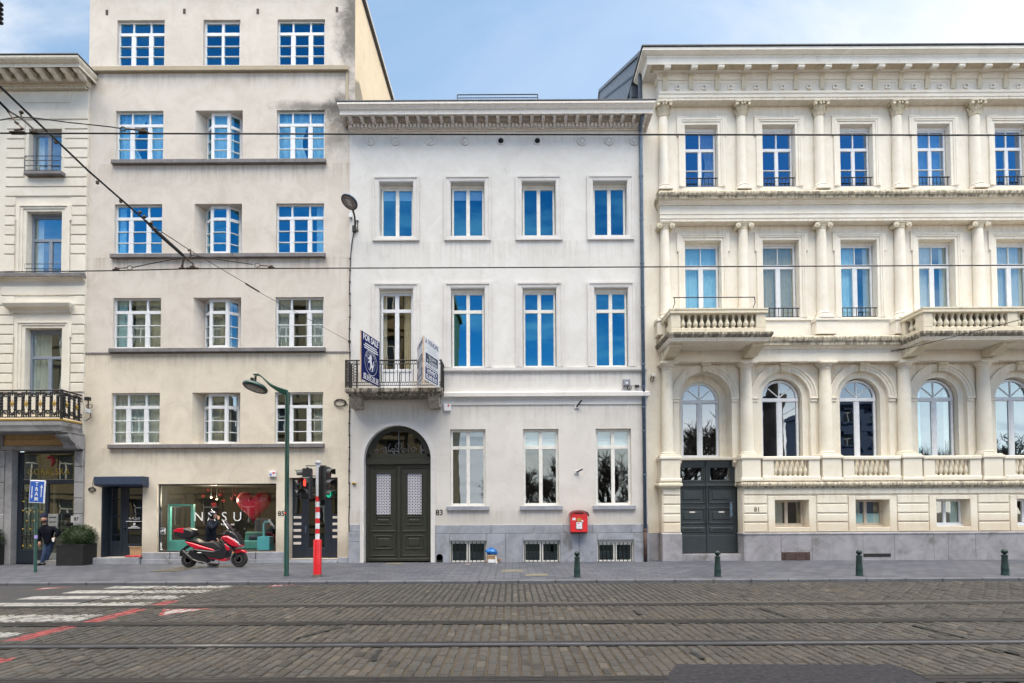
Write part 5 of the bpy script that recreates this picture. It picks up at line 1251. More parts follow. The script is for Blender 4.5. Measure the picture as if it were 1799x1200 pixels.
for h, nm in ((w3, 3), (w2, 2), (w1, 1)):
    r = (h['x0'], h['x1'], h['z0'], h['z1'])
    if nm == 3:
        fm_ = [(0.5, 0.13)]; hb = ()
        m = MB(); m.bbox(X(43,304,-.15), X(110,304,-.15), YL-0.2, YL-0.002, zl_(308.5,-.1), h['z0']-0.002, 0.015); m.build('window_sill', MT['sillstone'], Lh)
    else:
        zt_ = (zl_(416 if nm == 2 else 624)-h['z0'])/(h['z1']-h['z0']); fm_ = [(0.55, 0.12, 0, zt_)]; hb = [(zt_, 0.10)]
        ears_m = MB()
        for a, b, t in ((0.0, 0.12, 0.03), (0.12, 0.22, 0.055), (0.22, 0.31, 0.08)):
            ears_m.bbox(r[0]-b, r[0]-a, YL-t, YL-0.002, r[2], r[3]+b*0.75, 0.008); ears_m.bbox(r[1]+a, r[1]+b, YL-t, YL-0.002, r[2], r[3]+b*0.75, 0.008); ears_m.bbox(r[0]-a, r[1]+a, YL-t, YL-0.002, r[3]+a*0.75, r[3]+b*0.75, 0.008)
        for s in (r[0]-0.36, r[1]+0.31): ears_m.bbox(s, s+0.05, YL-0.08, YL-0.002, r[3]-0.35, r[3]+0.232, 0.008)
        ears_m.build('window_surround', MT['left'], Lh)
    window(Lh, (r[0], r[1], r[2], r[3]-0.08), YL+0.18, MT['grey_paint'], MT['g_mid'], 0.075, fm_, hb, cur=[('left', MT['curtain'], 0.25)] if nm != 1 else [('left', MT['curtain'], 0.5), ('right', MT['curtain'], 0.35, 0.4)])
    MB().box(r[0], r[1], YL+0.15, YL+0.22, r[3]-0.08, r[3]+0.02).build('window_head', MT['grey_paint'], Lh)
    if nm > 1:
        m = MB(); yy = YL-0.08 if nm == 3 else YL-0.02
        zs = (275, 283, 292, 300) if nm == 3 else (463, 471)
        for py in zs: m.tube([(r[0]-0.05,yy,zl_(py,-.05)),(r[1]+0.02,yy,zl_(py,-.05))], 0.014, 5)
        m.tube([(r[0]-0.05,yy,zl_(zs[0],-.05)),(r[0]-0.05,yy,zl_(zs[-1],-.05)-0.02)], 0.014, 5); m.tube([(r[0]-0.05,yy,zl_(zs[0],-.05)),(r[0]-0.05,YL,zl_(zs[0],-.05))], 0.012, 5); m.tube([(r[1]+0.02,yy,zl_(zs[0],-.05)),(r[1]+0.02,YL,zl_(zs[0],-.05))], 0.012, 5)
        m.build('window_guard', MT['ironblue'], Lh)
# pediment ledge, sill band, cornice
m = MB(); m.mould([(0.0, zl_(551)), (0.06, zl_(550)), (0.09, zl_(546)), (0.20, zl_(542)), (0.25, zl_(537)), (0.25, zl_(535)), (0.0, zl_(533))], X(22,540), X(124,540), YL, YL+0.01, 0.6, 0.6); m.build('window_hood', MT['left'], Lh)
m = MB(); m.mould([(0.0, zl_(494)), (0.05, zl_(493)), (0.08, zl_(489.5)), (0.16, zl_(487.5))], LX0, LX1-0.03, YL, YL+0.01, 0, 0.1); m.build('sill_bed', MT['left'], Lh)
m = MB(); m.mould([(0.0, zl_(487.4)), (0.20, zl_(487.2,-.1)), (0.20, zl_(481.5,-.1)), (0.0, zl_(479.5))], LX0, LX1-0.02, YL, YL+0.01, 0, 0.1); m.build('sill_band', MT['sillstone'], Lh)
pr = [(0.0, zl_(160)), (0.04, zl_(159)), (0.04, zl_(153,-.05)), (0.14, zl_(152,-.1)), (0.14, zl_(147.5,-.1)), (0.20, zl_(144,-.15)), (0.24, zl_(140,-.2)), (0.24, zl_(138,-.2)), (0.26, zl_(122,-.3)+0.25), (0.70, zl_(119.5,-.66)), (0.70, zl_(112,-.7)), (0.74, zl_(110.5,-.72)), (0.82, zl_(104,-.8)), (0.84, zl_(101,-.82)), (0.84, zl_(97.8,-.82)), (0.0, zl_(97.6,-.82)+0.02)]
m = MB(); m.mould(pr, LX0, LX1-0.02, YL, YT+0.001, 0, 0.36); CO = m.build('cornice', MT['left_cornice'], Lh)
MB().box(LX0, LX1+0.30, YL-0.86, 0.04, pr[-1][1]+0.002, pr[-1][1]+0.03).build('cornice_capping', MT['roof'], CO)
m = MB(); n = 60; xa = X(-10,150)
for k in range(n): xx = LX1-0.06-0.092*k; m.box(xx-0.03, xx+0.03, YL-0.125, YL-0.041, zl_(156,-.1), zl_(152.4,-.1))
m.build('dentil_course', MT['left_cornice'], CO)
b0 = None
for k in range(8):
    xx = X(134.5,120,-.6)-0.44*k+0.0
    if b0 is None:
        zt = zl_(120.5,-.6); m = MB(); m.prismx([(-0.262, zt+0.12), (-0.66, zt+0.03), (-0.66, zt-0.06), (-0.58, zt-0.10), (-0.5, zt-0.08), (-0.36, zt-0.17), (-0.262, zt-0.17)], xx-0.09, xx+0.09); b0 = m.build('modillion', MT['left'], CO)
    else: copybal(b0, -0.44*k, CO)
# ground floor shop front
m = MB(); z0, z1 = zl_(783), zl_(757); m.bbox(X(7,770), X(120,770), YL+0.02, YL+0.06, z0, z1, 0.01); m.bbox(X(7,770), X(120,770), YL+0.0, YL+0.019, z0, zl_(772), 0.01); m.build('panel', plain('ochre wooden panel', (0.42,0.27,0.12), 0.55, var=0.15), Lh)
m = MB(); m.box(LX0, LX1, YL+0.061, YL+0.3, zl_(791), zl_(756)); m.bbox(X(4,787), X(146,787), YL-0.04, YL+0.06, zl_(791), zl_(783.5), 0.01)
yy = 986; k = 0; e0, e1 = X(130.5,900), X(146,900)
jb = []
for k in range(7):
    za = zl_(986-27.6*k) if k else -0.05; zb = zl_(986-27.6*(k+1))
    m.bbox(e0, e1, YL-0.05, YL+0.28, za+0.006, zb-0.006, 0.02); m.bbox(LX0, X(7.5,900), YL-0.05, YL+0.28, za+0.006, zb-0.006, 0.02)
m.bbox(X(8,900), X(20,900), YL-0.02, YL+0.28, -0.05, zl_(791), 0.01); m.bbox(X(118,770)+0.01, LX1-0.003, YL-0.03, YL+0.06, zl_(783), zl_(757), 0.01); m.bbox(LX0, X(6,770), YL-0.03, YL+0.06, zl_(783), zl_(757), 0.01)
m.build('stone_pilasters', MT['bluegrey'], Lh)
x0, x1 = X(20.3,900), X(130,900); ys_ = YL+0.20; m = MB(); zt_ = zl_(793)
m.bbox(x0, x0+0.16, ys_, ys_+0.08, 0.0, zt_, 0.006); m.bbox(x0+0.16, x1, ys_, ys_+0.08, zl_(849), zl_(842), 0.006); m.bbox(x0+0.16, x1, ys_, ys_+0.08, zl_(797,.2), zt_, 0.006)
xm = X(82,900,.2); m.bbox(xm-0.05, xm+0.04, ys_-0.004, ys_+0.08, 0.0, zl_(849), 0.006); m.bbox(x0+0.16, xm-0.05, ys_, ys_+0.08, 0.0, Z(50,966,.2), 0.01)
m.bbox(x1-0.04, x1, ys_, ys_+0.08, 0, zl_(849), 0.006); m.bbox(xm+0.04, x1-0.04, ys_, ys_+0.08, 0.0, 0.10, 0.006)
SF = m.build('shop_front', MT['navy'], Lh)
g = MB(); g.quad((x0+0.1,ys_+0.04,0.05),(x1-0.02,ys_+0.04,0.05),(x1-0.02,ys_+0.04,zt_-0.02),(x0+0.1,ys_+0.04,zt_-0.02)); g.build('pane', glass('shop front glass', 0.26, (0.8,0.86,0.8), (0.55,0.6,0.55)), SF)
m = MB(); m.box(x0+0.2, x1-0.02, ys_+0.015, ys_+0.03, zl_(845), zl_(841.6)); m.build('transom_strip', plain('pale transom strip', (0.45,0.5,0.47), 0.5), SF)
m = MB(); m.bbox(xm+0.12, xm+0.20, ys_+0.10, ys_+0.16, 0.6, zl_(850), 0.006); m.bbox(xm+0.2, x1-0.04, ys_+0.10, ys_+0.16, Z(100,918,.2), Z(100,914,.2), 0.006); m.bbox(xm+0.2, x1-0.04, ys_+0.10, ys_+0.16, Z(100,930,.2), Z(100,925,.2), 0.006); m.build('inner_frame', plain('grey brown inner frame', (0.30,0.25,0.21), 0.6), SF)
m = MB(); m.bbox(xm+0.10, X(103,920,.2), ys_-0.06, ys_-0.006, Z(92,943,.2), Z(92,903,.2), 0.01); MBX = m.build('letterbox_panel', plain('steel letterbox panel', (0.33,0.34,0.33), 0.4, 0.3), SF)
m = MB()
for k in range(4): zz = Z(92,909+8*k,.2); m.box(xm+0.14, X(101,920,.2), ys_-0.066, ys_-0.061, zz-0.015, zz+0.015)
m.build('letter_slots', MT['iron'], MBX)
MT['goldleaf'] = plain('gold leaf lettering', (0.50,0.33,0.05), 0.45, 0.2)
text('lettering', 'GORALSKA', X(83,829,.17), ys_+0.025, Z(83,829,.17), 0.32, MT['goldleaf'], SF, spacing=1.12, bold=-0.002, sx=0.86)
m = MB(); a, b = U(86, 810, .2); pts = [(a+0.02-0.10*math.cos(t)*(-1), ys_+0.02, b+0.18*math.sin(t)) for t in [-1.3+0.2*q for q in range(14)]]
m.tube(pts, [0.008+0.045*math.sin(math.pi*(q/13)) for q in range(14)], 6); m.tube([(a+0.05,ys_+0.02,b+0.17),(a-0.06,ys_+0.02,b+0.10),(a-0.10,ys_+0.02,b+0.14)], [0.03,0.04,0.008], 6); m.build('red_emblem', plain('red emblem film', (0.35,0.02,0.03), 0.5), SF)
MB().box(x0+0.19, xm-0.06, ys_+0.055, ys_+0.065, Z(50,964,.2), zl_(850)).build('frosted_panel', plain('pale frosted panel', (0.42,0.47,0.45), 0.7), SF)
# wrought iron in the door
m = MB(); gd = MB(); yi = ys_-0.03; xa, xb = x0+0.2, xm-0.08; n = 6
zt2, zb2 = zl_(853), Z(50,962,.15)
for k in range(n):
    xx = xa+(xb-xa)*(k+0.5)/n; m.tube([(xx,yi,zb2),(xx,yi,zt2-0.1)], 0.014, 5)
    for py in ((862, 900, 915) if k % 2 else (881, 897, 930)): gd.sphere((xx,yi-0.005,Z(50,py,.15)), 0.032, 8, 6)
    for s in (-1, 1):
        for zc in (Z(50,944,.15), Z(50,868,.15)): m.tube([(xx+s*0.005+s*0.045*(1-math.cos(t)), yi, zc+0.075*math.sin(t*1.0)) for t in [q*0.52 for q in range(12)]], 0.010, 4)
    if k % 2 == 0: gd.lathe([(0.0001,0.12),(0.02,0.06),(0.04,0.0)], (xx, yi, Z(50,961,.15)), 8)
for zc in (Z(50,952,.15), Z(50,936,.15), Z(50,873,.15), Z(50,862,.15)): m.tube([(xa,yi,zc),(xb,yi,zc)], 0.012, 4)
IW = m.build('ironwork_grille', MT['iron'], SF); gd.build('gilt_knobs', MT['gold'], SF, smooth=True)
text('house_number', '87', X(134,912,-.05), YL-0.053, Z(134,912,-.05), 0.17, MT['iron'], Lh, bold=0.004)
m = MB().box(X(134,912)-0.15, X(134,912)+0.15, YL-0.0515, YL-0.0505, Z(134,912)-0.12, Z(134,912)+0.12); m.build('number_plate', plain('worn pale plate', (0.35,0.35,0.36), 0.7), Lh)
m = MB().box(x0, x1, YL+0.0, YL+0.28, -0.05, 0.0); m.bbox(xm+0.1, x1, YL-0.25, YL-0.0, -0.05, 0.15, 0.01); m.build('door_step', MT['bluegrey'], Lh)
# iron balcony with gilt rosettes
yf = -0.86; bxr = LX1-0.04; z0, z1 = Z(60,757,yf), Z(60,738.5,yf)
m = MB(); m.mould([(0.0, z0), (0.05, z0), (0.07, z0+0.12), (0.10, z0+0.2), (0.10, z1-0.03), (0.08, z1)], LX0, bxr-0.1, yf+0.1, -0.003, 0, 1); BL = m.build('balcony', MT['bluegrey'], Lh)
m = MB(); m.mould([(0.115, z1-0.0), (0.115, z1+0.05), (0.0, z1+0.05)], LX0, bxr-0.1, yf+0.1, -0.003, 0, 1); m.build('gilt_edge', MT['gold'], BL)
m = MB(); console(m, X(122,770,-.4), 0.42, -0.004, 0.72, zl_(790,-.1), z0-0.002); m.build('balcony_bracket', MT['bluegrey'], BL)
zr0, zr1 = z1+0.12, Z(60,685.5,yf); m = MB(); gds = []
def castiron(p0, p1, n):
    d = ((p1[0]-p0[0]), (p1[1]-p0[1])); L = math.hypot(*d); P = lambda s, z: (p0[0]+d[0]*s/L, p0[1]+d[1]*s/L, z)
    for z_, r in ((zr1, 0.028), (zr1-0.09, 0.012), (zr0+0.0, 0.018), (zr0+0.1, 0.012)): m.tube([P(0,z_), P(L,z_)], r, 6)
    h = zr1-zr0
    for k in range(n):
        c = L*(k+0.5)/n; w = L/n
        for s in (-0.30, -0.17, 0.17, 0.30): m.tube([P(c+s*w, zr0), P(c+s*w, zr1-0.05)], 0.020, 5)
        for zc in (zr0+h*0.82, zr0+h*0.2):
            for s in (-1, 1):
                m.tube([P(c+s*w*0.24+0.062*math.cos(t)*(1-t/10), zc+0.062*math.sin(t)*(1-t/10)) for t in [q*0.6 for q in range(11)]], 0.021, 4)
                m.tube([P(c+s*w*0.46+0.05*math.cos(t), zc+0.05*math.sin(t)) for t in [q*0.8 for q in range(8)]], 0.020, 4)
        # leaf clusters
        for s in (-0.235, 0.235):
            for q in range(5): m.sphere(P(c+s*w, zr0+h*(0.30+0.11*q)), 0.052, 6, 4)
        m.lathe([(0.001,-0.09),(0.05,0.0),(0.001,0.09)], P(c, zr0+h*0.90), 6); m.lathe([(0.001,-0.08),(0.05,0.0),(0.001,0.08)], P(c, zr0+h*0.1), 6)
        for s in (-1, 1): m.tube([P(c,zr0+h*0.08), P(c+s*w*0.2,zr0+h*0.26), P(c+s*w*0.1,zr0+h*0.3)], 0.02, 4)
        cc = P(c, zr0+h*0.5); gd = MB(); gds.append(gd); gd.sphere(cc, 0.052, 12, 8, 1, 0.5, 1)
        for q in range(8): a = q*math.pi/4; gd.sphere((cc[0]+d[0]/L*0.07*math.cos(a), cc[1]+d[1]/L*0.07*math.cos(a), cc[2]+0.07*math.sin(a)), 0.020, 6, 4)
        gd.lathe([(0.001,-0.15),(0.012,-0.11),(0.012,0.11),(0.001,0.15)], cc, 6)
castiron((bxr-0.02-0.475*8, yf+0.03), (bxr-0.02, yf+0.03), 8); castiron((bxr-0.02, yf+0.03), (bxr-0.02, -0.02), 2)
m.box(bxr-0.05, bxr+0.01, yf+0.0, yf+0.06, z1, zr1+0.03)
RL = m.build('balcony_railing', MT['iron'], BL); [g_.build('gilt_rosette', MT['gold'], BL, smooth=True) for g_ in gds]
# sliver of a taller house beyond it
# ------------------------------------------------------------------ ground
KY = -4.95                     # kerb line
ZRD = -0.075
def sheet(name, x0, x1, y0, y1, z, mat):
    return struct(MB().quad((x0,y0,z),(x1,y0,z),(x1,y1,z),(x0,y1,z)).build(name, mat))
# paving slabs of the pavement
m, nt, b = newmat('blue grey paving slabs'); v = objco(nt)
bt = N(nt, 'ShaderNodeTexBrick', i_Scale=1.0, i_Mortar_Size=0.016, i_Brick_Width=0.46, i_Row_Height=0.31, i_Bias=0.0)
bt.offset = 0.5; nt.links.new(v, bt.inputs['Vector'])
bt.inputs['Color1'].default_value = (0.0,0,0,1); bt.inputs['Color2'].default_value = (1,1,1,1); bt.inputs['Mortar'].default_value = (0.5,0.5,0.5,1)
n1 = noise(nt, v, 0.5, 7, 0.65, 0.5); n2 = noise(nt, v, 14, 7, 0.7); n3 = noise(nt, v, 1.4, 8, 0.75, 1.0)
c = mixc(nt, bt.outputs['Color'], (0.044,0.049,0.068), (0.086,0.092,0.116))
c = mixc(nt, sstep(nt, n1, 0.35, 0.68), mixc(nt, 0.35, c, (0.10,0.10,0.115)), c)
c = mixc(nt, sstep(nt, n3, 0.55, 0.75, 0, 0.6), c, (0.105,0.107,0.118))
c = mixc(nt, sstep(nt, n3, 0.42, 0.28, 0, 0.5), c, (0.085,0.085,0.095))
c = mixc(nt, sstep(nt, n2, 0.6, 0.75, 0, 0.3), c, (0.09,0.09,0.095))
c = mixc(nt, math_(nt, 'MULTIPLY', bt.outputs['Fac'], 0.9), c, (0.022,0.021,0.022))
nt.links.new(c, b.inputs['Base Color']); b.inputs['Roughness'].default_value = 0.68; b.inputs['Specular IOR Level'].default_value = 0.35
bump(nt, b, math_(nt, 'ADD', math_(nt, 'MULTIPLY', n2, 0.4), math_(nt, 'SUBTRACT', 1.0, bt.outputs['Fac'])), 0.35, 0.01)
MT['slabs'] = m
pv = MB(); ns = 1
pv.quad((-45,KY+0.16,0.0),(45,KY+0.16,0.0),(45,0.9,0.0),(-45,0.9,0.0)); struct(pv.build('pavement', MT['slabs']))
# kerb stones
kb = MB(); x = -45.0; random.seed(3)
while x < 45:
    L = random.choice((0.95, 1.0, 1.05)); d = random.uniform(-0.006, 0.006)
    kb.bbox(x+0.004, x+L-0.004, KY+d, KY+0.157, ZRD-0.1, 0.003+d*0.4, 0.02); x += L
# flat tops for the bevelled kerb
MT['kerb'] = bluestone('kerb stone', (0.09,0.093,0.108), 0.5)
struct(kb.build('kerb', MT['kerb']))
# road bed (joints) and stone setts
MT['bed'] = stucco('sandy joint bed', (0.066,0.052,0.038), 0.25, streak=0.0, blotch=0.5, bmp=0.3, dirt=(0.03,0.028,0.026))
sheet('road', -60, 60, -60, KY+0.01, ZRD-0.016, MT['bed'])
RAILS = [G(900, py, ZRD)[1] for py in (1063, 1093, 1131, 1195)]
m, nt, b = newmat('worn granite setts'); v = objco(nt)
at = N(nt, 'ShaderNodeAttribute', attribute_name='tone'); 
n1 = noise(nt, v, 0.33, 6, 0.6, 0.8); n2 = noise(nt, v, 30, 6, 0.7); n3 = noise(nt, v, 2.0, 7, 0.7)
cr = N(nt, 'ShaderNodeValToRGB'); nt.links.new(at.outputs['Fac'], cr.inputs[0])
e = cr.color_ramp.elements; e[0].position = 0.0; e[0].color = (0.032,0.029,0.027,1); e[1].position = 1.0; e[1].color = (0.095,0.083,0.071,1)
for p, cc in ((0.3,(0.054,0.049,0.045,1)),(0.55,(0.061,0.055,0.048,1)),(0.75,(0.060,0.058,0.056,1)),(0.9,(0.074,0.062,0.050,1))): q = e.new(p); q.color = cc
c = cr.outputs[0]
c = mixc(nt, sstep(nt, n1, 0.35, 0.65, 0.5, 0.0), c, (0.036,0.034,0.033))
c = mixc(nt, sstep(nt, n3, 0.58, 0.75, 0, 0.5), c, (0.075,0.056,0.038))
c = mixc(nt, sstep(nt, n2, 0.5, 0.8, 0, 0.5), c, (0.09,0.085,0.08))
c = mixc(nt, math_(nt, 'MULTIPLY', sstep(nt, noise(nt, objco(nt, (0.5,1.1,1)), 0.9, 9, 0.75, 0.8), 0.60, 0.70, 0, 0.75), sstep(nt, n2, 0.2, 0.6, 0.5, 1)), c, (0.115,0.080,0.048))
c = mixc(nt, sstep(nt, noise(nt, objco(nt, (1.2,1.0,1), (0,0,0.4)), 1.3, 9, 0.8, 1.5), 0.62, 0.72, 0, 0.8), c, (0.018,0.017,0.017))
# painted crossing: white bars and red edge lines, worn by traffic
sp = N(nt, 'ShaderNodeSeparateXYZ'); nt.links.new(v, sp.inputs[0])
wear = noise(nt, v, 6.5, 8, 0.75); wear2 = noise(nt, v, 1.1, 4, 0.6)
def rect(x0, x1, y0, y1, sl=0.0, xr=0.0):
    px = math_(nt, 'SUBTRACT', sp.outputs[0], math_(nt, 'MULTIPLY', math_(nt, 'SUBTRACT', sp.outputs[1], xr), sl)) if sl else sp.outputs[0]
    a = math_(nt, 'MULTIPLY', math_(nt, 'GREATER_THAN', px, x0), math_(nt, 'LESS_THAN', px, x1))
    return math_(nt, 'MULTIPLY', a, math_(nt, 'MULTIPLY', math_(nt, 'GREATER_THAN', sp.outputs[1], y0), math_(nt, 'LESS_THAN', sp.outputs[1], y1)))
white = None; ZB = []
for (ya, yb, xl, xr) in ((1029.5,1033.5,195,400),(1037,1042,125,362),(1047,1052.5,48,313),(1059,1064.5,-60,260),(1080.5,1092,-190,158),(1112,1120,-400,24)):
    ym = (ya+yb)/2; x0 = G(xl, ym, ZRD)[0]; x1 = G(xr, ym, ZRD)[0]; y1 = G((xl+xr)/2, ya, ZRD)[1]; y0 = G((xl+xr)/2, yb, ZRD)[1]
    ZB.append((x0, x1, y0, y1)); r = rect(x0, x1, y0, y1); white = r if white is None else math_(nt, 'MAXIMUM', white, r)
red = None
for (xa, ya, xb, yb) in ((262,1063,320,1055),(147,1093,257,1069.5),(10,1126,134,1099.5),(-60,1172,22,1156)):
    A, B = G(xa, ya, ZRD), G(xb, yb, ZRD); x0 = min(A[0], B[0])-0.02
    r = rect((A[0]+B[0])/2-0.15, (A[0]+B[0])/2+0.15, A[1], B[1]); red = r if red is None else math_(nt, 'MAXIMUM', red, r)
def tri(pts, shrink=0.0):
    P = [G(px, py, ZRD) for px, py in pts]; cx_ = sum(p[0] for p in P)/3; cy_ = sum(p[1] for p in P)/3; res = None
    for i in range(3):
        (x0, y0), (x1, y1) = P[i], P[(i+1) % 3]; nx, ny = y1-y0, -(x1-x0); L = math.hypot(nx, ny); nx, ny = nx/L, ny/L
        if (cx_-x0)*nx+(cy_-y0)*ny < 0: nx, ny = -nx, -ny
        d = math_(nt, 'ADD', math_(nt, 'MULTIPLY', math_(nt, 'SUBTRACT', sp.outputs[0], x0), nx), math_(nt, 'MULTIPLY', math_(nt, 'SUBTRACT', sp.outputs[1], y0), ny))
        g = math_(nt, 'GREATER_THAN', d, shrink); res = g if res is None else math_(nt, 'MULTIPLY', res, g)
    return res
for pts, wd in (([(278,1082),(287,1070),(372,1068)], 0.10), ([(470,1031),(478,1027.5),(535,1026)], 0.10), ([(58,1036.5),(75,1033),(130,1031)], 0.10)):
    red = math_(nt, 'MAXIMUM', red, tri(pts)); white = math_(nt, 'MAXIMUM', white, tri(pts, wd*0.6)); 
triw = None
keep = sstep(nt, wear, 0.66, 0.44)
hold = math_(nt, 'MULTIPLY', keep, sstep(nt, wear2, 0.72, 0.4))
c_r = mixc(nt, math_(nt, 'MULTIPLY', red, sstep(nt, wear, 0.70, 0.46, 0.1, 0.85)), c, (0.26,0.055,0.058))
c_w = mixc(nt, math_(nt, 'MULTIPLY', white, math_(nt, 'MULTIPLY', keep, 0.9)), c_r, (0.30,0.295,0.285))
nt.links.new(c_w, b.inputs['Base Color']); b.inputs['Roughness'].default_value = 0.66; b.inputs['Specular IOR Level'].default_value = 0.28
bump(nt, b, n2, 0.35, 0.012); MT['setts'] = m
def setts(name, x0, x1, y0, y1, w, l, mat, gap=0.012, jit=0.006):
    """columns of setts running across the street, bonded, each stone a low dome of its own"""
    V, F, T = [], [], []; nx = int((x1-x0)/w); ny = max(1, round((y1-y0)/l)); l = (y1-y0)/ny
    rng = np.random.default_rng(abs(hash(name)) % 1000)
    for i in range(nx):
        cx0 = x0+i*w; off = 0.5*(i % 2)+rng.uniform(-.08,.08)
        ys = [y0]+[y0+(k+off)*l for k in range(0 if off > 0.12 else 1, ny+1) if y0+0.04 < y0+(k+off)*l < y1-0.04]+[y1]
        for a, c in zip(ys[:-1], ys[1:]):
            g = gap*rng.uniform(.6,1.6); j = rng.uniform(-jit, jit, 8)
            z = ZRD+rng.uniform(-.007,.006); tz = rng.uniform(-.004,.004,4)
            X0, X1, Y0, Y1 = cx0+g/2+j[0], cx0+w-g/2+j[1], a+g/2+j[2]*.5, c-g/2+j[3]*.5
            s = 0.016; n = len(V)
            V += [(X0,Y0,ZRD-.03),(X1+j[4]*.5,Y0,ZRD-.03),(X1,Y1,ZRD-.03),(X0+j[5]*.5,Y1,ZRD-.03),
                  (X0+s,Y0+s,z+tz[0]-.003),(X1-s,Y0+s,z+tz[1]-.003),(X1-s,Y1-s,z+tz[2]-.003),(X0+s,Y1-s,z+tz[3]-.003),((X0+X1)/2,(Y0+Y1)/2,z+.003)]
            F += [(n,n+1,n+5,n+4),(n+1,n+2,n+6,n+5),(n+2,n+3,n+7,n+6),(n+3,n,n+4,n+7),(n+4,n+5,n+8),(n+5,n+6,n+8),(n+6,n+7,n+8),(n+7,n+4,n+8)]
            T += [float(np.clip(rng.normal(.47,.23),0,1))]*9
    me = bpy.data.meshes.new(name); me.from_pydata(V, [], F); me.update()
    a = me.attributes.new('tone', 'FLOAT', 'POINT'); a.data.foreach_set('value', T)
    o = bpy.data.objects.new(name, me); COL.objects.link(o); me.materials.append(mat); return struct(o)
AX = G(300, 1040, ZRD)[0]-1.9    # the carriageway to the left of this is asphalt
sheet('gutter_bed', AX+1.0, 60, RAILS[0]+0.33, KY-0.0, ZRD-0.013, plain('dark joint bed', (0.012,0.012,0.012), 0.9))
setts('road_setts', AX+1.0, 22, RAILS[0]+0.33, KY-0.01, 0.145, 0.30, MT['setts'], 0.020)
setts('road_setts', -16, 18, RAILS[1]+0.10, RAILS[0]-0.10, 0.132, 0.24, MT['setts'], 0.008)
setts('road_setts', -13, 14, RAILS[2]+0.13, RAILS[1]-0.13, 0.132, 0.24, MT['setts'], 0.008)
setts('road_setts', -11, 11, RAILS[3]+0.10, RAILS[2]-0.13, 0.132, 0.24, MT['setts'], 0.008)
setts('road_setts', -10, 10, -17.5, RAILS[3]-0.13, 0.132, 0.24, MT['setts'], 0.008)
# asphalt and concrete strips share the painted crossing pattern
m2 = MT['setts'].copy(); m2.name = 'grey asphalt with worn paint'; nt = m2.node_tree
for n in nt.nodes:
    if n.type == 'VALTORGB':
        for el in n.color_ramp.elements: el.color = (0.036,0.036,0.041,1)
MT['asphalt'] = m2
m3 = MT['setts'].copy(); m3.name = 'rough concrete beside rails'
for n in m3.node_tree.nodes:
    if n.type == 'VALTORGB':
        for el in n.color_ramp.elements: el.color = (0.056,0.052,0.049,1)
MT['concrete'] = m3
sheet('asphalt_road', -60, AX+1.0, RAILS[0]+0.33, KY-0.0, ZRD+0.002, MT['asphalt'])
st = MB()
for i, y in enumerate(RAILS):
    st.quad((-60,y-0.13,ZRD-0.001),(60,y-0.13,ZRD-0.001),(60,y+(0.33 if i == 0 else 0.13),ZRD-0.001),(-60,y+(0.33 if i == 0 else 0.13),ZRD-0.001))
struct(st.build('rail_bed_strip', MT['concrete']))
rng = random.Random(4); pc = [(1190,1168.5),(1300,1168),(1400,1169),(1568,1168.5),(1600,1180),(1640,1200),(1700,1230),(1150,1230),(1170,1195)]; pp = []
for i in range(len(pc)):
    A, B = G(*pc[i], ZRD), G(*pc[(i+1) % len(pc)], ZRD); n = 14
    for k in range(n): pp.append((A[0]+(B[0]-A[0])*k/n+rng.gauss(0,.012), A[1]+(B[1]-A[1])*k/n+rng.gauss(0,.014)))
m_ = MB(); m_.prismz(pp[::-1], ZRD-0.01, ZRD+0.010); struct(m_.build('asphalt_patch', plain('dark asphalt patch', (0.030,0.029,0.034), 0.9, var=0.4, bmp=0.9, nscale=16, spec=0.15)))
MT['tarline'] = plain('tar filled crack', (0.010,0.010,0.010), 0.6); cr_ = MB()
for pts in (((1332,1068),(1362,1077),(1396,1088.5)),((1605,1099),(1640,1108),(1692,1120)),((1215,1146),(1225,1152),(1235,1158)),((520,1122),(560,1112),(603,1101)),((655,1162),(662,1150),(668,1142)),((590,1080),(600,1074)),((1112,1072),(1125,1080)),((1320,1194),(1360,1195),(1450,1193)),((1745,1140),(1799,1152))):
    L = [Vector((*G(px, py, ZRD), 0)) for px, py in pts]; V = []
    for i, p in enumerate(L):
        d = (L[min(i+1,len(L)-1)]-L[max(i-1,0)]).normalized(); w_ = 0.03*(0.5+rng.random()); V += [(p.x-d.y*w_, p.y+d.x*w_, ZRD+0.009), (p.x+d.y*w_, p.y-d.x*w_, ZRD+0.009)]
    cr_.add(V, [(2*i, 2*i+1, 2*i+3, 2*i+2) for i in range(len(L)-1)])
struct(cr_.build('road_cracks', MT['tarline']))
MT['rail'] = plain('polished tram rail', (0.13,0.13,0.155), 0.38, 0.7, var=0.2, nscale=2); MT['rail_old'] = plain('brown tram rail', (0.030,0.026,0.025), 0.5, 0.5, var=0.3, nscale=2)
MT['tar'] = plain('tar joint', (0.010,0.009,0.009), 0.8, var=0.4)
names = ['rail nearest the kerb', 'second rail from the kerb', 'third rail from the kerb, its head polished bright', 'rail nearest the bottom of the photo']
for i, y in enumerate(RAILS):
    struct(MB().quad((-60,y-0.125,ZRD+0.002),(60,y-0.125,ZRD+0.002),(60,y+0.14,ZRD+0.002),(-60,y+0.14,ZRD+0.002)).build('rail_joint_strip', MT['tar']))
    t = thing('tram_rail', 'grooved tram rail, the '+names[i], 'rail', (0,y,ZRD), 'tram rails in the street')
    m_ = MB(); m_.box(-60, 60, y-0.030-(0.04 if i == 2 else 0), y+0.026, ZRD-0.012, ZRD+0.006); m_.build('rail_head', MT['rail'] if i == 2 else MT['rail_old'], t)
    m_ = MB(); m_.box(-60, 60, y+0.075, y+0.10, ZRD-0.012, ZRD+0.004); m_.build('guard_lip', MT['rail_old'], t)
    m_ = MB(); m_.box(-60, 60, y+0.026, y+0.075, ZRD-0.012, ZRD+0.0005); m_.build('groove', MT['blackhole'], t)
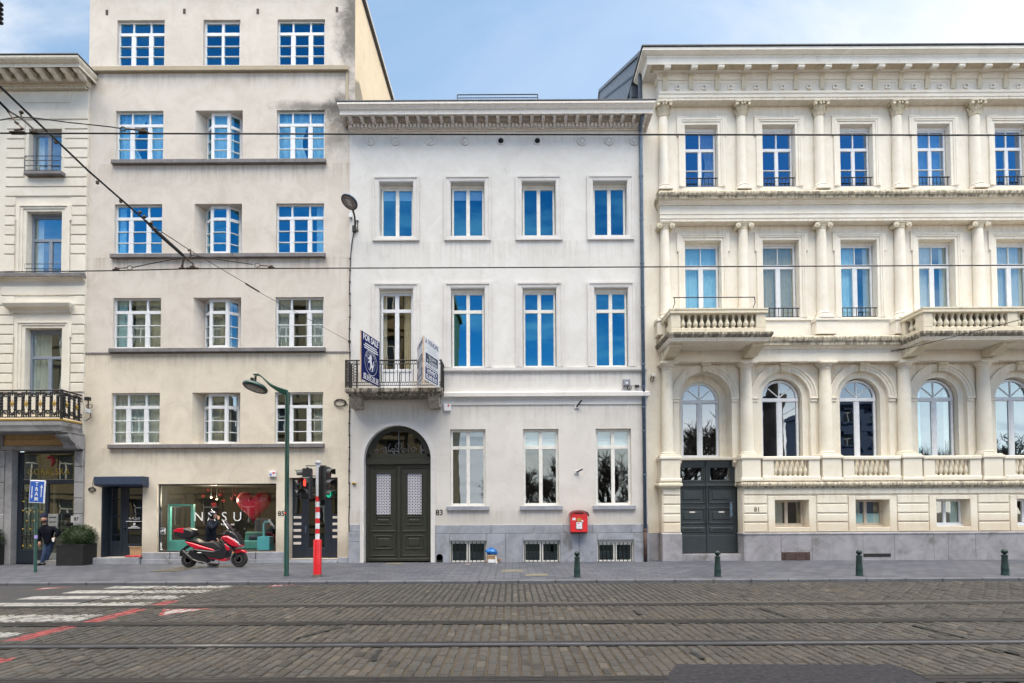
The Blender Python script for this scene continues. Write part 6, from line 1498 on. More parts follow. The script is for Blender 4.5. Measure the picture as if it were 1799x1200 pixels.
# iron covers in the pavement
MT['grate'] = plain('worn iron grate', (0.12,0.105,0.09), 0.6, 0.2, var=0.25); MT['cover'] = plain('mossy cover frame', (0.12,0.11,0.085), 0.8, var=0.3)
def cover(px0, py0, px1, py1, label, bars=0):
    x0 = G(px0, (py0+py1)/2)[0]; x1 = G(px1, (py0+py1)/2)[0]; y1 = G((px0+px1)/2, py0)[1]; y0 = G((px0+px1)/2, py1)[1]
    m_ = MB(); 
    if bars:
        m_.box(x0, x1, y0, y1, 0.001, 0.003)
        t = m_.build('drain_grate', MT['blackhole']); tag(t, label, 'drain cover')
        m_ = MB()
        for k in range(bars): xx = x0+(x1-x0)*(k+0.5)/bars; m_.box(xx-0.022, xx+0.022, y0+0.02, y1-0.02, 0.004, 0.012)
        for k in range(4): yy = y0+(y1-y0)*(k+0.5)/4; m_.box(x0+0.02, x1-0.02, yy-0.02, yy+0.02, 0.004, 0.011)
        m_.box(x0-0.03, x0, y0, y1, 0.002, 0.012); m_.box(x1, x1+0.03, y0, y1, 0.002, 0.012); m_.build('grate_bars', MT['grate'], t)
    else:
        m_.bbox(x0, x1, y0, y1, 0.001, 0.006, 0.0); t = m_.build('service_cover', MT['cover']); tag(t, label, 'cover')
cover(291, 996.5, 330, 1004.5, 'square iron drain grate in the pavement below the scooter rear wheel', 10)
cover(881, 1001, 919, 1005, 'mossy rectangular cover in the pavement, nearer the wall'); cover(923, 1008, 962, 1012, 'mossy rectangular cover in the pavement, nearer the kerb')
cover(678, 989, 708, 991.5, 'dark flat cover at the threshold of the carriage door')
# ------------------------------------------------------------------ across the street, seen mirrored in the windows
MT['opp'] = stucco('yellow stone', (0.22,0.17,0.10), 0.08, streak=0.4, blotch=0.25, dirt=(0.12,0.09,0.06), bmp=0.2)
MT['opp_glass'] = plain('dark window', (0.02,0.025,0.03), 0.1)
def opposite(x0, x1, y, h, label, storeys, mat):
    t = thing('opposite_building', label, 'building', ((x0+x1)/2, y, 0))
    hs = []; nb = max(2, round((x1-x0)/3.0)); w = (x1-x0)/nb; sh = h/storeys
    for i in range(nb):
        for j in range(storeys): hs.append((x0+w*(i+0.5)-0.65, x0+w*(i+0.5)+0.65, sh*j+0.9, sh*j+sh*0.78))
    m = MB()
    # facade looks towards +y
    xs = sorted(set([x0,x1]+[q for a in hs for q in a[:2]])); zs = sorted(set([0,h]+[q for a in hs for q in a[2:]]))
    for i in range(len(xs)-1):
        for j in range(len(zs)-1):
            cx_, cz = (xs[i]+xs[i+1])/2, (zs[j]+zs[j+1])/2
            if any(a[0] < cx_ < a[1] and a[2] < cz < a[3] for a in hs): continue
            m.quad((xs[i+1],y,zs[j]),(xs[i],y,zs[j]),(xs[i],y,zs[j+1]),(xs[i+1],y,zs[j+1]))
    m.box(x0, x1, y-12, y-0.4, 0, h-0.1)
    for j in range(1, storeys+1): m.box(x0-0.1, x1+0.1, y, y+0.35, sh*j-0.35, sh*j-0.05)
    m.box(x0-0.3, x1+0.3, y-12, y+0.9, h-0.05, h+0.5)
    for i in range(nb+1): m.box(x0+w*i-0.3, x0+w*i+0.3, y+0.001, y+0.25, 0, h-0.35)
    for a in hs: m.box(a[0]-0.25, a[1]+0.25, y+0.001, y+0.4, a[3]+0.05, a[3]+0.35); m.box(a[0]-0.2, a[1]+0.2, y+0.001, y+0.3, a[2]-0.2, a[2]-0.0)
    m.build('wall', mat, t)
    for a in hs:
        m = MB(); y2 = y-0.25; c = (a[0]+a[1])/2; z = a[2]+(a[3]-a[2])*0.68
        for q in ((a[0],a[0]+.08,a[2],a[3]),(a[1]-.08,a[1],a[2],a[3]),(c-.05,c+.05,a[2],z),(a[0],a[1],z-.05,z+.05)): m.box(q[0], q[1], y2, y2+0.06, q[2], q[3])
        f = m.build('window', MT['cream_paint'], t); MB().quad((a[1],y2+.02,a[2]),(a[0],y2+.02,a[2]),(a[0],y2+.02,a[3]),(a[1],y2+.02,a[3])).build('pane', MT['opp_glass'], f)
opposite(-70, -14.5, -25, 19, 'sunlit yellow stone house across the street, mirrored in the lower windows', 5, MT['opp'])
opposite(-14.4, -5.6, -25, 22, 'tall ornate yellow stone house across the street, mirrored beside the for sale boards', 5, MT['opp'])
sheet('far_ground', -200, 200, -200, -17.4, ZRD-0.01, stucco('grey street surface', (0.10,0.095,0.09), 0.15, streak=0, blotch=0.3))
sheet('ground', -400, 400, -400, 400, ZRD-0.3, plain('dull ground', (0.12,0.11,0.10), 0.9))
MT['bark'] = plain('dark bare bark', (0.035,0.03,0.024), 0.9, var=0.3)
def bare_tree(x, y, h, seed, label):
    rng = random.Random(seed); t = thing('bare_tree', label, 'tree', (x,y,0), 'bare trees in the square across the street')
    tm, cm = MB(), MB()
    def limb(mb, p, d, L, r, lev):
        n = 4; pts = [p]; q = p
        for k in range(n):
            d = (d+Vector((rng.gauss(0,.16), rng.gauss(0,.16), rng.gauss(0.04,.10)))).normalized(); q = q+d*(L/n); pts.append(q)
        mb.tube(pts, [r*(1-0.55*k/n) for k in range(n+1)], 6 if lev < 2 else (4 if lev < 3 else 3), cap=False)
        if lev >= 5: return
        for k in range(4 if lev < 4 else 5):
            s = rng.uniform(0.35, 1.0); base = pts[min(n, int(s*n+0.5))]
            a = rng.uniform(0, 2*math.pi); sd_ = Vector((math.cos(a), math.sin(a), rng.uniform(-0.1, 0.7)))
            limb(cm, base, (d*0.75+sd_*0.75).normalized(), L*rng.uniform(0.58, 0.80), r*0.62, lev+1)
    limb(tm, Vector((x,y,-0.05)), Vector((0,0,1)), h*0.34, h*0.030, 0)
    tm.build('trunk', MT['bark'], t); cm.build('crown', MT['bark'], t)
TREES = ((2.2,-50,10.5),(7.5,-52,11),(12.5,-47,12.5),(16.5,-53,12),(22.5,-47,17),(27.0,-50,17),(54,-48,15),(60,-50,14),(66,-47,16),(9.5,-60,13),(-1.5,-58,9.5))
for k, (x, y, h) in enumerate(TREES):
    bare_tree(x, y, h, 11+k, 'bare branched tree across the square, mirrored in the ground floor windows')
t = thing('monument', 'tall dark stone monument across the square, mirrored in an arched window', 'monument', (34.2,-48,0))
m = MB(); m.bbox(31.8,36.6,-50.4,-45.6,0,3,0.1); m.bbox(32.6,35.8,-49.6,-46.4,3,7.5,0.1); m.bbox(32.2,36.2,-50,-46,7.5,8.1,0.1); m.lathe([(1.5,8.1),(1.3,9),(1.15,15),(1.6,16),(1.7,16.6)], (34.2,-48,0), 16); m.build('column', plain('dark weathered stone', (0.06,0.052,0.055), 0.9, var=0.4, nscale=0.8), t)
m = MB(); m.lathe([(0.9,16.6),(0.7,17.6),(0.8,18.6),(0.45,19.4),(0.35,20.0),(0.0001,20.3)], (34.2,-48,0), 12); m.build('statue', MT['bark'], t)
opposite(42.2, 49.5, -48, 15.5, 'dark slate coloured block across the square, mirrored in an arched window', 5, plain('dark slate blue cladding', (0.035,0.065,0.14), 0.6))
# ------------------------------------------------------------------ street furniture
MT['lampgreen'] = plain('dark green enamel', (0.007,0.045,0.032), 0.32, 0.1, var=0.15, coat=0.3)
MT['bollard'] = plain('dark green cast iron', (0.006,0.023,0.020), 0.45, 0.1, var=0.35, bmp=0.15)
MT['lampglass'] = plain('grey lamp lens', (0.16,0.14,0.15), 0.25, var=0.3, nscale=14)
MT['black'] = plain('black plastic', (0.012,0.012,0.013), 0.45, var=0.2)
MT['darkgrey'] = plain('dark grey plastic', (0.035,0.036,0.04), 0.5, var=0.2)
MT['signred'] = plain('red paint', (0.60,0.012,0.018), 0.35, var=0.12, coat=0.2)
MT['signwhite'] = plain('white enamel', (0.66,0.67,0.70), 0.4, var=0.08)
MT['galv'] = plain('galvanised steel', (0.50,0.51,0.54), 0.45, 0.0, var=0.12)
MT['signblue'] = plain('blue sign film', (0.010,0.085,0.42), 0.35, var=0.05)
MT['cardboard'] = plain('brown cardboard', (0.36,0.225,0.12), 0.85, var=0.15)
MT['wire'] = plain('dark overhead cable', (0.012,0.012,0.014), 0.55, 0.3)
MT['bronze'] = plain('tarnished bronze clamp', (0.07,0.052,0.04), 0.5, 0.6, var=0.4, nscale=30)

bx, by = G(503, 1012); t = thing('street_lamp', 'dark green street lamp with a round flat head on a curved arm', 'street lamp', (bx,by,0))
Yl = by; zt = Z(503, 690, Yl)
m = MB(); m.lathe([(0.075,0),(0.075,0.03),(0.068,0.05),(0.064,1.6),(0.060,1.62),(0.058,zt-0.6),(0.062,zt-0.58),(0.062,zt)], (bx,by,0), 16); m.build('pole', MT['lampgreen'], t, smooth=30)
def pl_(px, py, dy=0): a, b = U(px, py, Yl+dy); return (a, Yl+dy, b)
m = MB(); top = [(446,657),(455,656.5),(470,669),(477,674.5),(490,680),(505.5,685)]; bot = [(506,693.5),(500,695),(488,688),(475,679),(462,665),(455,660),(446,660)]
pts = [U(a, b, Yl) for a, b in top]+[U(a, b, Yl) for a, b in bot]
m.prism(pts, Yl-0.06, Yl+0.06); m.build('arm', MT['lampgreen'], t, bevel=0.02)
hc = pl_(448.4, 680.5, -0.02)
m = MB(); m.lathe([(0.325,-0.03),(0.335,-0.005),(0.33,0.03),(0.28,0.075),(0.16,0.11),(0.0001,0.125)], (0,0,0), 28)
Mx = Matrix.Translation(hc) @ Matrix.Rotation(R_(12), 4, 'Y') @ Matrix.Rotation(R_(-13), 4, 'X')
m.xform(Mx); hd = m.build('lamp_head', MT['lampgreen'], t, smooth=50)
m = MB(); m.lathe([(0.33,-0.028),(0.30,-0.05),(0.27,-0.04)], (0,0,0), 28); m.xform(Mx); m.build('lamp_rim', MT['black'], hd, smooth=50)
m = MB(); m.lathe([(0.30,-0.036),(0.15,-0.046),(0.0001,-0.05)], (0,0,0), 28); m.xform(Mx); m.build('lens', MT['lampglass'], hd)
m = MB(); a = pl_(449, 661); m.tube([a, (a[0]-0.01, a[1], hc[2]+0.09)], 0.03, 10); b = pl_(443, 667); m.lathe([(0.045,-0.07),(0.05,0.05)], b, 12); m.build('lamp_mount', MT['black'], hd)
MB().box(bx-0.035, bx+0.01, by-0.068, by-0.0605, 1.72, 1.78).build('sticker', MT['signred'], t)

# lamp on the facade
t = thing('wall_lamp', 'dark round street lamp on a bracket fixed to the pale facade', 'wall lamp', (X(623,402), 0, Z(623,402)))
m = MB(); p0 = (X(623.5,404), -0.03, Z(623.5,404)); q = lambda px, py, Y: (U(px,py,Y)[0], Y, U(px,py,Y)[1])
pts = [p0, q(624,392,-0.12), q(623,380,-0.30), q(620,369,-0.5), q(617.5,362,-0.72)]
m.tube(pts, [0.035,0.034,0.03,0.04,0.03], 8); m.build('arm', MT['black'], t)
hc = q(614, 354.5, -0.85)
Mx = Matrix.Translation(hc) @ Matrix.Rotation(R_(18), 4, 'Y') @ Matrix.Rotation(R_(-24), 4, 'X')
m = MB(); m.lathe([(0.285,-0.03),(0.295,0.0),(0.28,0.03),(0.2,0.07),(0.0001,0.09)], (0,0,0), 26); m.xform(Mx); hd = m.build('lamp_head', MT['zinc'], t, smooth=50)
m = MB(); m.lathe([(0.285,-0.031),(0.25,-0.045),(0.235,-0.04)], (0,0,0), 26); m.xform(Mx); m.build('lamp_rim', MT['black'], hd)
m = MB(); m.lathe([(0.25,-0.040),(0.0001,-0.044)], (0,0,0), 26); m.xform(Mx); m.build('lens', MT['lampglass'], hd)
m = MB()
for k in range(5): m.box(-0.075+0.012*k-0.02, 0.075+0.012*k-0.02, -0.09+0.045*k-0.014, -0.09+0.045*k+0.014, -0.052, -0.0445)
m.xform(Mx); m.build('led_strips', plain('pale led strip', (0.5,0.48,0.47), 0.4), hd)
m = MB(); a, b = U(623, 404); m.bbox(a-0.06, a+0.06, -0.10, -0.002, b-0.10, b+0.12, 0.01); m.box(a+0.06, a+0.14, -0.03, -0.002, b-0.06, b-0.03); m.box(a+0.06, a+0.14, -0.03, -0.002, b+0.30, b+0.34); m.box(a+0.09, a+0.12, -0.02, -0.002, b-0.06, b+0.34); m.build('bracket', MT['black'], t)
m = MB(); a, b = U(617, 381); m.bbox(a-0.055, a+0.055, -0.10, -0.002, b-0.07, b+0.08, 0.01); m.build('control_box', MT['signwhite'], t)

# traffic light
bx, by = G(557.5, 1013.5); t = thing('traffic_light', 'pedestrian traffic light on a red and white banded post, showing red', 'traffic light', (bx,by,0))
zf = lambda py: Z(557, py, by); Xp = lambda px, py: X(px, py, by)
m = MB(); m.lathe([(0.112,0),(0.112,0.07)], (bx,by,0), 18); m.build('foot', MT['cover'], t, smooth=40)
m = MB(); m.lathe([(0.108,0.071),(0.108,zf(951)),(0.098,zf(948)),(0.06,zf(947.5))], (bx,by,0), 18); m.build('sleeve', MT['signred'], t, smooth=30)
rows = [947.5,937.5,929,919.5,910.5,900,890.5,881.5,872]
for k in range(8):
    m = MB(); m.lathe([(0.0585,zf(rows[k])+0.001),(0.0585,zf(rows[k+1])-0.001)], (bx,by,0), 16); m.build('band', MT['signwhite'] if k % 2 == 0 else MT['signred'], t, smooth=40)
m = MB(); m.lathe([(0.055,zf(872)),(0.055,zf(814)),(0.09,zf(813.8)),(0.09,zf(810.5)),(0.03,zf(809.5))], (bx,by,0), 16); m.build('pole', MT['galv'], t, smooth=30)
MT['g_on'] = emis('lit green lamp', (0.0,0.45,0.25), 0.45); MT['r_on'] = emis('lit red walker', (1.0,0.05,0.03), 1.2); MT['r_off'] = plain('unlit red lens', (0.10,0.006,0.008), 0.2); MT['a_off'] = plain('unlit amber lens', (0.09,0.03,0.006), 0.2)
def head(px, py0, py1, face, lenses, dirx):
    """three chamber head; face = unit vector the lenses look along"""
    xc = Xp(px, (py0+py1)/2); z0, z1 = zf(py1), zf(py0); ang = math.atan2(face[1], face[0])+math.pi/2
    Mx = Matrix.Translation((xc, by+dirx[1], 0)) @ Matrix.Rotation(ang, 4, 'Z')
    m = MB(); m.bbox(-0.14, 0.14, -0.10, 0.14, z0, z1, 0.03); m.box(-0.17, 0.17, 0.02, 0.05, z0-0.03, z1+0.03); m.xform(Mx); h = m.build('signal_head', MT['black'], t)
    s = (z1-z0)/3
    for k, mat in enumerate(lenses):
        zc = z1-s*(k+0.5); m = MB(); m.lathe([(0.105,-0.105),(0.0001,-0.115)], (0,0,zc), 16, 'y'); m.xform(Mx); m.build('lamp', mat, h)
        m = MB(); n = 12; V = []
        for q in range(n+1):
            a = math.pi*(-0.08+1.16*q/n); 
            for d in (-0.1, -0.34+0.10*abs(math.cos(a))): V.append((0.115*math.cos(a), d, zc+0.115*math.sin(a)-(0.02 if d < -0.1 else 0)))
        m.add(V, [(2*q, 2*q+1, 2*q+3, 2*q+2) for q in range(n)]); m.xform(Mx); m.build('visor', MT['darkgrey'], h)
    return h
head(537, 823, 876, (-0.97,-0.22), (MT['r_off'], MT['a_off'], MT['g_on']), (0,0.06))
head(571, 821, 877, (0.93,-0.36), (MT['r_off'], MT['a_off'], MT['g_on']), (0,0.05))
h = head(541.5, 839, 878, (-0.12,-1.0), (MT['black'], MT['black']), (0,-0.10)) if False else None
m = MB(); xc = Xp(542, 860); z0, z1 = zf(877), zf(839); m.bbox(xc-0.13, xc+0.13, by-0.26, by-0.02, z0, z1, 0.03); PH = m.build('pedestrian_head', MT['black'], t)
for k, zc in enumerate((z1-(z1-z0)*0.26, z0+(z1-z0)*0.26)):
    m = MB(); m.lathe([(0.105,-0.265),(0.0001,-0.268)], (xc,by,zc), 16, 'y'); m.build('lamp', MT['darkgrey'], PH)
    m = MB(); V = []
    for q in range(13):
        a = math.pi*(-0.05+1.1*q/12)
        for d in (-0.26, -0.46): V.append((xc+0.12*math.cos(a), by+d, zc+0.12*math.sin(a)))
    m.add(V, [(2*q, 2*q+1, 2*q+3, 2*q+2) for q in range(12)]); m.build('visor', MT['darkgrey'], PH)
zc = z1-(z1-z0)*0.26; m = MB(); y = by-0.272
m.lathe([(0.021,-0.001),(0.021,0.001)], (xc,y,zc+0.078), 10, 'y'); m.prism([(xc-0.034,zc+0.052),(xc+0.034,zc+0.052),(xc+0.034,zc-0.01),(xc+0.026,zc-0.09),(xc-0.026,zc-0.09),(xc-0.034,zc-0.01)], y-0.001, y+0.001); m.build('red_walker', MT['r_on'], PH)
m = MB()
for s, px in ((-1, 537), (1, 571)):
    for py in (818, 836): m.tube([(bx,by+0.03,zf(py)),(Xp(px,py)+0.02*s,by+0.06,zf(py))], 0.016, 6)
m.tube([(bx,by,zf(869)),(xc,by-0.05,zf(869))], 0.02, 6); m.build('brackets', MT['black'], t)

# tram sign
bx, by = G(62, 1005.5); t = thing('tram_sign', 'blue tram lane sign with white arrows on a thin green post', 'road sign', (bx,by,0))
m = MB(); zt = Z(63, 846, by); m.lathe([(0.045,0),(0.045,0.02),(0.040,0.03),(0.040,zt)], (bx,by,0), 12); m.build('post', MT['lampgreen'], t, smooth=40)
MB().lathe([(0.0415,1.02),(0.0415,1.12)], (bx,by,0), 12).build('sticker', plain('violet sticker', (0.32,0.25,0.55), 0.5), t, smooth=40)
xc = X(67.3, 864, by); zc = Z(67, 864, by); w, hh = 0.262, 0.345
def loc(m): return m.xform(Matrix.Translation((xc, by-0.05, zc)) @ Matrix.Rotation(R_(2.5), 4, 'Y') @ Matrix.Rotation(R_(-7), 4, 'Z'))
m = MB(); m.bbox(-w, w, 0, 0.03, -hh, hh, 0.012); SB = loc(m).build('sign_board', MT['signwhite'], t)
m = MB()
for a, b in ((-0.235,-0.085),(-0.078,0.078),(0.085,0.235)): m.box(a, b, -0.004, -0.0005, -hh+0.03, hh-0.03)
loc(m).build('blue_field', MT['signblue'], SB)
m = MB()
for s, a in ((-1,-0.16),(1,0.16)):
    m.box(a-0.014, a+0.014, -0.008, -0.005, -0.16, 0.16); d = 0.17*s; m.prism([(a-0.042, d-0.05*s), (a+0.042, d-0.05*s), (a, d+0.05*s)], -0.008, -0.0055)
loc(m).build('arrow', MT['signwhite'], SB)
for k, ch in enumerate('TRAM'):
    o = text('lettering', ch, 0, 0, 0, 0.155, MT['signwhite'], None, bold=0.004)
    o.data.transform(Matrix.Translation((xc, by-0.05, zc)) @ Matrix.Rotation(R_(2.5), 4, 'Y') @ Matrix.Rotation(R_(-7), 4, 'Z') @ Matrix.Translation((0,-0.007,0.225-0.15*k))); o.parent = SB

# bollards
BP = [(1014,1014,'between the red letterbox and the kerb'),(1261,1013,'in front of the dark mansion door'),(1510,1011.5,'in front of the dark wall vent slot'),(1766,1010.5,'at the right end of the row')]
pb = None
for k, (px, py, txt) in enumerate(BP):
    x, y = G(px, py); lab = 'short dark green bollard '+txt
    if pb is None:
        pb = t = thing('bollard', lab, 'bollard', (x,y,0), 'green ball top bollards along the kerb'); B0 = (x, y)
        m = MB(); m.lathe([(0.092,0),(0.092,0.03),(0.086,0.05),(0.084,0.16),(0.088,0.18),(0.083,0.20),(0.068,0.44),(0.066,0.50),(0.078,0.51),(0.078,0.53),(0.060,0.54),(0.035,0.555),(0.03,0.56)], (x,y,0), 20); m.build('post', MT['bollard'], t, smooth=35)
        m = MB(); m.sphere((x,y,0.625), 0.074, 18, 12, 1, 1, 0.95); m.build('ball', MT['bollard'], t, smooth=True)
    else:
        t = dup(pb, dx=x-B0[0], dy=y-B0[1]); t['label'] = lab
# red letterbox
y = -0.36; x0, x1, z0, z1 = RC(1002.5, 906, 1032.5, 935, y); zt = Z(1017, 898, y); cx_ = (x0+x1)/2
t = thing('letterbox', 'red wall letterbox with rounded top, stickers and white notice', 'letterbox', (cx_, -0.02, z0))
r = (x1-x0)/2; poly = [(x0,z0),(x1,z0),(x1,z1)]+[(cx_+r*0.98*math.cos(a), z1+(zt-z1)*math.sin(a)**0.8) for a in [math.pi*q/14 for q in range(1,14)]]+[(x0,z1)]
m = MB(); m.prism(poly, y, -0.064); m.build('body', MT['signred'], t, bevel=0.015)
m = MB(); V = []
for q in range(15):
    a = math.pi*q/14; px_, pz_ = cx_+(r+0.045)*math.cos(a), z1-0.02+(zt-z1+0.035)*max(0, math.sin(a))**0.8
    V += [(px_,y-0.05,pz_),(px_,-0.062,pz_),(px_,y-0.05,pz_+0.02),(px_,-0.062,pz_+0.02)]
m.add(V, [(4*q+a, 4*q+b, 4*q+4+b, 4*q+4+a) for q in range(14) for a, b in ((0,1),(1,3),(3,2),(2,0))]); m.build('hood', plain('dark red paint', (0.25,0.01,0.012), 0.4), t)
MB().box(cx_-0.14, cx_+0.14, y-0.006, y-0.001, zt-0.10, zt-0.06).build('slot', MT['blackhole'], t)
MB().box(x0+0.02, x1-0.02, y+0.03, -0.064, z0-0.05, z0-0.002).build('base', MT['black'], t)
m = MB(); zc = z0+(z1-z0)*0.78; m.prism([(cx_-0.10,zc+0.03),(cx_-0.03,zc+0.02),(cx_,zc+0.09),(cx_+0.03,zc+0.02),(cx_+0.10,zc+0.03),(cx_+0.05,zc-0.06),(cx_-0.05,zc-0.06)], y-0.004, y-0.0005); m.build('post_emblem', MT['gold'], t)
f = MB().bbox(cx_-0.115, cx_+0.115, y-0.012, y-0.0005, z0+0.10, z0+0.36, 0.004).build('notice_frame', MT['cover'], t)
MB().box(cx_-0.095, cx_+0.095, y-0.015, y-0.0125, z0+0.12, z0+0.34).build('notice', MT['signwhite'], f)
m = MB(); m.box(cx_-0.06, cx_+0.02, y-0.0165, y-0.0155, z0+0.28, z0+0.31).box(cx_-0.04, cx_+0.06, y-0.0165, y-0.0155, z0+0.20, z0+0.21).box(cx_-0.04, cx_+0.07, y-0.0165, y-0.0155, z0+0.17, z0+0.18); m.build('notice_print', plain('pink notice print', (0.5,0.12,0.25), 0.7), f)
MB().box(x0+0.06, x0+0.17, y-0.004, y-0.0005, zc-0.03, zc+0.05).build('sticker', MT['signwhite'], t); MB().box(cx_+0.08, cx_+0.14, y-0.004, y-0.0005, zc-0.10, zc-0.03).build('sticker', MT['signwhite'], t)

# planters with clipped bushes
MT['planter'] = plain('black planter box', (0.011,0.011,0.012), 0.5, var=0.3); MT['leaf'] = plain('dark clipped foliage', (0.020,0.042,0.010), 0.6, var=0.7, nscale=14)
def planter(px0, px1, pyt, pyb, label):
    x0, y0 = G(px0, pyb); x1, _ = G(px1, pyb); zt = Z((px0+px1)/2, pyt, y0); w = x1-x0; cx_, cy_ = (x0+x1)/2, y0+w/2
    t = thing('planter', label, 'planter', (cx_, cy_, 0), 'black square planters by the shop door')
    m = MB(); m.box(x0, x1, y0, y0+w, 0.0, zt-0.05); m.box(x0-0.008, x1+0.008, y0-0.008, y0+w+0.008, zt-0.049, zt); m.build('box', MT['planter'], t, bevel=0.01)
    rng = random.Random(5); m = MB(); cz = zt+0.22; R0, RZ = w*0.53, 0.42
    m.sphere((cx_,cy_,cz), 1.0, 14, 10, R0*0.8, R0*0.8, RZ*0.8)
    for k in range(4200):
        u = rng.uniform(-0.75, 1); a = rng.uniform(0, 2*math.pi); s = math.sqrt(1-u*u); rr = rng.uniform(0.78, 1.08)
        p = Vector((cx_+R0*rr*s*math.cos(a), cy_+R0*rr*s*math.sin(a), cz+RZ*rr*u)); d = Vector((s*math.cos(a), s*math.sin(a), u+0.5)).normalized()
        sd_ = Vector((rng.gauss(0,1), rng.gauss(0,1), rng.gauss(0,1))).cross(d).normalized(); L, wd = rng.uniform(0.035, 0.075), rng.uniform(0.007, 0.013)
        d = (d+Vector((rng.gauss(0,.5), rng.gauss(0,.5), rng.gauss(0,.4)))).normalized()
        m.quad(p-sd_*wd, p+sd_*wd, p+d*L+sd_*wd*0.3, p+d*L-sd_*wd*0.3)
    m.build('foliage', MT['leaf'], t)
    return t
pA = planter(98, 143, 957, 994, 'black square planter with a round clipped bush beside the leaning man')
pB = dup(pA, dx=G(-38,992)[0]-G(98,994)[0]); pB['label'] = 'black planter cut off by the left edge of the photo'

# boxes and rubbish
def carton(px0, py0, px1, py1, Y, label, depth=0.3, zb=None):
    x0, x1, z0, z1 = RC(px0, py0, px1, py1, Y); z0 = zb if zb is not None else z0
    t = thing('cardboard_box', label, 'box', ((x0+x1)/2, Y+depth/2, z0))
    m = MB(); m.box(x0, x1, Y, Y+depth, z0, z1); m.build('carton', MT['cardboard'], t, bevel=0.006)
    m = MB(); m.box((x0+x1)/2-0.03, (x0+x1)/2+0.03, Y-0.002, Y+depth+0.002, z1+0.0005, z1+0.002); m.prism([(x0,z1-0.004),(x1,z1-0.004),(x1+0.03,z1+0.02),(x0-0.02,z1+0.025)], Y-0.03, Y-0.022); m.build('flap', plain('worn carton flap', (0.42,0.30,0.19), 0.85), t)
    return t, (x0, x1, z0, z1)
c1, r1 = carton(228, 961, 248.5, 977, YT+0.0, 'brown cardboard box on the step of the navy shop door', 0.25, hD['z0']+0.01)
m = MB(); rng = random.Random(2)
for k in range(7):
    a = r1[0]-0.12+0.085*k; m.bbox(a, a+rng.uniform(.07,.13), YT-0.15+rng.uniform(0,.05), YT-0.05, hD['z0']+0.005, hD['z0']+rng.uniform(.04,.085), 0.01)
tag(m.build('red_packaging', plain('red and pink packaging', (0.50,0.05,0.06), 0.6, var=0.7, nscale=9)), 'flat red and pink packaging in front of the brown box', 'packaging')
c2, r2 = carton(856, 976, 871.5, 990.5, -0.42, 'small wooden crate of rubbish against the plinth under a blue bag', 0.25, 0.001)
m = MB(); m.box(r2[0]+0.03, r2[1]-0.02, -0.426, -0.421, 0.02, 0.13); m.build('white_panel', MT['signwhite'], c2); m = MB(); m.prism([(r2[1]-0.01,0.0),(r2[1]+0.05,0.0),(r2[1]+0.01,r2[3]-0.02),(r2[1]-0.03,r2[3]+0.0)], -0.44, -0.42); m.build('loose_slat', MT['cream_paint'], c2)
m = MB(); s0 = 0; m.sphere(((r2[0]+r2[1])/2-0.01, -0.29, r2[3]+0.095), 1.0, 18, 12, 0.185, 0.13, 0.12)
rng = random.Random(9); m.v = [(a+rng.gauss(0,.022), b+rng.gauss(0,.02), c+rng.gauss(0,.026)) for a, b, c in m.v]
tag(m.build('plastic_bag', plain('blue plastic bag', (0.01,0.13,0.42), 0.3, var=0.5, nscale=12), None, True), 'crumpled blue plastic bag on top of the small crate', 'bag')
m = MB(); a, b = G(877, 981); m.prismz([(a-0.11,-0.22),(a+0.10,-0.24),(a+0.13,-0.14),(a-0.07,-0.10)], 0.10, 0.125); m.prismz([(a-0.06,-0.2),(a+0.05,-0.21),(a+0.05,-0.12),(a-0.05,-0.12)], 0.0, 0.0995); tag(m.build('cardboard_scrap', MT['cardboard']), 'torn piece of cardboard beside the crate of rubbish', 'cardboard')
a, b = G(821, 991.5); m = MB(); m.prismz([(a-0.08,b-0.04),(a+0.07,b-0.06),(a+0.10,b+0.04),(a-0.05,b+0.06)], 0.002, 0.006); tag(m.build('paper_scrap', plain('pinkish paper scrap', (0.46,0.32,0.26), 0.8)), 'flat pinkish paper scrap on the pavement under the basement window', 'litter')
a, b = G(1316, 1021, ZRD); m = MB(); m.prismz([(a-0.09,b-0.02),(a+0.07,b-0.04),(a+0.10,b+0.02),(a-0.02,b+0.05)], ZRD+0.005, ZRD+0.025); tag(m.build('blue_wrapper', plain('pale blue wrapper', (0.25,0.42,0.60), 0.5)), 'pale blue wrapper in the gutter by the kerb', 'litter')

# drainpipe between the town house and the mansion
zt_ = Z(1127, 205, -0.42); t = thing('drainpipe', 'blue grey zinc drainpipe at the seam between town house and mansion', 'drainpipe', (X(1134,980),-0.1,0))
xt_, xb_ = X(1124.5,230,-.1), X(1134.5,930,-.1)
q = lambda px, py, Y: (U(px,py,Y)[0], Y, U(px,py,Y)[1])
zj_ = Z(1134, 931, -.1); xm_ = (xt_+xb_)/2
m = MB(); m.tube([q(1128,203,-.42), q(1128,210,-.40), q(1126,219,-.26), (xm_,-.10,Z(1125,226,-.1)), (xm_,-.10,Z(1125,240,-.1)), (xm_,-.10,zj_)], 0.062, 12); m.build('pipe', MT['zinc'], t, smooth=True)
m = MB(); m.tube([(xm_,-.10,zj_+0.04),(xm_,-.10,0.0)], 0.066, 12); m.build('rusty_foot', MT['rust'], t, smooth=True)['label'] = 'rusty brown foot of the drainpipe'
for py in (310, 385, 462, 539, 640, 679, 716, 757, 834, 932, 972):
    m = MB(); z_ = Z(1130, py, -.1); m.lathe([(0.074,-0.022),(0.076,0),(0.074,0.022)], (xm_,-.10,z_), 12); m.box(xm_-0.012, xm_+0.012, -.10, -0.001, z_-0.012, z_+0.012); m.build('collar', MT['zinc'] if py < 930 else MT['rust'], t, smooth=40)

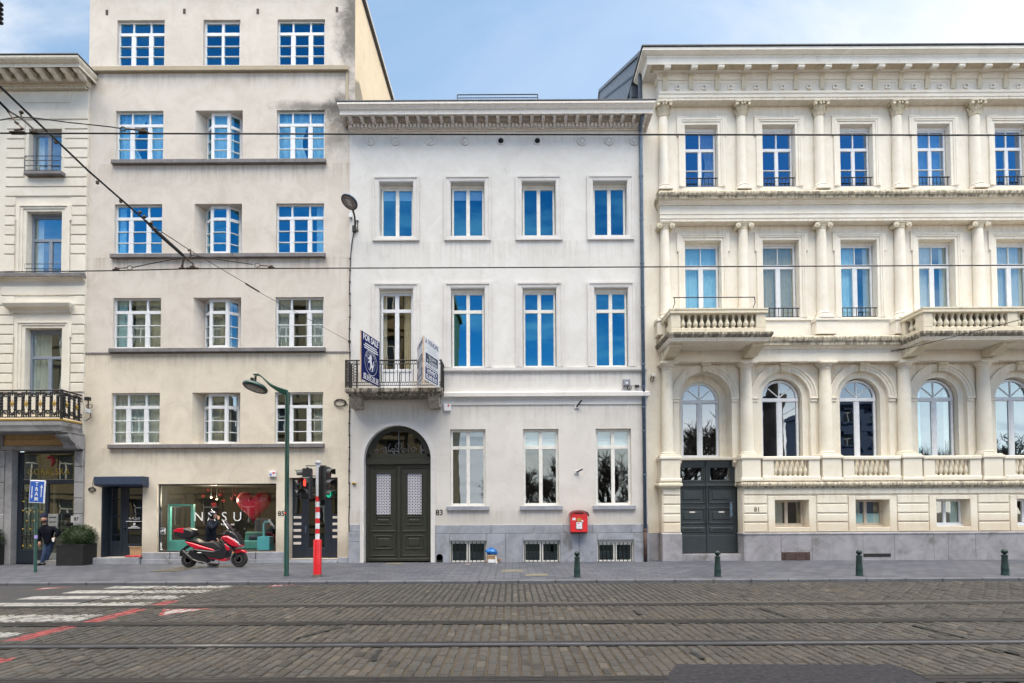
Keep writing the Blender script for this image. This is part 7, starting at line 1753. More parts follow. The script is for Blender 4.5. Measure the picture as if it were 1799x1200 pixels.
# small fittings on the facades
def fitting(name, px, py, w, h, d, Y, mat, label, cat):
    a, b = U(px, py, Y); t = thing(name, label, cat, (a, Y, b)); m = MB(); m.bbox(a-w/2, a+w/2, Y-d, Y-0.002, b-h/2, b+h/2, 0.012); m.build('housing', mat, t); return t, a, b
t, a, b = fitting('alarm_box', 786, 716.5, 0.25, 0.24, 0.09, 0, MT['signwhite'], 'white alarm box with a red dot under the balcony end', 'alarm box'); MB().lathe([(0.035,-0.095),(0.0001,-0.097)], (a+0.05,0,b+0.06), 12, 'y').build('red_dot', MT['signred'], t)
t, a, b = fitting('alarm_box', 480, 833, 0.24, 0.20, 0.09, YT, MT['signwhite'], 'white alarm box with red and blue marks over the shop window', 'alarm box'); MB().box(a+0.02, a+0.09, YT-0.093, YT-0.0905, b+0.0, b+0.06).build('red_mark', MT['signred'], t); MB().box(a-0.08, a-0.02, YT-0.093, YT-0.0905, b-0.05, b).build('blue_mark', MT['signblue'], t)
t, a, b = fitting('junction_box', 1100, 673, 0.24, 0.22, 0.12, 0, plain('grey junction box', (0.20,0.21,0.25), 0.5), 'grey junction box with loose cables on the string course', 'junction box')
MB().box(a-0.04, a+0.04, -0.124, -0.1205, b-0.05, b+0.01).build('label_plate', MT['signwhite'], t)
m = MB(); zc_ = Z(1100, 686.5)
for s in (-0.08, 0.03, 0.07): m.tube([(a+s,-0.06,b-0.1),(a+s*1.4,-0.07,(b+zc_)/2-0.05),(a+s*2,-0.06,zc_)], 0.009, 5)
m.tube([(a+0.1+0.08*math.cos(k*0.5),-0.05,zc_+0.10+0.08*math.sin(k*0.5)) for k in range(26)], 0.008, 5); m.tube([(a+0.12,-0.05,zc_+0.16),(a+0.35,-0.05,zc_+0.17),(a+0.62,-0.05,zc_+0.08)], 0.008, 5); m.bbox(a+0.30, a+0.44, -0.08, -0.02, zc_+0.11, zc_+0.19, 0.01); m.build('cables', MT['black'], t)
for px, py, dxp, dyp, lab in ((1013,715,9,-12,'small flag holder with a long dark rod on the town house wall'),(1013,829.5,10,-5,'small flag holder with a short dark rod over the red letterbox')):
    a, b = U(px, py); t = thing('flag_holder', lab, 'bracket', (a,0,b)); m = MB(); m.bbox(a-0.08, a+0.08, -0.04, -0.002, b-0.07, b+0.06, 0.012); m.build('plate', MT['galv'], t)
    e = U(px+dxp, py+dyp, -0.28); m = MB(); m.tube([(a,-0.04,b),(e[0],-0.28,e[1])], 0.028, 8); m.build('rod', MT['black'], t)
t, a, b = fitting('motion_sensor', 1146, 660.5, 0.14, 0.10, 0.16, YR, MT['cream_paint'], 'small cream sensor with a cable on the blank strip of wall', 'sensor'); m = MB(); m.tube([(a-0.06,YR-0.03,b-0.05),(a-0.09,YR-0.05,b-0.17),(a+0.0,YR-0.05,b-0.22),(a+0.03,YR-0.05,b-0.05)], 0.016, 6); m.build('cable', MT['rust'], t)
t, a, b = fitting('door_bell', 622.5, 849.5, 0.13, 0.07, 0.07, 0, MT['gold'], 'small brass bell plate left of the green carriage door', 'door bell'); MB().lathe([(0.022,-0.08),(0.0001,-0.085)], (a,0,b), 10, 'y').build('button', MT['iron'], t)
t, a, b = fitting('security_camera', 158, 723, 0.12, 0.15, 0.16, -0.02, MT['galv'], 'small grey camera and cables beside the iron balcony', 'camera'); m = MB(); c2_ = Z(158,701,-.1); m.bbox(a-0.07, a+0.07, -0.2, -0.06, c2_-0.06, c2_+0.06, 0.01); m.tube([(a,-0.1,c2_-0.05),(a,-0.1,b+0.05)], 0.02, 6); m.tube([(a+0.11*math.cos(k*0.6)+0.02,-0.08,(b+c2_)/2-0.04+0.07*math.sin(k*0.6)) for k in range(20)], 0.010, 5); m.tube([(a+0.05,-.06,b-.06),(a+0.07,-.06,b-0.22),(a-0.12,-.04,b-0.34)], 0.014, 5); m.build('bracket', MT['iron'], t)
def coil(px, py, R0, Y, label, tail=None):
    a, b = U(px, py, Y); m = MB(); rng = random.Random(px)
    m.tube([(a+R0*(1+0.12*math.sin(k*0.37))*math.cos(k*0.5), Y-0.03-0.02*math.sin(k*1.3), b+R0*0.62*(1+0.15*math.sin(k*0.23))*math.sin(k*0.5)) for k in range(44)], 0.009, 5)
    if tail: m.tube([(a+0.03,Y-0.02,b+R0*0.5)]+[(U(p[0],p[1],Y)[0],Y-0.012,U(p[0],p[1],Y)[1]) for p in tail], 0.008, 5)
    tag(m.build('cable_coil', MT['wire']), label, 'cable coil')
coil(163, 860, 0.11, YT, 'small coil of wire hanging left of the navy shutter box', [(163.5,848),(166,838)])
coil(598, 708, 0.20, YT, 'loose coil of cable on the wall at the balcony corner', [(612,712)])
def cable(name, pts, r, label, cat='cable'):
    m = MB(); m.tube(pts, r, 6); return tag(m.build(name, MT['wire']), label, cat)
xs_m = MX0+0.02
zz1 = [Z(614, p) for p in (420, 500, 560, 620, 680)]
c_ = MB(); c_.tube([(X(622,408),-0.03,Z(622,408)),(X(619,425),-0.02,Z(619,425)),(xs_m+0.03,-0.02,Z(614,445))]+[(xs_m+0.012*math.sin(k*1.7),-0.02,Z(614,445)+(0.25-Z(614,445))*k/24) for k in range(1,25)], 0.017, 6)
for k in range(22): z_ = Z(614,455)-0.42*k; c_.box(xs_m-0.035, xs_m+0.035, -0.045, -0.002, z_-0.012, z_+0.012)
tag(c_.build('facade_cable', MT['wire']), 'dark cable clipped down the seam between the beige block and the pale town house', 'cable')

# for sale boards on the balcony
NB = plain('navy board print', (0.006,0.014,0.085), 0.8, var=0.05, spec=0.1); WB = plain('white board print', (0.62,0.63,0.67), 0.5, var=0.06); WOOD = plain('pale plywood edge', (0.50,0.36,0.26), 0.8, var=0.2)
def plate(p0, p1, z0, z1):           # board standing between plan points p0 -> p1; returns placing matrix and size
    d = Vector((p1[0]-p0[0], p1[1]-p0[1], 0)); L = d.length; d.normalize(); n = Vector((d.y, -d.x, 0))
    Mx = Matrix(((d.x, n.x, 0, p0[0]), (d.y, n.y, 0, p0[1]), (0, 0, 1, z0), (0, 0, 0, 1))); return Mx, L, z1-z0
def ptext(s, u, v, size, mat, parent, Mx, off=0.003, sx=1.0, bold=0.0, spacing=1.0, rot=0.0):
    o = text('lettering', s, 0, 0, 0, size, mat, None, rot=(0,0,rot), bold=bold, sx=1.0, spacing=spacing, ext=0.0008)
    o.data.transform(Mx @ Matrix.Translation((u, off, v)) @ Matrix.Diagonal((sx,1,1,1)) @ Matrix(((1,0,0,0),(0,0,1,0),(0,1,0,0),(0,0,0,1)))); o.parent = parent; return o
yn, yfz = -1.94, -0.74
xa, za0 = U(634.5, 665, yn); _, za1 = U(634.5, 580, yn); xb, _ = U(667, 640, yfz)
t = thing('for_sale_board', 'navy for sale board with a white lion roundel, standing on the balcony', 'sign', (xa, yn, za0))
Mx, L, hh = plate((xa, yn), (xb, yfz), za0, za1)
m = MB(); m.box(0, L, -0.02, 0, 0, hh); m.xform(Mx); BD = m.build('board', NB, t)
m = MB(); m.box(-0.035, -0.001, -0.03, 0.004, -0.05, hh); m.xform(Mx); m.build('post', WOOD, t)
m = MB(); m.box(0.02, L-0.02, -0.05, -0.021, hh*0.2, hh*0.26); m.xform(Mx); m.build('batten', WOOD, t)
ptext('FOR SALE', L*0.5, hh*0.905, 0.275, WB, BD, Mx, bold=0.008, sx=0.86)
m = MB()
for k, (u0, u1) in enumerate(((0.2,0.82),(0.13,0.88),(0.16,0.9))): v = hh*(0.785-0.045*k); m.box(L*u0, L*u1, 0.001, 0.003, v-0.018, v+0.018)
m.xform(Mx); m.build('lettering_line', WB, BD)
m = MB(); cu, cv = L*0.52, hh*0.435
for r0, r1 in ((0.405, 0.42), (0.275, 0.283)):
    V = []
    for k in range(41): a = 2*math.pi*k/40; V += [(cu+r0*math.cos(a), 0.002, cv+r0*math.sin(a)), (cu+r1*math.cos(a), 0.002, cv+r1*math.sin(a))]
    m.add(V, [(2*k, 2*k+1, 2*k+3, 2*k+2) for k in range(40)])
m.xform(Mx); m.build('roundel_ring', WB, BD)
for k, ch in enumerate('BETTERHOMES'):
    a = math.pi*(0.86-0.72*k/10); ptext(ch, cu+0.34*math.cos(a), cv+0.34*math.sin(a), 0.10, WB, BD, Mx @ Matrix.Translation((cu+0.34*math.cos(a),0,cv+0.34*math.sin(a))) @ Matrix.Rotation(math.pi/2-a, 4, 'Y') @ Matrix.Translation((-cu-0.34*math.cos(a),0,-cv-0.34*math.sin(a))))
lion = [(-.10,.20),(-.04,.25),(.03,.22),(.05,.13),(.02,.07),(.07,-.02),(.10,-.08),(.16,-.02),(.13,.07),(.17,.10),(.20,-.02),(.13,-.12),(.12,-.16),(.10,-.24),(.03,-.25),(.06,-.21),(.04,-.14),(-.02,-.16),(-.05,-.23),(-.12,-.24),(-.08,-.19),(-.05,-.10),(-.06,-.02),(-.13,-.01),(-.17,-.05),(-.19,-.01),(-.14,.04),(-.07,.05),(-.15,.09),(-.20,.06),(-.21,.11),(-.14,.14),(-.12,.15)]
m = MB(); m.prism([(cu+a*1.05, cv+b*1.05) for a, b in lion], 0.003, 0.001); m.xform(Mx); m.build('lion_emblem', WB, BD)
ptext('02 615 20 20', L*0.52, hh*0.105, 0.20, WB, BD, Mx, bold=0.006, sx=0.93)
m = MB(); m.box(L*0.1, L*0.94, 0.001, 0.003, hh*0.035, hh*0.05); m.xform(Mx); m.build('lettering_line', WB, BD)
# white V shaped board
yn = -1.85; xa, za0 = U(744.5, 666, yn); _, za1 = U(745.5, 589.5, yn); xr, _ = U(771.5, 640, -0.74); xl, _ = U(732.8, 640, -0.74)
t = thing('for_sale_board', 'white V shaped board reading A VENDRE at the right end of the balcony', 'sign', (xa, yn, za0))
def vface(Mx, L, hh, BD, flip=False):
    ptext('A VENDRE', L*0.5, hh*0.90, 0.22, NB, BD, Mx, bold=0.002, sx=0.88*(L/1.0))
    m = MB()
    for k, (u0, u1) in enumerate(((0.15,0.85),(0.1,0.9),(0.2,0.8))): v = hh*(0.80-0.05*k); m.box(L*u0, L*u1, 0.001, 0.003, v-0.006, v+0.006)
    m.xform(Mx); m.build('lettering_line', plain('grey board print', (0.3,0.31,0.34), 0.5), BD)
    m = MB(); m.box(L*0.08, L*0.90, 0.001, 0.004, hh*0.335, hh*0.64); m.xform(Mx); m.build('dark_panel', plain('dark slate print', (0.012,0.02,0.045), 0.5), BD)
    ptext('Vicaire', L*0.52, hh*0.575, 0.19, WB, BD, Mx, off=0.006, sx=L); ptext('× Danne', L*0.48, hh*0.475, 0.19, WB, BD, Mx, off=0.006, sx=L)
    m = MB(); m.box(L*0.10, L*0.88, 0.0045, 0.006, hh*0.35, hh*0.42); m.xform(Mx); m.build('white_strip', WB, BD)
    ptext('02 375 10 10', L*0.49, hh*0.385, 0.11, NB, BD, Mx, off=0.008, sx=L)
    m = MB(); m.box(L*0.06, L*0.90, 0.001, 0.004, hh*0.03, hh*0.31); m.xform(Mx); m.build('blue_panel', NB, BD)
    ptext("Sotheby's", L*0.48, hh*0.255, 0.20, WB, BD, Mx, off=0.006, sx=L*0.9, bold=0.003); ptext('02 640 06 01', L*0.48, hh*0.115, 0.155, WB, BD, Mx, off=0.006, sx=L*0.9, bold=0.004)
    m = MB(); m.box(L*0.16, L*0.8, 0.005, 0.006, hh*0.185, hh*0.195).box(L*0.12, L*0.84, 0.005, 0.006, hh*0.055, hh*0.07); m.xform(Mx); m.build('lettering_line', WB, BD)
Mx, L, hh = plate((xa+0.02, yn), (xr, -0.74), za0, za1); m = MB(); m.box(0, L, -0.02, 0, 0, hh); m.xform(Mx); BD = m.build('board', WB, t); vface(Mx, L, hh, BD)
Mx, L, hh = plate((xl, -0.74), (xa-0.02, yn), za0, za1); m = MB(); m.box(0, L, -0.02, 0, 0, hh); m.xform(Mx); BD = m.build('board', WB, t); vface(Mx, L, hh, BD)
m = MB(); m.box(xa-0.03, xa+0.018, yn-0.002, yn+0.05, za0-0.12, za1); m.build('post', WOOD, t)

# ------------------------------------------------------------------ overhead tram wires
def W2(px, py, Y): a, b = U(px, py, Y); return (a, Y, b)
YW1, YW2 = -12.5, -9.8
tag(MB().tube([W2(-700,228.5,YW1), W2(0,234,YW1), W2(900,236.2,YW1), W2(1799,237.5,YW1), W2(2600,238,YW1)], 0.0085, 6).build('contact_wire', MT['wire']), 'thick upper contact wire crossing in front of the top windows', 'overhead wire', 'tram contact wires')
tag(MB().tube([W2(-500,482,YW2), W2(0,478,YW2), W2(200,475.5,YW2), W2(340,472,YW2), W2(900,470,YW2), W2(1799,466,YW2), W2(2500,463,YW2)], 0.0095, 6).build('contact_wire', MT['wire']), 'thinner lower contact wire crossing in front of the middle storey', 'overhead wire', 'tram contact wires')
def clamp(m, p, w=0.10, h=0.028):
    m.bbox(p[0]-w, p[0]+w, p[1]-0.02, p[1]+0.02, p[2]-0.005, p[2]+h*0.6, 0.006)
    m.bbox(p[0]-w*0.4, p[0]+w*0.4, p[1]-0.015, p[1]+0.015, p[2]+h*0.6, p[2]+h*1.6, 0.006)
# main span rod over both tracks
t = thing('span_rod', 'long black insulated rod slanting down from the upper left corner to the lower wire', 'overhead rod', W2(335,466,YW2))
A0, A1 = W2(-60,100,-13.3), W2(337,459,YW2)
def along(p, q, s): return tuple(p[i]+(q[i]-p[i])*s for i in range(3))
yy = lambda py: YW2+(A0[1]-YW2)*((459-py)/(459-100))
K1 = W2(0, 152, -12.9); K2 = W2(155, 300, -11.3); K3 = W2(256, 388, -10.35)
m = MB(); m.tube([A0, K1, K2, K3], 0.013, 8); m.tube([(-6.2,-24.6,8.2), (A0[0]-0.05,-17.5,A0[2]+0.75), A0], 0.009, 6); m.build('thin_rod', MT['wire'], t)
m = MB(); m.tube([K3, W2(276,408,-10.2), W2(322,449,-9.88)], [0.018,0.030,0.026], 8); m.build('insulator', MT['black'], t)
m = MB(); m.tube([W2(322,449,-9.88), W2(333,459,YW2), W2(339,463,YW2)], 0.014, 8); clamp(m, W2(338,472,YW2), 0.10); m.tube([W2(339,463,YW2), W2(339,470,YW2)], 0.014, 6); m.build('end_clamp', MT['bronze'], t)
m = MB(); m.tube([W2(323,453,YW2), W2(321,462,YW2), W2(320,468,YW2)], 0.017, 6); clamp(m, W2(320,472,YW2), 0.05); m.build('hanger', MT['bronze'], t)
m = MB()
for px, py, Yq in ((171,317,-11.1),(212,350,-10.75),(98,245,-11.9)): p = W2(px,py,Yq); m.bbox(p[0]-0.015, p[0]+0.015, p[1]-0.015, p[1]+0.015, p[2]-0.05, p[2]-0.008, 0.004)
p = W2(248,374,-10.4); 
for px, py in ((246,373),(254,381),(266,392),(272,402)): p = W2(px,py,-10.3); m.sphere(p, 0.026, 8, 6)
m.build('fittings', MT['bronze'], t)
t = thing('span_rod', 'short black rod from the left edge clamped to the upper wire', 'overhead rod', W2(60,232,YW1))
m = MB(); m.tube([W2(-80,118,YW1-0.4), W2(0,180,YW1-0.1), W2(14,194,YW1)], 0.014, 8); m.tube([W2(14,194,YW1), W2(38,208,YW1), W2(60,228,YW1)], 0.011, 8); q_ = W2(-80,118,YW1-0.4); m.tube([(-6.6,-24.6,7.9), (q_[0]-0.2,-17.5,q_[2]+0.5), q_], 0.008, 6); m.build('rod', MT['wire'], t)
m = MB(); m.tube([W2(12,194,YW1), W2(19,203,YW1), W2(27,213,YW1), W2(37,223,YW1), W2(38,228,YW1)], 0.009, 6); clamp(m, W2(31,234,YW1), 0.085); clamp(m, W2(60,234,YW1), 0.04)
for px, py in ((14,194),(28,215),(31,217),(39,226),(60,229)): m.sphere(W2(px,py,YW1), 0.016, 8, 6)
m.tube([W2(35,196,YW1), W2(37,203,YW1), W2(39,209,YW1)], 0.010, 6); m.sphere(W2(38,197,YW1), 0.02, 8, 6); m.build('clamps', MT['bronze'], t)
def bridle(pts, Y, label, eye, end):
    t = thing('bridle_wire', label, 'overhead wire', W2(*end, Y), 'bridle wires of the overhead line')
    m = MB(); m.tube([W2(a, b, Y) for a, b in pts], 0.006 if Y < -11 else 0.008, 6); m.build('strand', MT['wire'], t)
    m = MB(); p = W2(*eye, Y); r = 0.024 if Y < -11 else 0.035
    m.tube([(p[0]+r*1.3*math.cos(k*0.7854), p[1], p[2]+r*math.sin(k*0.7854)) for k in range(9)], 0.006, 5, cap=False); e = W2(*end, Y); m.tube([(p[0]+(r*1.3 if e[0] > p[0] else -r*1.3), p[1], p[2]), (e[0], e[1], e[2]+0.03)], 0.009, 6); clamp(m, e, 0.05); m.build('turnbuckle', MT['bronze'], t)
bridle([(-320,231),(-60,222),(0,211),(28,206),(60,207),(120,215),(192,222.5),(212,225.5)], YW1, 'sagging bridle wire with an eye on the upper wire near the left edge', (216,226.5), (252,233))
bridle([(328,451),(280,460),(232,470)], YW2, 'bridle wire running left from the slanting rod to the lower wire', (228,470.5), (204,474.5))
bridle([(335,448),(400,458),(444,464.5)], YW2, 'bridle wire running right from the slanting rod to the lower wire', (452,466), (477,471))
t = thing('stay_wire', 'thin stay wire from the slanting rod down to a hook on the pale facade', 'overhead wire', W2(614,600,-0.02))
m = MB(); m.tube([W2(262,393,-10.3), W2(334,440,-9.6), W2(430,497,-6.4), W2(460,516,-5.2), W2(614,600,-0.03)], 0.006, 6); m.build('strand', MT['wire'], t)
m = MB(); m.tube([W2(432,498.5,-6.3), W2(455,512.5,-5.4)], 0.02, 6); m.lathe([(0.03,-0.06),(0.05,0.0)], W2(614,601,-0.001), 10, 'y'); m.build('fittings', MT['bronze'], t)
m = MB(); p = W2(334,438,YW2); m.tube([W2(330,441,YW2), W2(334,438,YW2), W2(335,447,YW2), W2(334,453,YW2)], 0.013, 6); m.build('hook', MT['bronze'], t)
t = thing('stay_wire', 'thin stay wire rising to the right edge from a hook beside the wide stone balcony', 'overhead wire', W2(1575,617,0.1))
m = MB(); m.tube([W2(1575,617,0.11), W2(1690,588,-2.2), W2(1799,560,-4.4), W2(2100,486,-8.0)], 0.010, 6); m.build('strand', MT['wire'], t); m = MB(); m.tube([W2(1566,617,0.12), W2(1590,612,-0.3)], 0.018, 6); m.build('hook', MT['bronze'], t)
m = MB()
for k in range(5): p = W2(-1, 6+8*k, -12.9); m.lathe([(0.012,-0.026),(0.03,-0.012),(0.034,0.0),(0.012,0.016)], p, 12)
p = W2(-1,36,-12.9); q_ = W2(-1,-30,-12.9); m.tube([(-10.5,-24.6,10.5), (q_[0]-1.2,-17.0,q_[2]+0.6), q_, W2(-1,40,-12.9)], 0.008, 6); tag(m.build('insulator', MT['black']), 'dark ribbed insulator hanging at the top left corner of the photo', 'insulator')
# ------------------------------------------------------------------ inside the shop window
def inpx(px, py, Y): a, b = U(px, py, Y); return a, b
MT['teal'] = plain('teal lacquer', (0.10,0.42,0.38), 0.45, var=0.08); MT['tealsoft'] = plain('teal fabric', (0.11,0.36,0.32), 0.8, var=0.12)
fz = hS['z0']+0.02
def heart(cx_, cz, w, Y, d, mat, nm, label, cat, grp=None, string=None):
    m = MB(); n = 26; P = []
    for k in range(n):
        a = 2*math.pi*k/n; P.append((16*math.sin(a)**3/17.0, (13*math.cos(a)-5*math.cos(2*a)-2*math.cos(3*a)-math.cos(4*a))/17.0))
    rows = []
    for s, yy in ((0.0,-1),(0.45,-0.86),(0.8,-0.5),(1.0,0),(0.8,0.5),(0.45,0.86),(0.0,1)):
        rows.append([(cx_+x*w*s, Y+yy*d, cz+z*w*s) for x, z in P])
    m.add([p for r in rows for p in r], [(i*n+k, i*n+(k+1)%n, (i+1)*n+(k+1)%n, (i+1)*n+k) for i in range(6) for k in range(n)])
    if string: m.tube([(cx_,Y,cz+w*0.3),(cx_,Y,string)], 0.004, 4)
    o = m.build(nm, mat, None, True); tag(o, label, cat, grp)
MT['foil'] = plain('glossy red foil', (0.82,0.012,0.05), 0.3, var=0.05, coat=0.5); MT['feltred'] = plain('red felt', (0.70,0.06,0.05), 0.8)
a, b = inpx(446, 886, 0.75); heart(a, b, 0.68, 0.75, 0.28, MT['foil'], 'heart_balloon', 'big glossy red heart balloon behind the shop window', 'balloon')
for k, (px, py, txt) in enumerate(((357,872,'leftmost, near the teal frame'),(366,861,'highest of the left cluster'),(376,887,'largest and lowest, over the scooter'),(387,869,'between the largest one and the lamp glow'),(393,880,'right of the largest one'),(408,876,'beside the balloon, low'),(414,869,'beside the balloon, highest'))):
    a, b = inpx(px, py, 0.6); heart(a, b, 0.075 if k != 2 else 0.11, 0.6, 0.02, MT['feltred'], 'paper_heart', 'small red heart hanging in the shop window, '+txt, 'decoration', 'red hearts hanging in the shop window', hS['z1']+0.015)
Yf = 0.55; x0, x1, z0, z1 = RC(294, 886, 339, 969, Yf); z0 = fz
m = MB(); w = 0.085; m.box(x0, x0+w, Yf, Yf+0.12, z0, z1); m.box(x1-w, x1, Yf, Yf+0.12, z0, z1); m.box(x0+w, x1-w, Yf, Yf+0.12, z1-w*0.8, z1); m.box(x0+w, x1-w, Yf, Yf+0.12, z0, Z(316,949,Yf))
tag(m.build('display_frame', MT['teal'], None, bevel=0.006), 'tall teal open frame standing behind the shop window', 'display frame')
Ys = 1.0; x0, x1, z0, z1 = RC(418, 943, 454, 969, Ys); z0 = fz; t = thing('sofa', 'low teal sofa behind the shop window', 'sofa', ((x0+x1)/2, Ys, fz))
m = MB(); m.box(x0, x1, Ys, Ys+0.75, z0+0.02, z0+0.32); m.build('seat', MT['tealsoft'], t, bevel=0.03); m = MB(); m.box(x0, x1, Ys+0.5, Ys+0.75, z0+0.321, z1+0.16); m.build('backrest', MT['tealsoft'], t, bevel=0.03)
Yb = 0.62; x0, x1, z0, z1 = RC(452, 943, 473, 969, Yb); z0 = fz; t = thing('gift_box', 'turquoise box with a tall looped handle in the shop window', 'box', ((x0+x1)/2, Yb, fz))
MT['turq'] = plain('turquoise card', (0.13,0.52,0.60), 0.6, var=0.06); m = MB(); m.box(x0, x1, Yb, Yb+0.35, z0+0.005, z1); m.build('box', MT['turq'], t, bevel=0.006)
zh = Z(463, 917, Yb); xh = x0+(x1-x0)*0.38; m = MB(); m.tube([(xh,Yb+0.15,z1-0.01),(xh,Yb+0.15,zh-0.06),(xh+0.05,Yb+0.15,zh),(x1-0.06,Yb+0.15,zh+0.01)], 0.035, 6); m.build('handle', MT['turq'], t)
Yk = 1.3; a, b = inpx(441, 905, Yk); t = thing('office_chair', 'dark armchair behind the heart balloon in the shop', 'chair', (a, Yk, fz)); m = MB(); m.box(a-0.1, a+0.65, Yk, Yk+0.6, fz+0.2, fz+0.5); m.build('seat', MT['navy_box'], t, bevel=0.05); m = MB(); m.box(a-0.1, a+0.65, Yk+0.45, Yk+0.65, fz+0.501, fz+1.15); m.build('backrest', MT['navy_box'], t, bevel=0.05); m = MB()
for sx in (0, 0.5):
    m = MB(); m.box(a-0.06+sx, a+0.0+sx, Yk+0.1, Yk+0.16, fz+0.002, fz+0.199); m.build('leg', MT['iron'], t)

# two lit pendant bulbs inside the shop
for px, py, txt in ((371,874,'left'),(381,877,'right')):
    a, b = inpx(px, py, 1.6); t = thing('pendant_lamp', 'small glowing pendant bulb inside the shop, the %s of the pair' % txt, 'lamp', (a, 1.6, b), 'pendant bulbs in the shop')
    m = MB(); m.sphere((a,1.6,b), 0.032, 12, 8); m.build('bulb', emis('glowing bulb', (1.0,0.66,0.28), 4.0), t, smooth=True); m = MB(); m.tube([(a,1.6,b+0.05),(a,1.6,hS['z1']+0.01)], 0.006, 5); m.build('flex', MT['black'], t)
    ld = bpy.data.lights.new('bulb_light', 'POINT'); ld.energy = 60; ld.color = (1.0,0.82,0.6); ld.shadow_soft_size = 0.06; lo = bpy.data.objects.new('bulb_light', ld); COL.objects.link(lo); lo.location = (a, 1.45, b-0.02)
# ------------------------------------------------------------------ scooter
YS = -1.35
def sx(u, v, Y=YS): return U(300+u/7.06, 840+v/7.06, Y)
def poly(pts, Y=YS): return [sx(u, v, Y) for u, v in pts]
wheel_c = sx(852, 1003); rear_c = sx(228, 1008)
t = thing('scooter', 'red and black maxi scooter with a top case parked in front of the shop window', 'scooter', (wheel_c[0]-0.8, YS, 0))
MT['scred'] = plain('glossy red scooter paint', (0.55,0.008,0.03), 0.22, 0.2, var=0.06, coat=0.7); MT['scblack'] = plain('satin black plastic', (0.012,0.013,0.016), 0.38, var=0.15); MT['scgrey'] = plain('dark grey scooter panel', (0.014,0.015,0.018), 0.35, 0.1, var=0.1, coat=0.2)
MT['tyre'] = plain('tyre rubber', (0.014,0.014,0.015), 0.8, var=0.2); MT['alloy'] = plain('grey alloy', (0.12,0.11,0.11), 0.4, 0.5, var=0.1); MT['seatblk'] = plain('black seat vinyl', (0.013,0.013,0.014), 0.6)
MT['headl'] = plain('clear headlamp', (0.65,0.66,0.68), 0.15, 0.1, coat=0.5); MT['orange'] = plain('orange indicator', (0.75,0.20,0.01), 0.3); MT['screen'] = glass('smoked windscreen', 0.25, (0.8,0.8,0.85), (0.45,0.42,0.45)); MT['brake'] = plain('bronze wheel hub', (0.30,0.17,0.07), 0.4, 0.6)
def wheel(c, R0, hub):
    c3 = (c[0], YS, R0+0.002); m = MB(); w = 0.055
    m.lathe([(R0-0.075,-w*0.9),(R0-0.03,-w),(R0-0.008,-w*0.7),(R0,0),(R0-0.008,w*0.7),(R0-0.03,w),(R0-0.075,w*0.9)], c3, 32, 'y'); ty = m.build('wheel', MT['tyre'], t, smooth=40)
    m = MB(); m.lathe([(R0-0.076,-w*0.8),(R0-0.095,-w*0.7),(R0-0.095,w*0.7),(R0-0.076,w*0.8)], c3, 32, 'y'); m.lathe([(0.05,-w),(0.05,w)], c3, 14, 'y')
    for k in range(5):
        a = 2*math.pi*k/5+0.3; 
        for s in (-0.14, 0.14): m.tube([(c3[0]+0.04*math.cos(a),YS-0.01,c3[2]+0.04*math.sin(a)),(c3[0]+(R0-0.09)*math.cos(a+s),YS-0.02,c3[2]+(R0-0.09)*math.sin(a+s))], 0.014, 5)
    m.build('rim', hub, ty, smooth=40)
    m = MB(); m.lathe([(0.125,-w-0.012),(0.125,-w-0.006),(0.085,-w-0.006),(0.085,-w-0.012)], c3, 24, 'y'); m.build('brake_disc', MT['alloy'], ty)
wheel(wheel_c, 0.262, MT['darkgrey']); wheel(rear_c, 0.245, MT['brake'])
def panel(nm, pts, half, mat, dy=0.0, bev=0.03):
    m = MB(); m.prism(poly(pts), YS-half+dy, YS+half+dy); return m.build(nm, mat, t, smooth=50, bevel=bev)
panel('front_fender', [(795,900),(820,878),(870,880),(925,900),(945,928),(885,918),(835,935),(805,925)], 0.075, MT['scred'], bev=0.02)
panel('front_fairing', [(648,735),(690,710),(750,712),(810,748),(870,805),(893,845),(850,858),(800,848),(740,815),(690,775)], 0.21, MT['scred'], bev=0.05)
panel('front_shield', [(700,655),(740,640),(800,670),(845,710),(880,770),(893,815),(872,818),(815,760),(750,722),(700,708)], 0.17, MT['scblack'], bev=0.05)
panel('inner_shield', [(640,745),(690,780),(760,840),(800,862),(770,890),(730,860),(690,800),(655,780)], 0.19, MT['scgrey'])
panel('leg_shield', [(700,800),(760,850),(775,890),(735,900),(715,860)], 0.20, MT['scred'], bev=0.02)
panel('footboard', [(290,868),(400,884),(560,900),(640,872),(690,800),(720,850),(735,905),(712,985),(650,1005),(500,978),(430,940),(330,895)], 0.185, MT['scgrey'], bev=0.04)
panel('lower_stripe', [(478,972),(620,998),(708,972),(708,1028),(645,1022),(505,988)], 0.17, MT['scred'], bev=0.015)
panel('rear_fairing', [(203,780),(300,798),(420,838),(585,888),(560,902),(440,886),(400,876),(345,884),(290,852),(232,812)], 0.165, MT['scred'], bev=0.03)
panel('seat', [(195,768),(245,748),(330,756),(390,790),(470,792),(560,785),(625,830),(650,868),(585,886),(460,848),(350,800),(215,782)], 0.15, MT['seatblk'], bev=0.05)
panel('engine', [(260,880),(330,890),(430,940),(480,990),(470,1050),(400,1060),(330,1030),(270,985),(240,930)], 0.12, MT['scblack'], bev=0.03)
panel('rear_mudguard', [(120,905),(205,832),(260,825),(240,850),(165,900),(140,965),(122,972)], 0.06, MT['scblack'], bev=0.015)
m = MB(); q = lambda u, v, Y=YS: (sx(u,v,Y)[0], Y, sx(u,v,Y)[1])
m.tube([q(150,905,YS-.17), q(190,945,YS-.17), q(262,1008,YS-.16)], [0.055,0.065,0.05], 10); m.build('exhaust', MT['scblack'], t, smooth=50)
m = MB(); m.tube([q(262,1008,YS-.16), q(340,1035,YS-.15), q(440,1052,YS-.1)], [0.028,0.022,0.02], 8); m.build('exhaust_pipe', MT['alloy'], t, smooth=50)
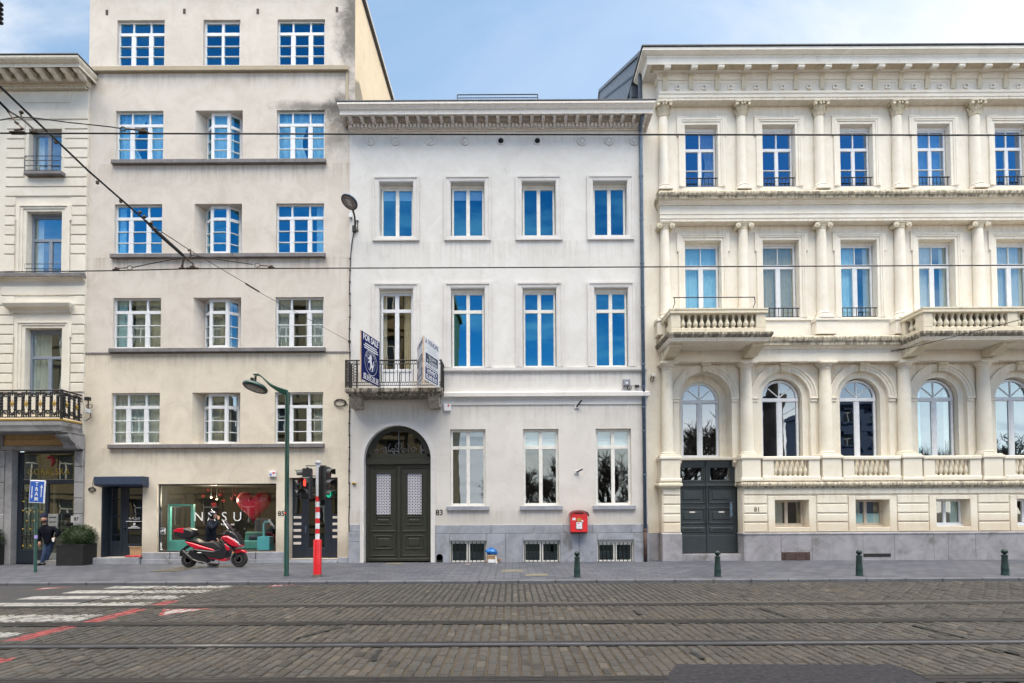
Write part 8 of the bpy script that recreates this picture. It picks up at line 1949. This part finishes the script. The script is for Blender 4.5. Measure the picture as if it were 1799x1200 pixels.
tcp = [(70,668),(85,645),(118,624),(225,618),(300,640),(322,690),(300,738),(200,752),(130,728),(90,700)]
tcm = panel('top_case', tcp, 0.2, MT['scblack'], bev=0.05)
m = MB(); m.prism(poly([(74,664),(88,642),(120,620),(207,616),(207,686),(150,672)]), YS-0.206, YS+0.206); m.build('case_lid', MT['scred'], tcm, bevel=0.02)
m = MB()
for u in (250, 310): m.tube([q(u,752), q(u-20,775)], 0.02, 6)
m.build('case_rack', MT['scblack'], t)
m = MB(); V = []
for u, v, w in ((690,522,0.10),(705,540,0.14),(745,590,0.17),(790,648,0.18),(815,690,0.17)):
    a, b = sx(u, v); V += [(a-0.06,YS-w,b-0.02),(a,YS-w*0.5,b),(a+0.01,YS,b+0.01),(a,YS+w*0.5,b),(a-0.06,YS+w,b-0.02)]
m.add(V, [(5*i+k, 5*i+k+1, 5*i+6+k, 5*i+5+k) for i in range(4) for k in range(4)]); m.build('windscreen', MT['screen'], t, smooth=True)
for s in (-1, 1):
    m = MB(); p = [q(762,738,YS+s*0.10), q(800,762,YS+s*0.13), q(845,800,YS+s*0.12), q(872,830,YS+s*0.08)]; m.tube([(a+0.02,b+s*0.09,c) for a, b, c in p], [0.008,0.014,0.018,0.012], 8); m.build('headlight', MT['headl'], t)
    m = MB(); m.sphere((sx(803,920)[0], YS+s*0.13, sx(803,920)[1]), 0.03, 10, 8); m.build('indicator', MT['orange'], t, smooth=True)
    m = MB(); m.tube([q(765,860,YS+s*0.085), (wheel_c[0], YS+s*0.085, 0.262)], 0.022, 8); m.build('fork', MT['scblack'], t)
    m = MB(); m.tube([q(790,690,YS+s*0.2), q(835,668,YS+s*0.26), q(856,655,YS+s*0.30)], 0.009, 6); mi = m.build('mirror', MT['scblack'], t)
    m = MB(); a = sx(857,640); m.sphere((a[0], YS+s*0.31, a[1]), 0.06, 12, 8, 0.5, 1.0, 0.75); m.build('mirror_head', MT['scblack'], mi, smooth=True)
m = MB(); m.tube([q(640,690,YS-.32), q(668,690,YS-.2), q(690,688,YS), q(668,690,YS+.2), q(640,690,YS+.32)], 0.018, 8); m.build('handlebar', MT['scblack'], t)
m = MB(); m.tube([q(620,688,YS-.37), q(680,690,YS-.24)], 0.011, 6); m.build('brake_lever', MT['alloy'], t)
panel('dashboard', [(655,690),(700,655),(730,690),(700,720),(660,720)], 0.16, MT['scblack'])
m = MB(); m.tube([q(590,1030,YS-.1), q(602,1058,YS-.13), (sx(614,1085)[0],YS-.17,0.012)], 0.013, 6); m.build('side_stand', MT['scblack'], t)
m = MB(); a = sx(395,920); m.bbox(a[0]-0.07, a[0]+0.07, YS-0.2, YS-0.186, a[1]-0.012, a[1]+0.012, 0.004); m.build('badge', MT['headl'], t)

# ------------------------------------------------------------------ people
MT['skin'] = plain('skin', (0.50,0.27,0.19), 0.55, var=0.06); MT['jacket'] = plain('black padded jacket', (0.006,0.007,0.012), 0.9, var=0.35, nscale=10, bmp=0.3, spec=0.08); MT['jacket2'] = plain('dark navy riding jacket', (0.010,0.013,0.022), 0.85, var=0.3, nscale=10, bmp=0.2, spec=0.15)
MT['jeans'] = plain('blue jeans', (0.030,0.055,0.12), 0.8, var=0.35, nscale=12); MT['shoe'] = plain('dark shoe leather', (0.03,0.028,0.028), 0.6); MT['woolcap'] = plain('navy wool cap', (0.012,0.014,0.045), 0.9, bmp=0.5, nscale=20); MT['hair'] = plain('brown hair', (0.035,0.02,0.012), 0.7)
def skinned(name, J, E, mat, parent, root=0, sub=2):
    """J: list of (point, radius or (rx, ry)); E: edges; one smooth continuous surface"""
    me = bpy.data.meshes.new(name); me.from_pydata([tuple(j[0]) for j in J], E, []); o = bpy.data.objects.new(name, me); COL.objects.link(o)
    sk = o.modifiers.new('skin', 'SKIN'); sk.use_smooth_shade = True; sk.branch_smoothing = 0.4
    for i, j in enumerate(J):
        r = j[1] if isinstance(j[1], tuple) else (j[1], j[1]); me.skin_vertices[0].data[i].radius = r; me.skin_vertices[0].data[i].use_root = (i == root)
    s = o.modifiers.new('subdivision', 'SUBSURF'); s.levels = sub; s.render_levels = sub
    me.materials.append(mat); attach(o, parent); return o
def chain(n0, n): return [(n0+i, n0+i+1) for i in range(n-1)]
def head_mesh(parent, c, face, mat, beard=None):
    """skull with jaw, brow, nose, lips, ears; face = direction in plan it looks"""
    m = MB(); n, k = 20, 16; a0 = math.atan2(face[1], face[0]); V = []
    for i in range(k+1):
        v = i/k; z = -0.125+0.25*v
        base = math.sin(math.pi*min(1, max(0.02, v*0.93+0.07)))**0.55
        for j in range(n):
            a = 2*math.pi*j/n; f = math.cos(a); s = math.sin(a)
            rx = 0.096*base*(0.80+0.20*min(1, v*2.2)); ry = 0.074*base*(0.72+0.28*min(1, v*2.0))
            x = f*rx; y = s*ry
            if f > 0.3:
                if 0.40 < v < 0.56: x += 0.024*max(0, 1-abs(s)*6)*(1-abs(v-0.44)*6)      # nose
                if 0.26 < v < 0.36: x += 0.006*max(0, 1-abs(s)*3)                           # lips
                if 0.50 < v < 0.60: x -= 0.010*max(0, 1-abs(abs(s)-0.42)*5)                 # eye sockets
                if v < 0.2: x += 0.012*(1-abs(s))                                           # chin
            V.append((c[0]+x*math.cos(a0)-y*math.sin(a0), c[1]+x*math.sin(a0)+y*math.cos(a0), c[2]+z))
    m.add(V, [(i*n+j, i*n+(j+1)%n, (i+1)*n+(j+1)%n, (i+1)*n+j) for i in range(k) for j in range(n)]+[tuple(range(n-1,-1,-1)), tuple(k*n+j for j in range(n))])
    P = lambda x, y, z: (c[0]+x*math.cos(a0)-y*math.sin(a0), c[1]+x*math.sin(a0)+y*math.cos(a0), c[2]+z)
    for s in (-1, 1): m.sphere(P(0.0, s*0.076, 0.0), 0.028, 8, 6, 0.6, 0.5, 1.1)
    o = m.build('head', mat, parent, smooth=True)
    e = MB()
    for s in (-1, 1): e.sphere(P(0.078, s*0.030, 0.012), 0.011, 8, 6)
    e.build('eyes', MT['black'], o)
    if beard:
        b = MB(); b.lathe([(0.02,-0.125),(0.06,-0.12),(0.074,-0.09),(0.072,-0.06),(0.06,-0.045)], P(0.022,0,0), 16); b.build('beard', beard, o, smooth=True)
    return o
def hand(parent, p, d, up, mat, curl=0.5, s=1.0):
    """palm with four unequal bent fingers and a thumb that leaves its side"""
    d = Vector(d).normalized(); up = Vector(up); up = (up-d*up.dot(d)).normalized(); side = d.cross(up); p = Vector(p)
    J = [(p, 0.024*s), (p+d*0.035*s, (0.036*s, 0.018*s)), (p+d*0.075*s, (0.040*s, 0.016*s))]; E = [(0,1),(1,2)]
    for k, (o, L) in enumerate(((-0.030,0.070),(-0.010,0.082),(0.010,0.077),(0.029,0.060))):
        b = p+d*0.08*s+side*o*s; n = len(J); q = b; J.append((b, 0.0095*s)); E.append((2, n)); dd = d
        for j in range(3):
            dd = (dd-up*curl*0.55).normalized(); q = q+dd*L*s/3; J.append((q, (0.0092-0.0012*j)*s)); E.append((n+j, n+j+1))
    n = len(J); b = p+d*0.03*s-side*0.03*s; J.append((b, 0.012*s)); E.append((1, n)); q = b; dd = (d*0.7-side*0.75-up*0.2).normalized()
    for j in range(2): q = q+dd*0.032*s; J.append((q, 0.010*s)); E.append((n+j, n+j+1)); dd = (dd+d*0.5).normalized()
    return skinned('hand', J, E, mat, parent, 0, 1)
# man leaning by the door
fx, fy = G(74, 992.5); Yp = fy; t = thing('person', 'man in black jacket, blue jeans and navy wool cap leaning by the shop door', 'person', (fx, fy, 0))
def pt(px, py, dy=0.0): a, b = U(px, py, Yp+dy); return Vector((a, Yp+dy, b))
neck = pt(78.5, 923); hip = pt(86, 953.5, 0.02); chest = pt(82.5, 932)
J = [(hip, (0.145,0.10)), (pt(84.5,943,0.01), (0.145,0.105)), (chest, (0.165,0.115)), (pt(80,926), (0.12,0.085)), (neck, 0.055), (pt(77.5,919), 0.05)]
E = chain(0, 6)
BODY = skinned('body', [(hip+Vector((0,0,0.0)), 0.085), (hip+Vector((0,0,0.15)), 0.10), (chest, 0.10), (neck, 0.05), (pt(77.8,917.5), 0.048)]+[(pt(83.5,957), 0.085), (pt(79,972,-0.03), 0.062), (pt(73.5,988,-0.02), 0.045), (pt(90,957,0.03), 0.085), (pt(84,973,0.04), 0.06), (pt(77.5,988,0.05), 0.045)],
    [(0,1),(1,2),(2,3),(3,4),(0,5),(5,6),(6,7),(0,8),(8,9),(9,10)], MT['skin'], t)
skinned('jeans', [(hip+Vector((0,0,0.08)), (0.14,0.11)), (pt(83,957), 0.098), (pt(79,972,-0.03), 0.078), (pt(74.5,986.5,-0.02), 0.066), (pt(74,988.5,-0.02), 0.066), (pt(89.5,957,0.03), 0.098), (pt(85,973,0.04), 0.076), (pt(79,986,0.05), 0.064), (pt(78.5,988.5,0.05), 0.064)], [(0,1),(1,2),(2,3),(3,4),(0,5),(5,6),(6,7),(7,8)], MT['jeans'], t)
JK = skinned('jacket', [(hip+Vector((0,0,-0.10)), (0.195,0.15)), (pt(85,944,0.01), (0.19,0.14)), (chest, (0.20,0.14)), (pt(79.8,924.5), (0.13,0.10)), (pt(78.6,921.5), (0.085,0.075)),
    (pt(71,928.5), 0.085), (pt(67.5,940,-0.03), 0.075), (pt(69,951,-0.08), 0.06), (pt(93,927.5), 0.085), (pt(102.5,934.5,0.0), 0.075), (pt(97.5,943.5,-0.12), 0.058)], [(0,1),(1,2),(2,3),(3,4),(2,5),(5,6),(6,7),(2,8),(8,9),(9,10)], MT['jacket'], t, root=1)
head_mesh(t, pt(77.6, 911.8, -0.02), (0.25,-0.97), MT['skin'], MT['hair'])
m = MB(); c = pt(77.2, 908.5, -0.01); m.lathe([(0.100,-0.012),(0.106,0.0),(0.106,0.035),(0.098,0.04),(0.092,0.08),(0.066,0.125),(0.0001,0.148)], c, 20); m.build('wool_cap', MT['woolcap'], t, smooth=40)
hand(t, pt(97,943.8,-0.13), (-0.75,-0.3,-0.55), (0.1,-0.9,0.3), MT['skin'], 0.6); hand(t, pt(69.2,951.5,-0.085), (0.15,-0.2,-1), (0.8,-0.5,0), MT['skin'], 0.4)
for a, dx_ in ((pt(73.5,990.5,-0.05), -0.02), (pt(78.5,990.5,0.03), 0.03)):
    m = MB(); m.sphere((a.x+dx_, a.y-0.05, 0.045), 1.0, 14, 8, 0.052, 0.135, 0.045); m.sphere((a.x+dx_*0.5, a.y+0.02, 0.075), 1.0, 12, 8, 0.048, 0.06, 0.06); m.build('shoe', MT['shoe'], t, smooth=True)
m = MB(); p = pt(93.5,948,-0.17); m.bbox(p.x-0.035, p.x+0.035, p.y-0.01, p.y+0.01, p.z-0.07, p.z+0.05, 0.006); phone = m.build('cup', MT['signwhite']); tag(phone, 'small white paper cup held by the man in the wool cap', 'cup')
# rider standing behind the scooter
Yp = -0.80; bx = X(371, 940, Yp); t = thing('person', 'rider in dark jacket and black helmet standing behind the scooter, hand at the chin', 'person', (bx, Yp, 0))
hip = pt(371.5, 951); chest = pt(370, 925); neck = pt(371.5, 914.5)
skinned('body', [(hip, 0.11), (pt(370.5,938), 0.11), (chest, 0.11), (neck, 0.06), (pt(373,910), 0.05), (pt(369,956,0.08), 0.09), (pt(370,972,0.09), 0.065), (pt(368,986,0.1), 0.05), (pt(374,956,-0.08), 0.09), (pt(376,972,-0.1), 0.065), (pt(374,986,-0.08), 0.05)], [(0,1),(1,2),(2,3),(3,4),(0,5),(5,6),(6,7),(0,8),(8,9),(9,10)], MT['skin'], t)
skinned('jeans', [(hip, (0.13,0.13)), (pt(369,956,0.08), 0.105), (pt(370,972,0.09), 0.08), (pt(368,987,0.1), 0.068), (pt(374,956,-0.08), 0.105), (pt(376,972,-0.1), 0.08), (pt(374,987,-0.08), 0.068)], [(0,1),(1,2),(2,3),(0,4),(4,5),(5,6)], MT['jeans'], t)
skinned('jacket', [(pt(371.3,953), (0.19,0.18)), (pt(370.3,938), (0.20,0.185)), (chest, (0.205,0.20)), (pt(370.5,917), (0.14,0.14)), (pt(372,912.5), (0.09,0.09)),
    (pt(369,921.5,-0.20), 0.09), (pt(375,930,-0.33), 0.078), (pt(382.5,918,-0.27), 0.06), (pt(383.5,914,-0.24), 0.05), (pt(370,921.5,0.20), 0.09), (pt(374,934,0.27), 0.075), (pt(380,945,0.2), 0.06)], [(0,1),(1,2),(2,3),(3,4),(2,5),(5,6),(6,7),(7,8),(2,9),(9,10),(10,11)], MT['jacket2'], t, root=1)
head_mesh(t, pt(376, 905.5), (0.99,-0.1), MT['skin'])
c = pt(374.2, 904.5); m = MB(); n, k = 26, 18; V = []
for i in range(k+1):
    th = -1.15+(math.pi/2+1.15)*i/k
    for j in range(n):
        a = 2*math.pi*j/n; V.append((c[0]+0.155*math.cos(th)*math.cos(a), c[1]+0.13*math.cos(th)*math.sin(a), c[2]+0.155*math.sin(th)))
F = [(i*n+j, i*n+(j+1)%n, (i+1)*n+(j+1)%n, (i+1)*n+j) for i in range(k) for j in range(n) if not (1 <= i <= 10 and (j < 4 or j >= n-4))]
m.add(V, F); hm = m.build('helmet', plain('black helmet shell', (0.012,0.013,0.018), 0.18, coat=0.6), t, smooth=True); so_ = hm.modifiers.new('thick', 'SOLIDIFY'); so_.thickness = 0.02
m = MB(); V = []
for i in range(5):
    th = 0.30+0.14*i
    for j in range(9): a = -0.95+1.9*j/8; V.append((c[0]-0.005+0.163*math.cos(th)*math.cos(a), c[1]+0.137*math.cos(th)*math.sin(a), c[2]+0.163*math.sin(th)))
m.add(V, [(9*i+j, 9*i+j+1, 9*i+10+j, 9*i+9+j) for i in range(4) for j in range(8)]); m.build('visor', MT['screen'], hm, smooth=True)
m = MB(); p = c+Vector((-0.03,-0.125,0.02)); m.tube([p+Vector((-0.06,0.01,0.05)), p, p+Vector((0.05,0.0,-0.06))], 0.012, 6); m.build('stripe', MT['signwhite'], hm)
hand(t, pt(383.7,913.5,-0.24), (-0.05,0.3,1), (0.9,-0.3,0.1), MT['skin'], 0.5); hand(t, pt(380.3,945.5,0.2), (0.7,-0.2,-0.6), (0.3,0.2,0.9), MT['skin'], 0.5)
for a in (pt(368,989,0.09), pt(374,989,-0.09)):
    m = MB(); m.sphere((a.x+0.06, a.y, 0.05), 1.0, 14, 8, 0.14, 0.055, 0.05); m.build('shoe', MT['shoe'], t, smooth=True)
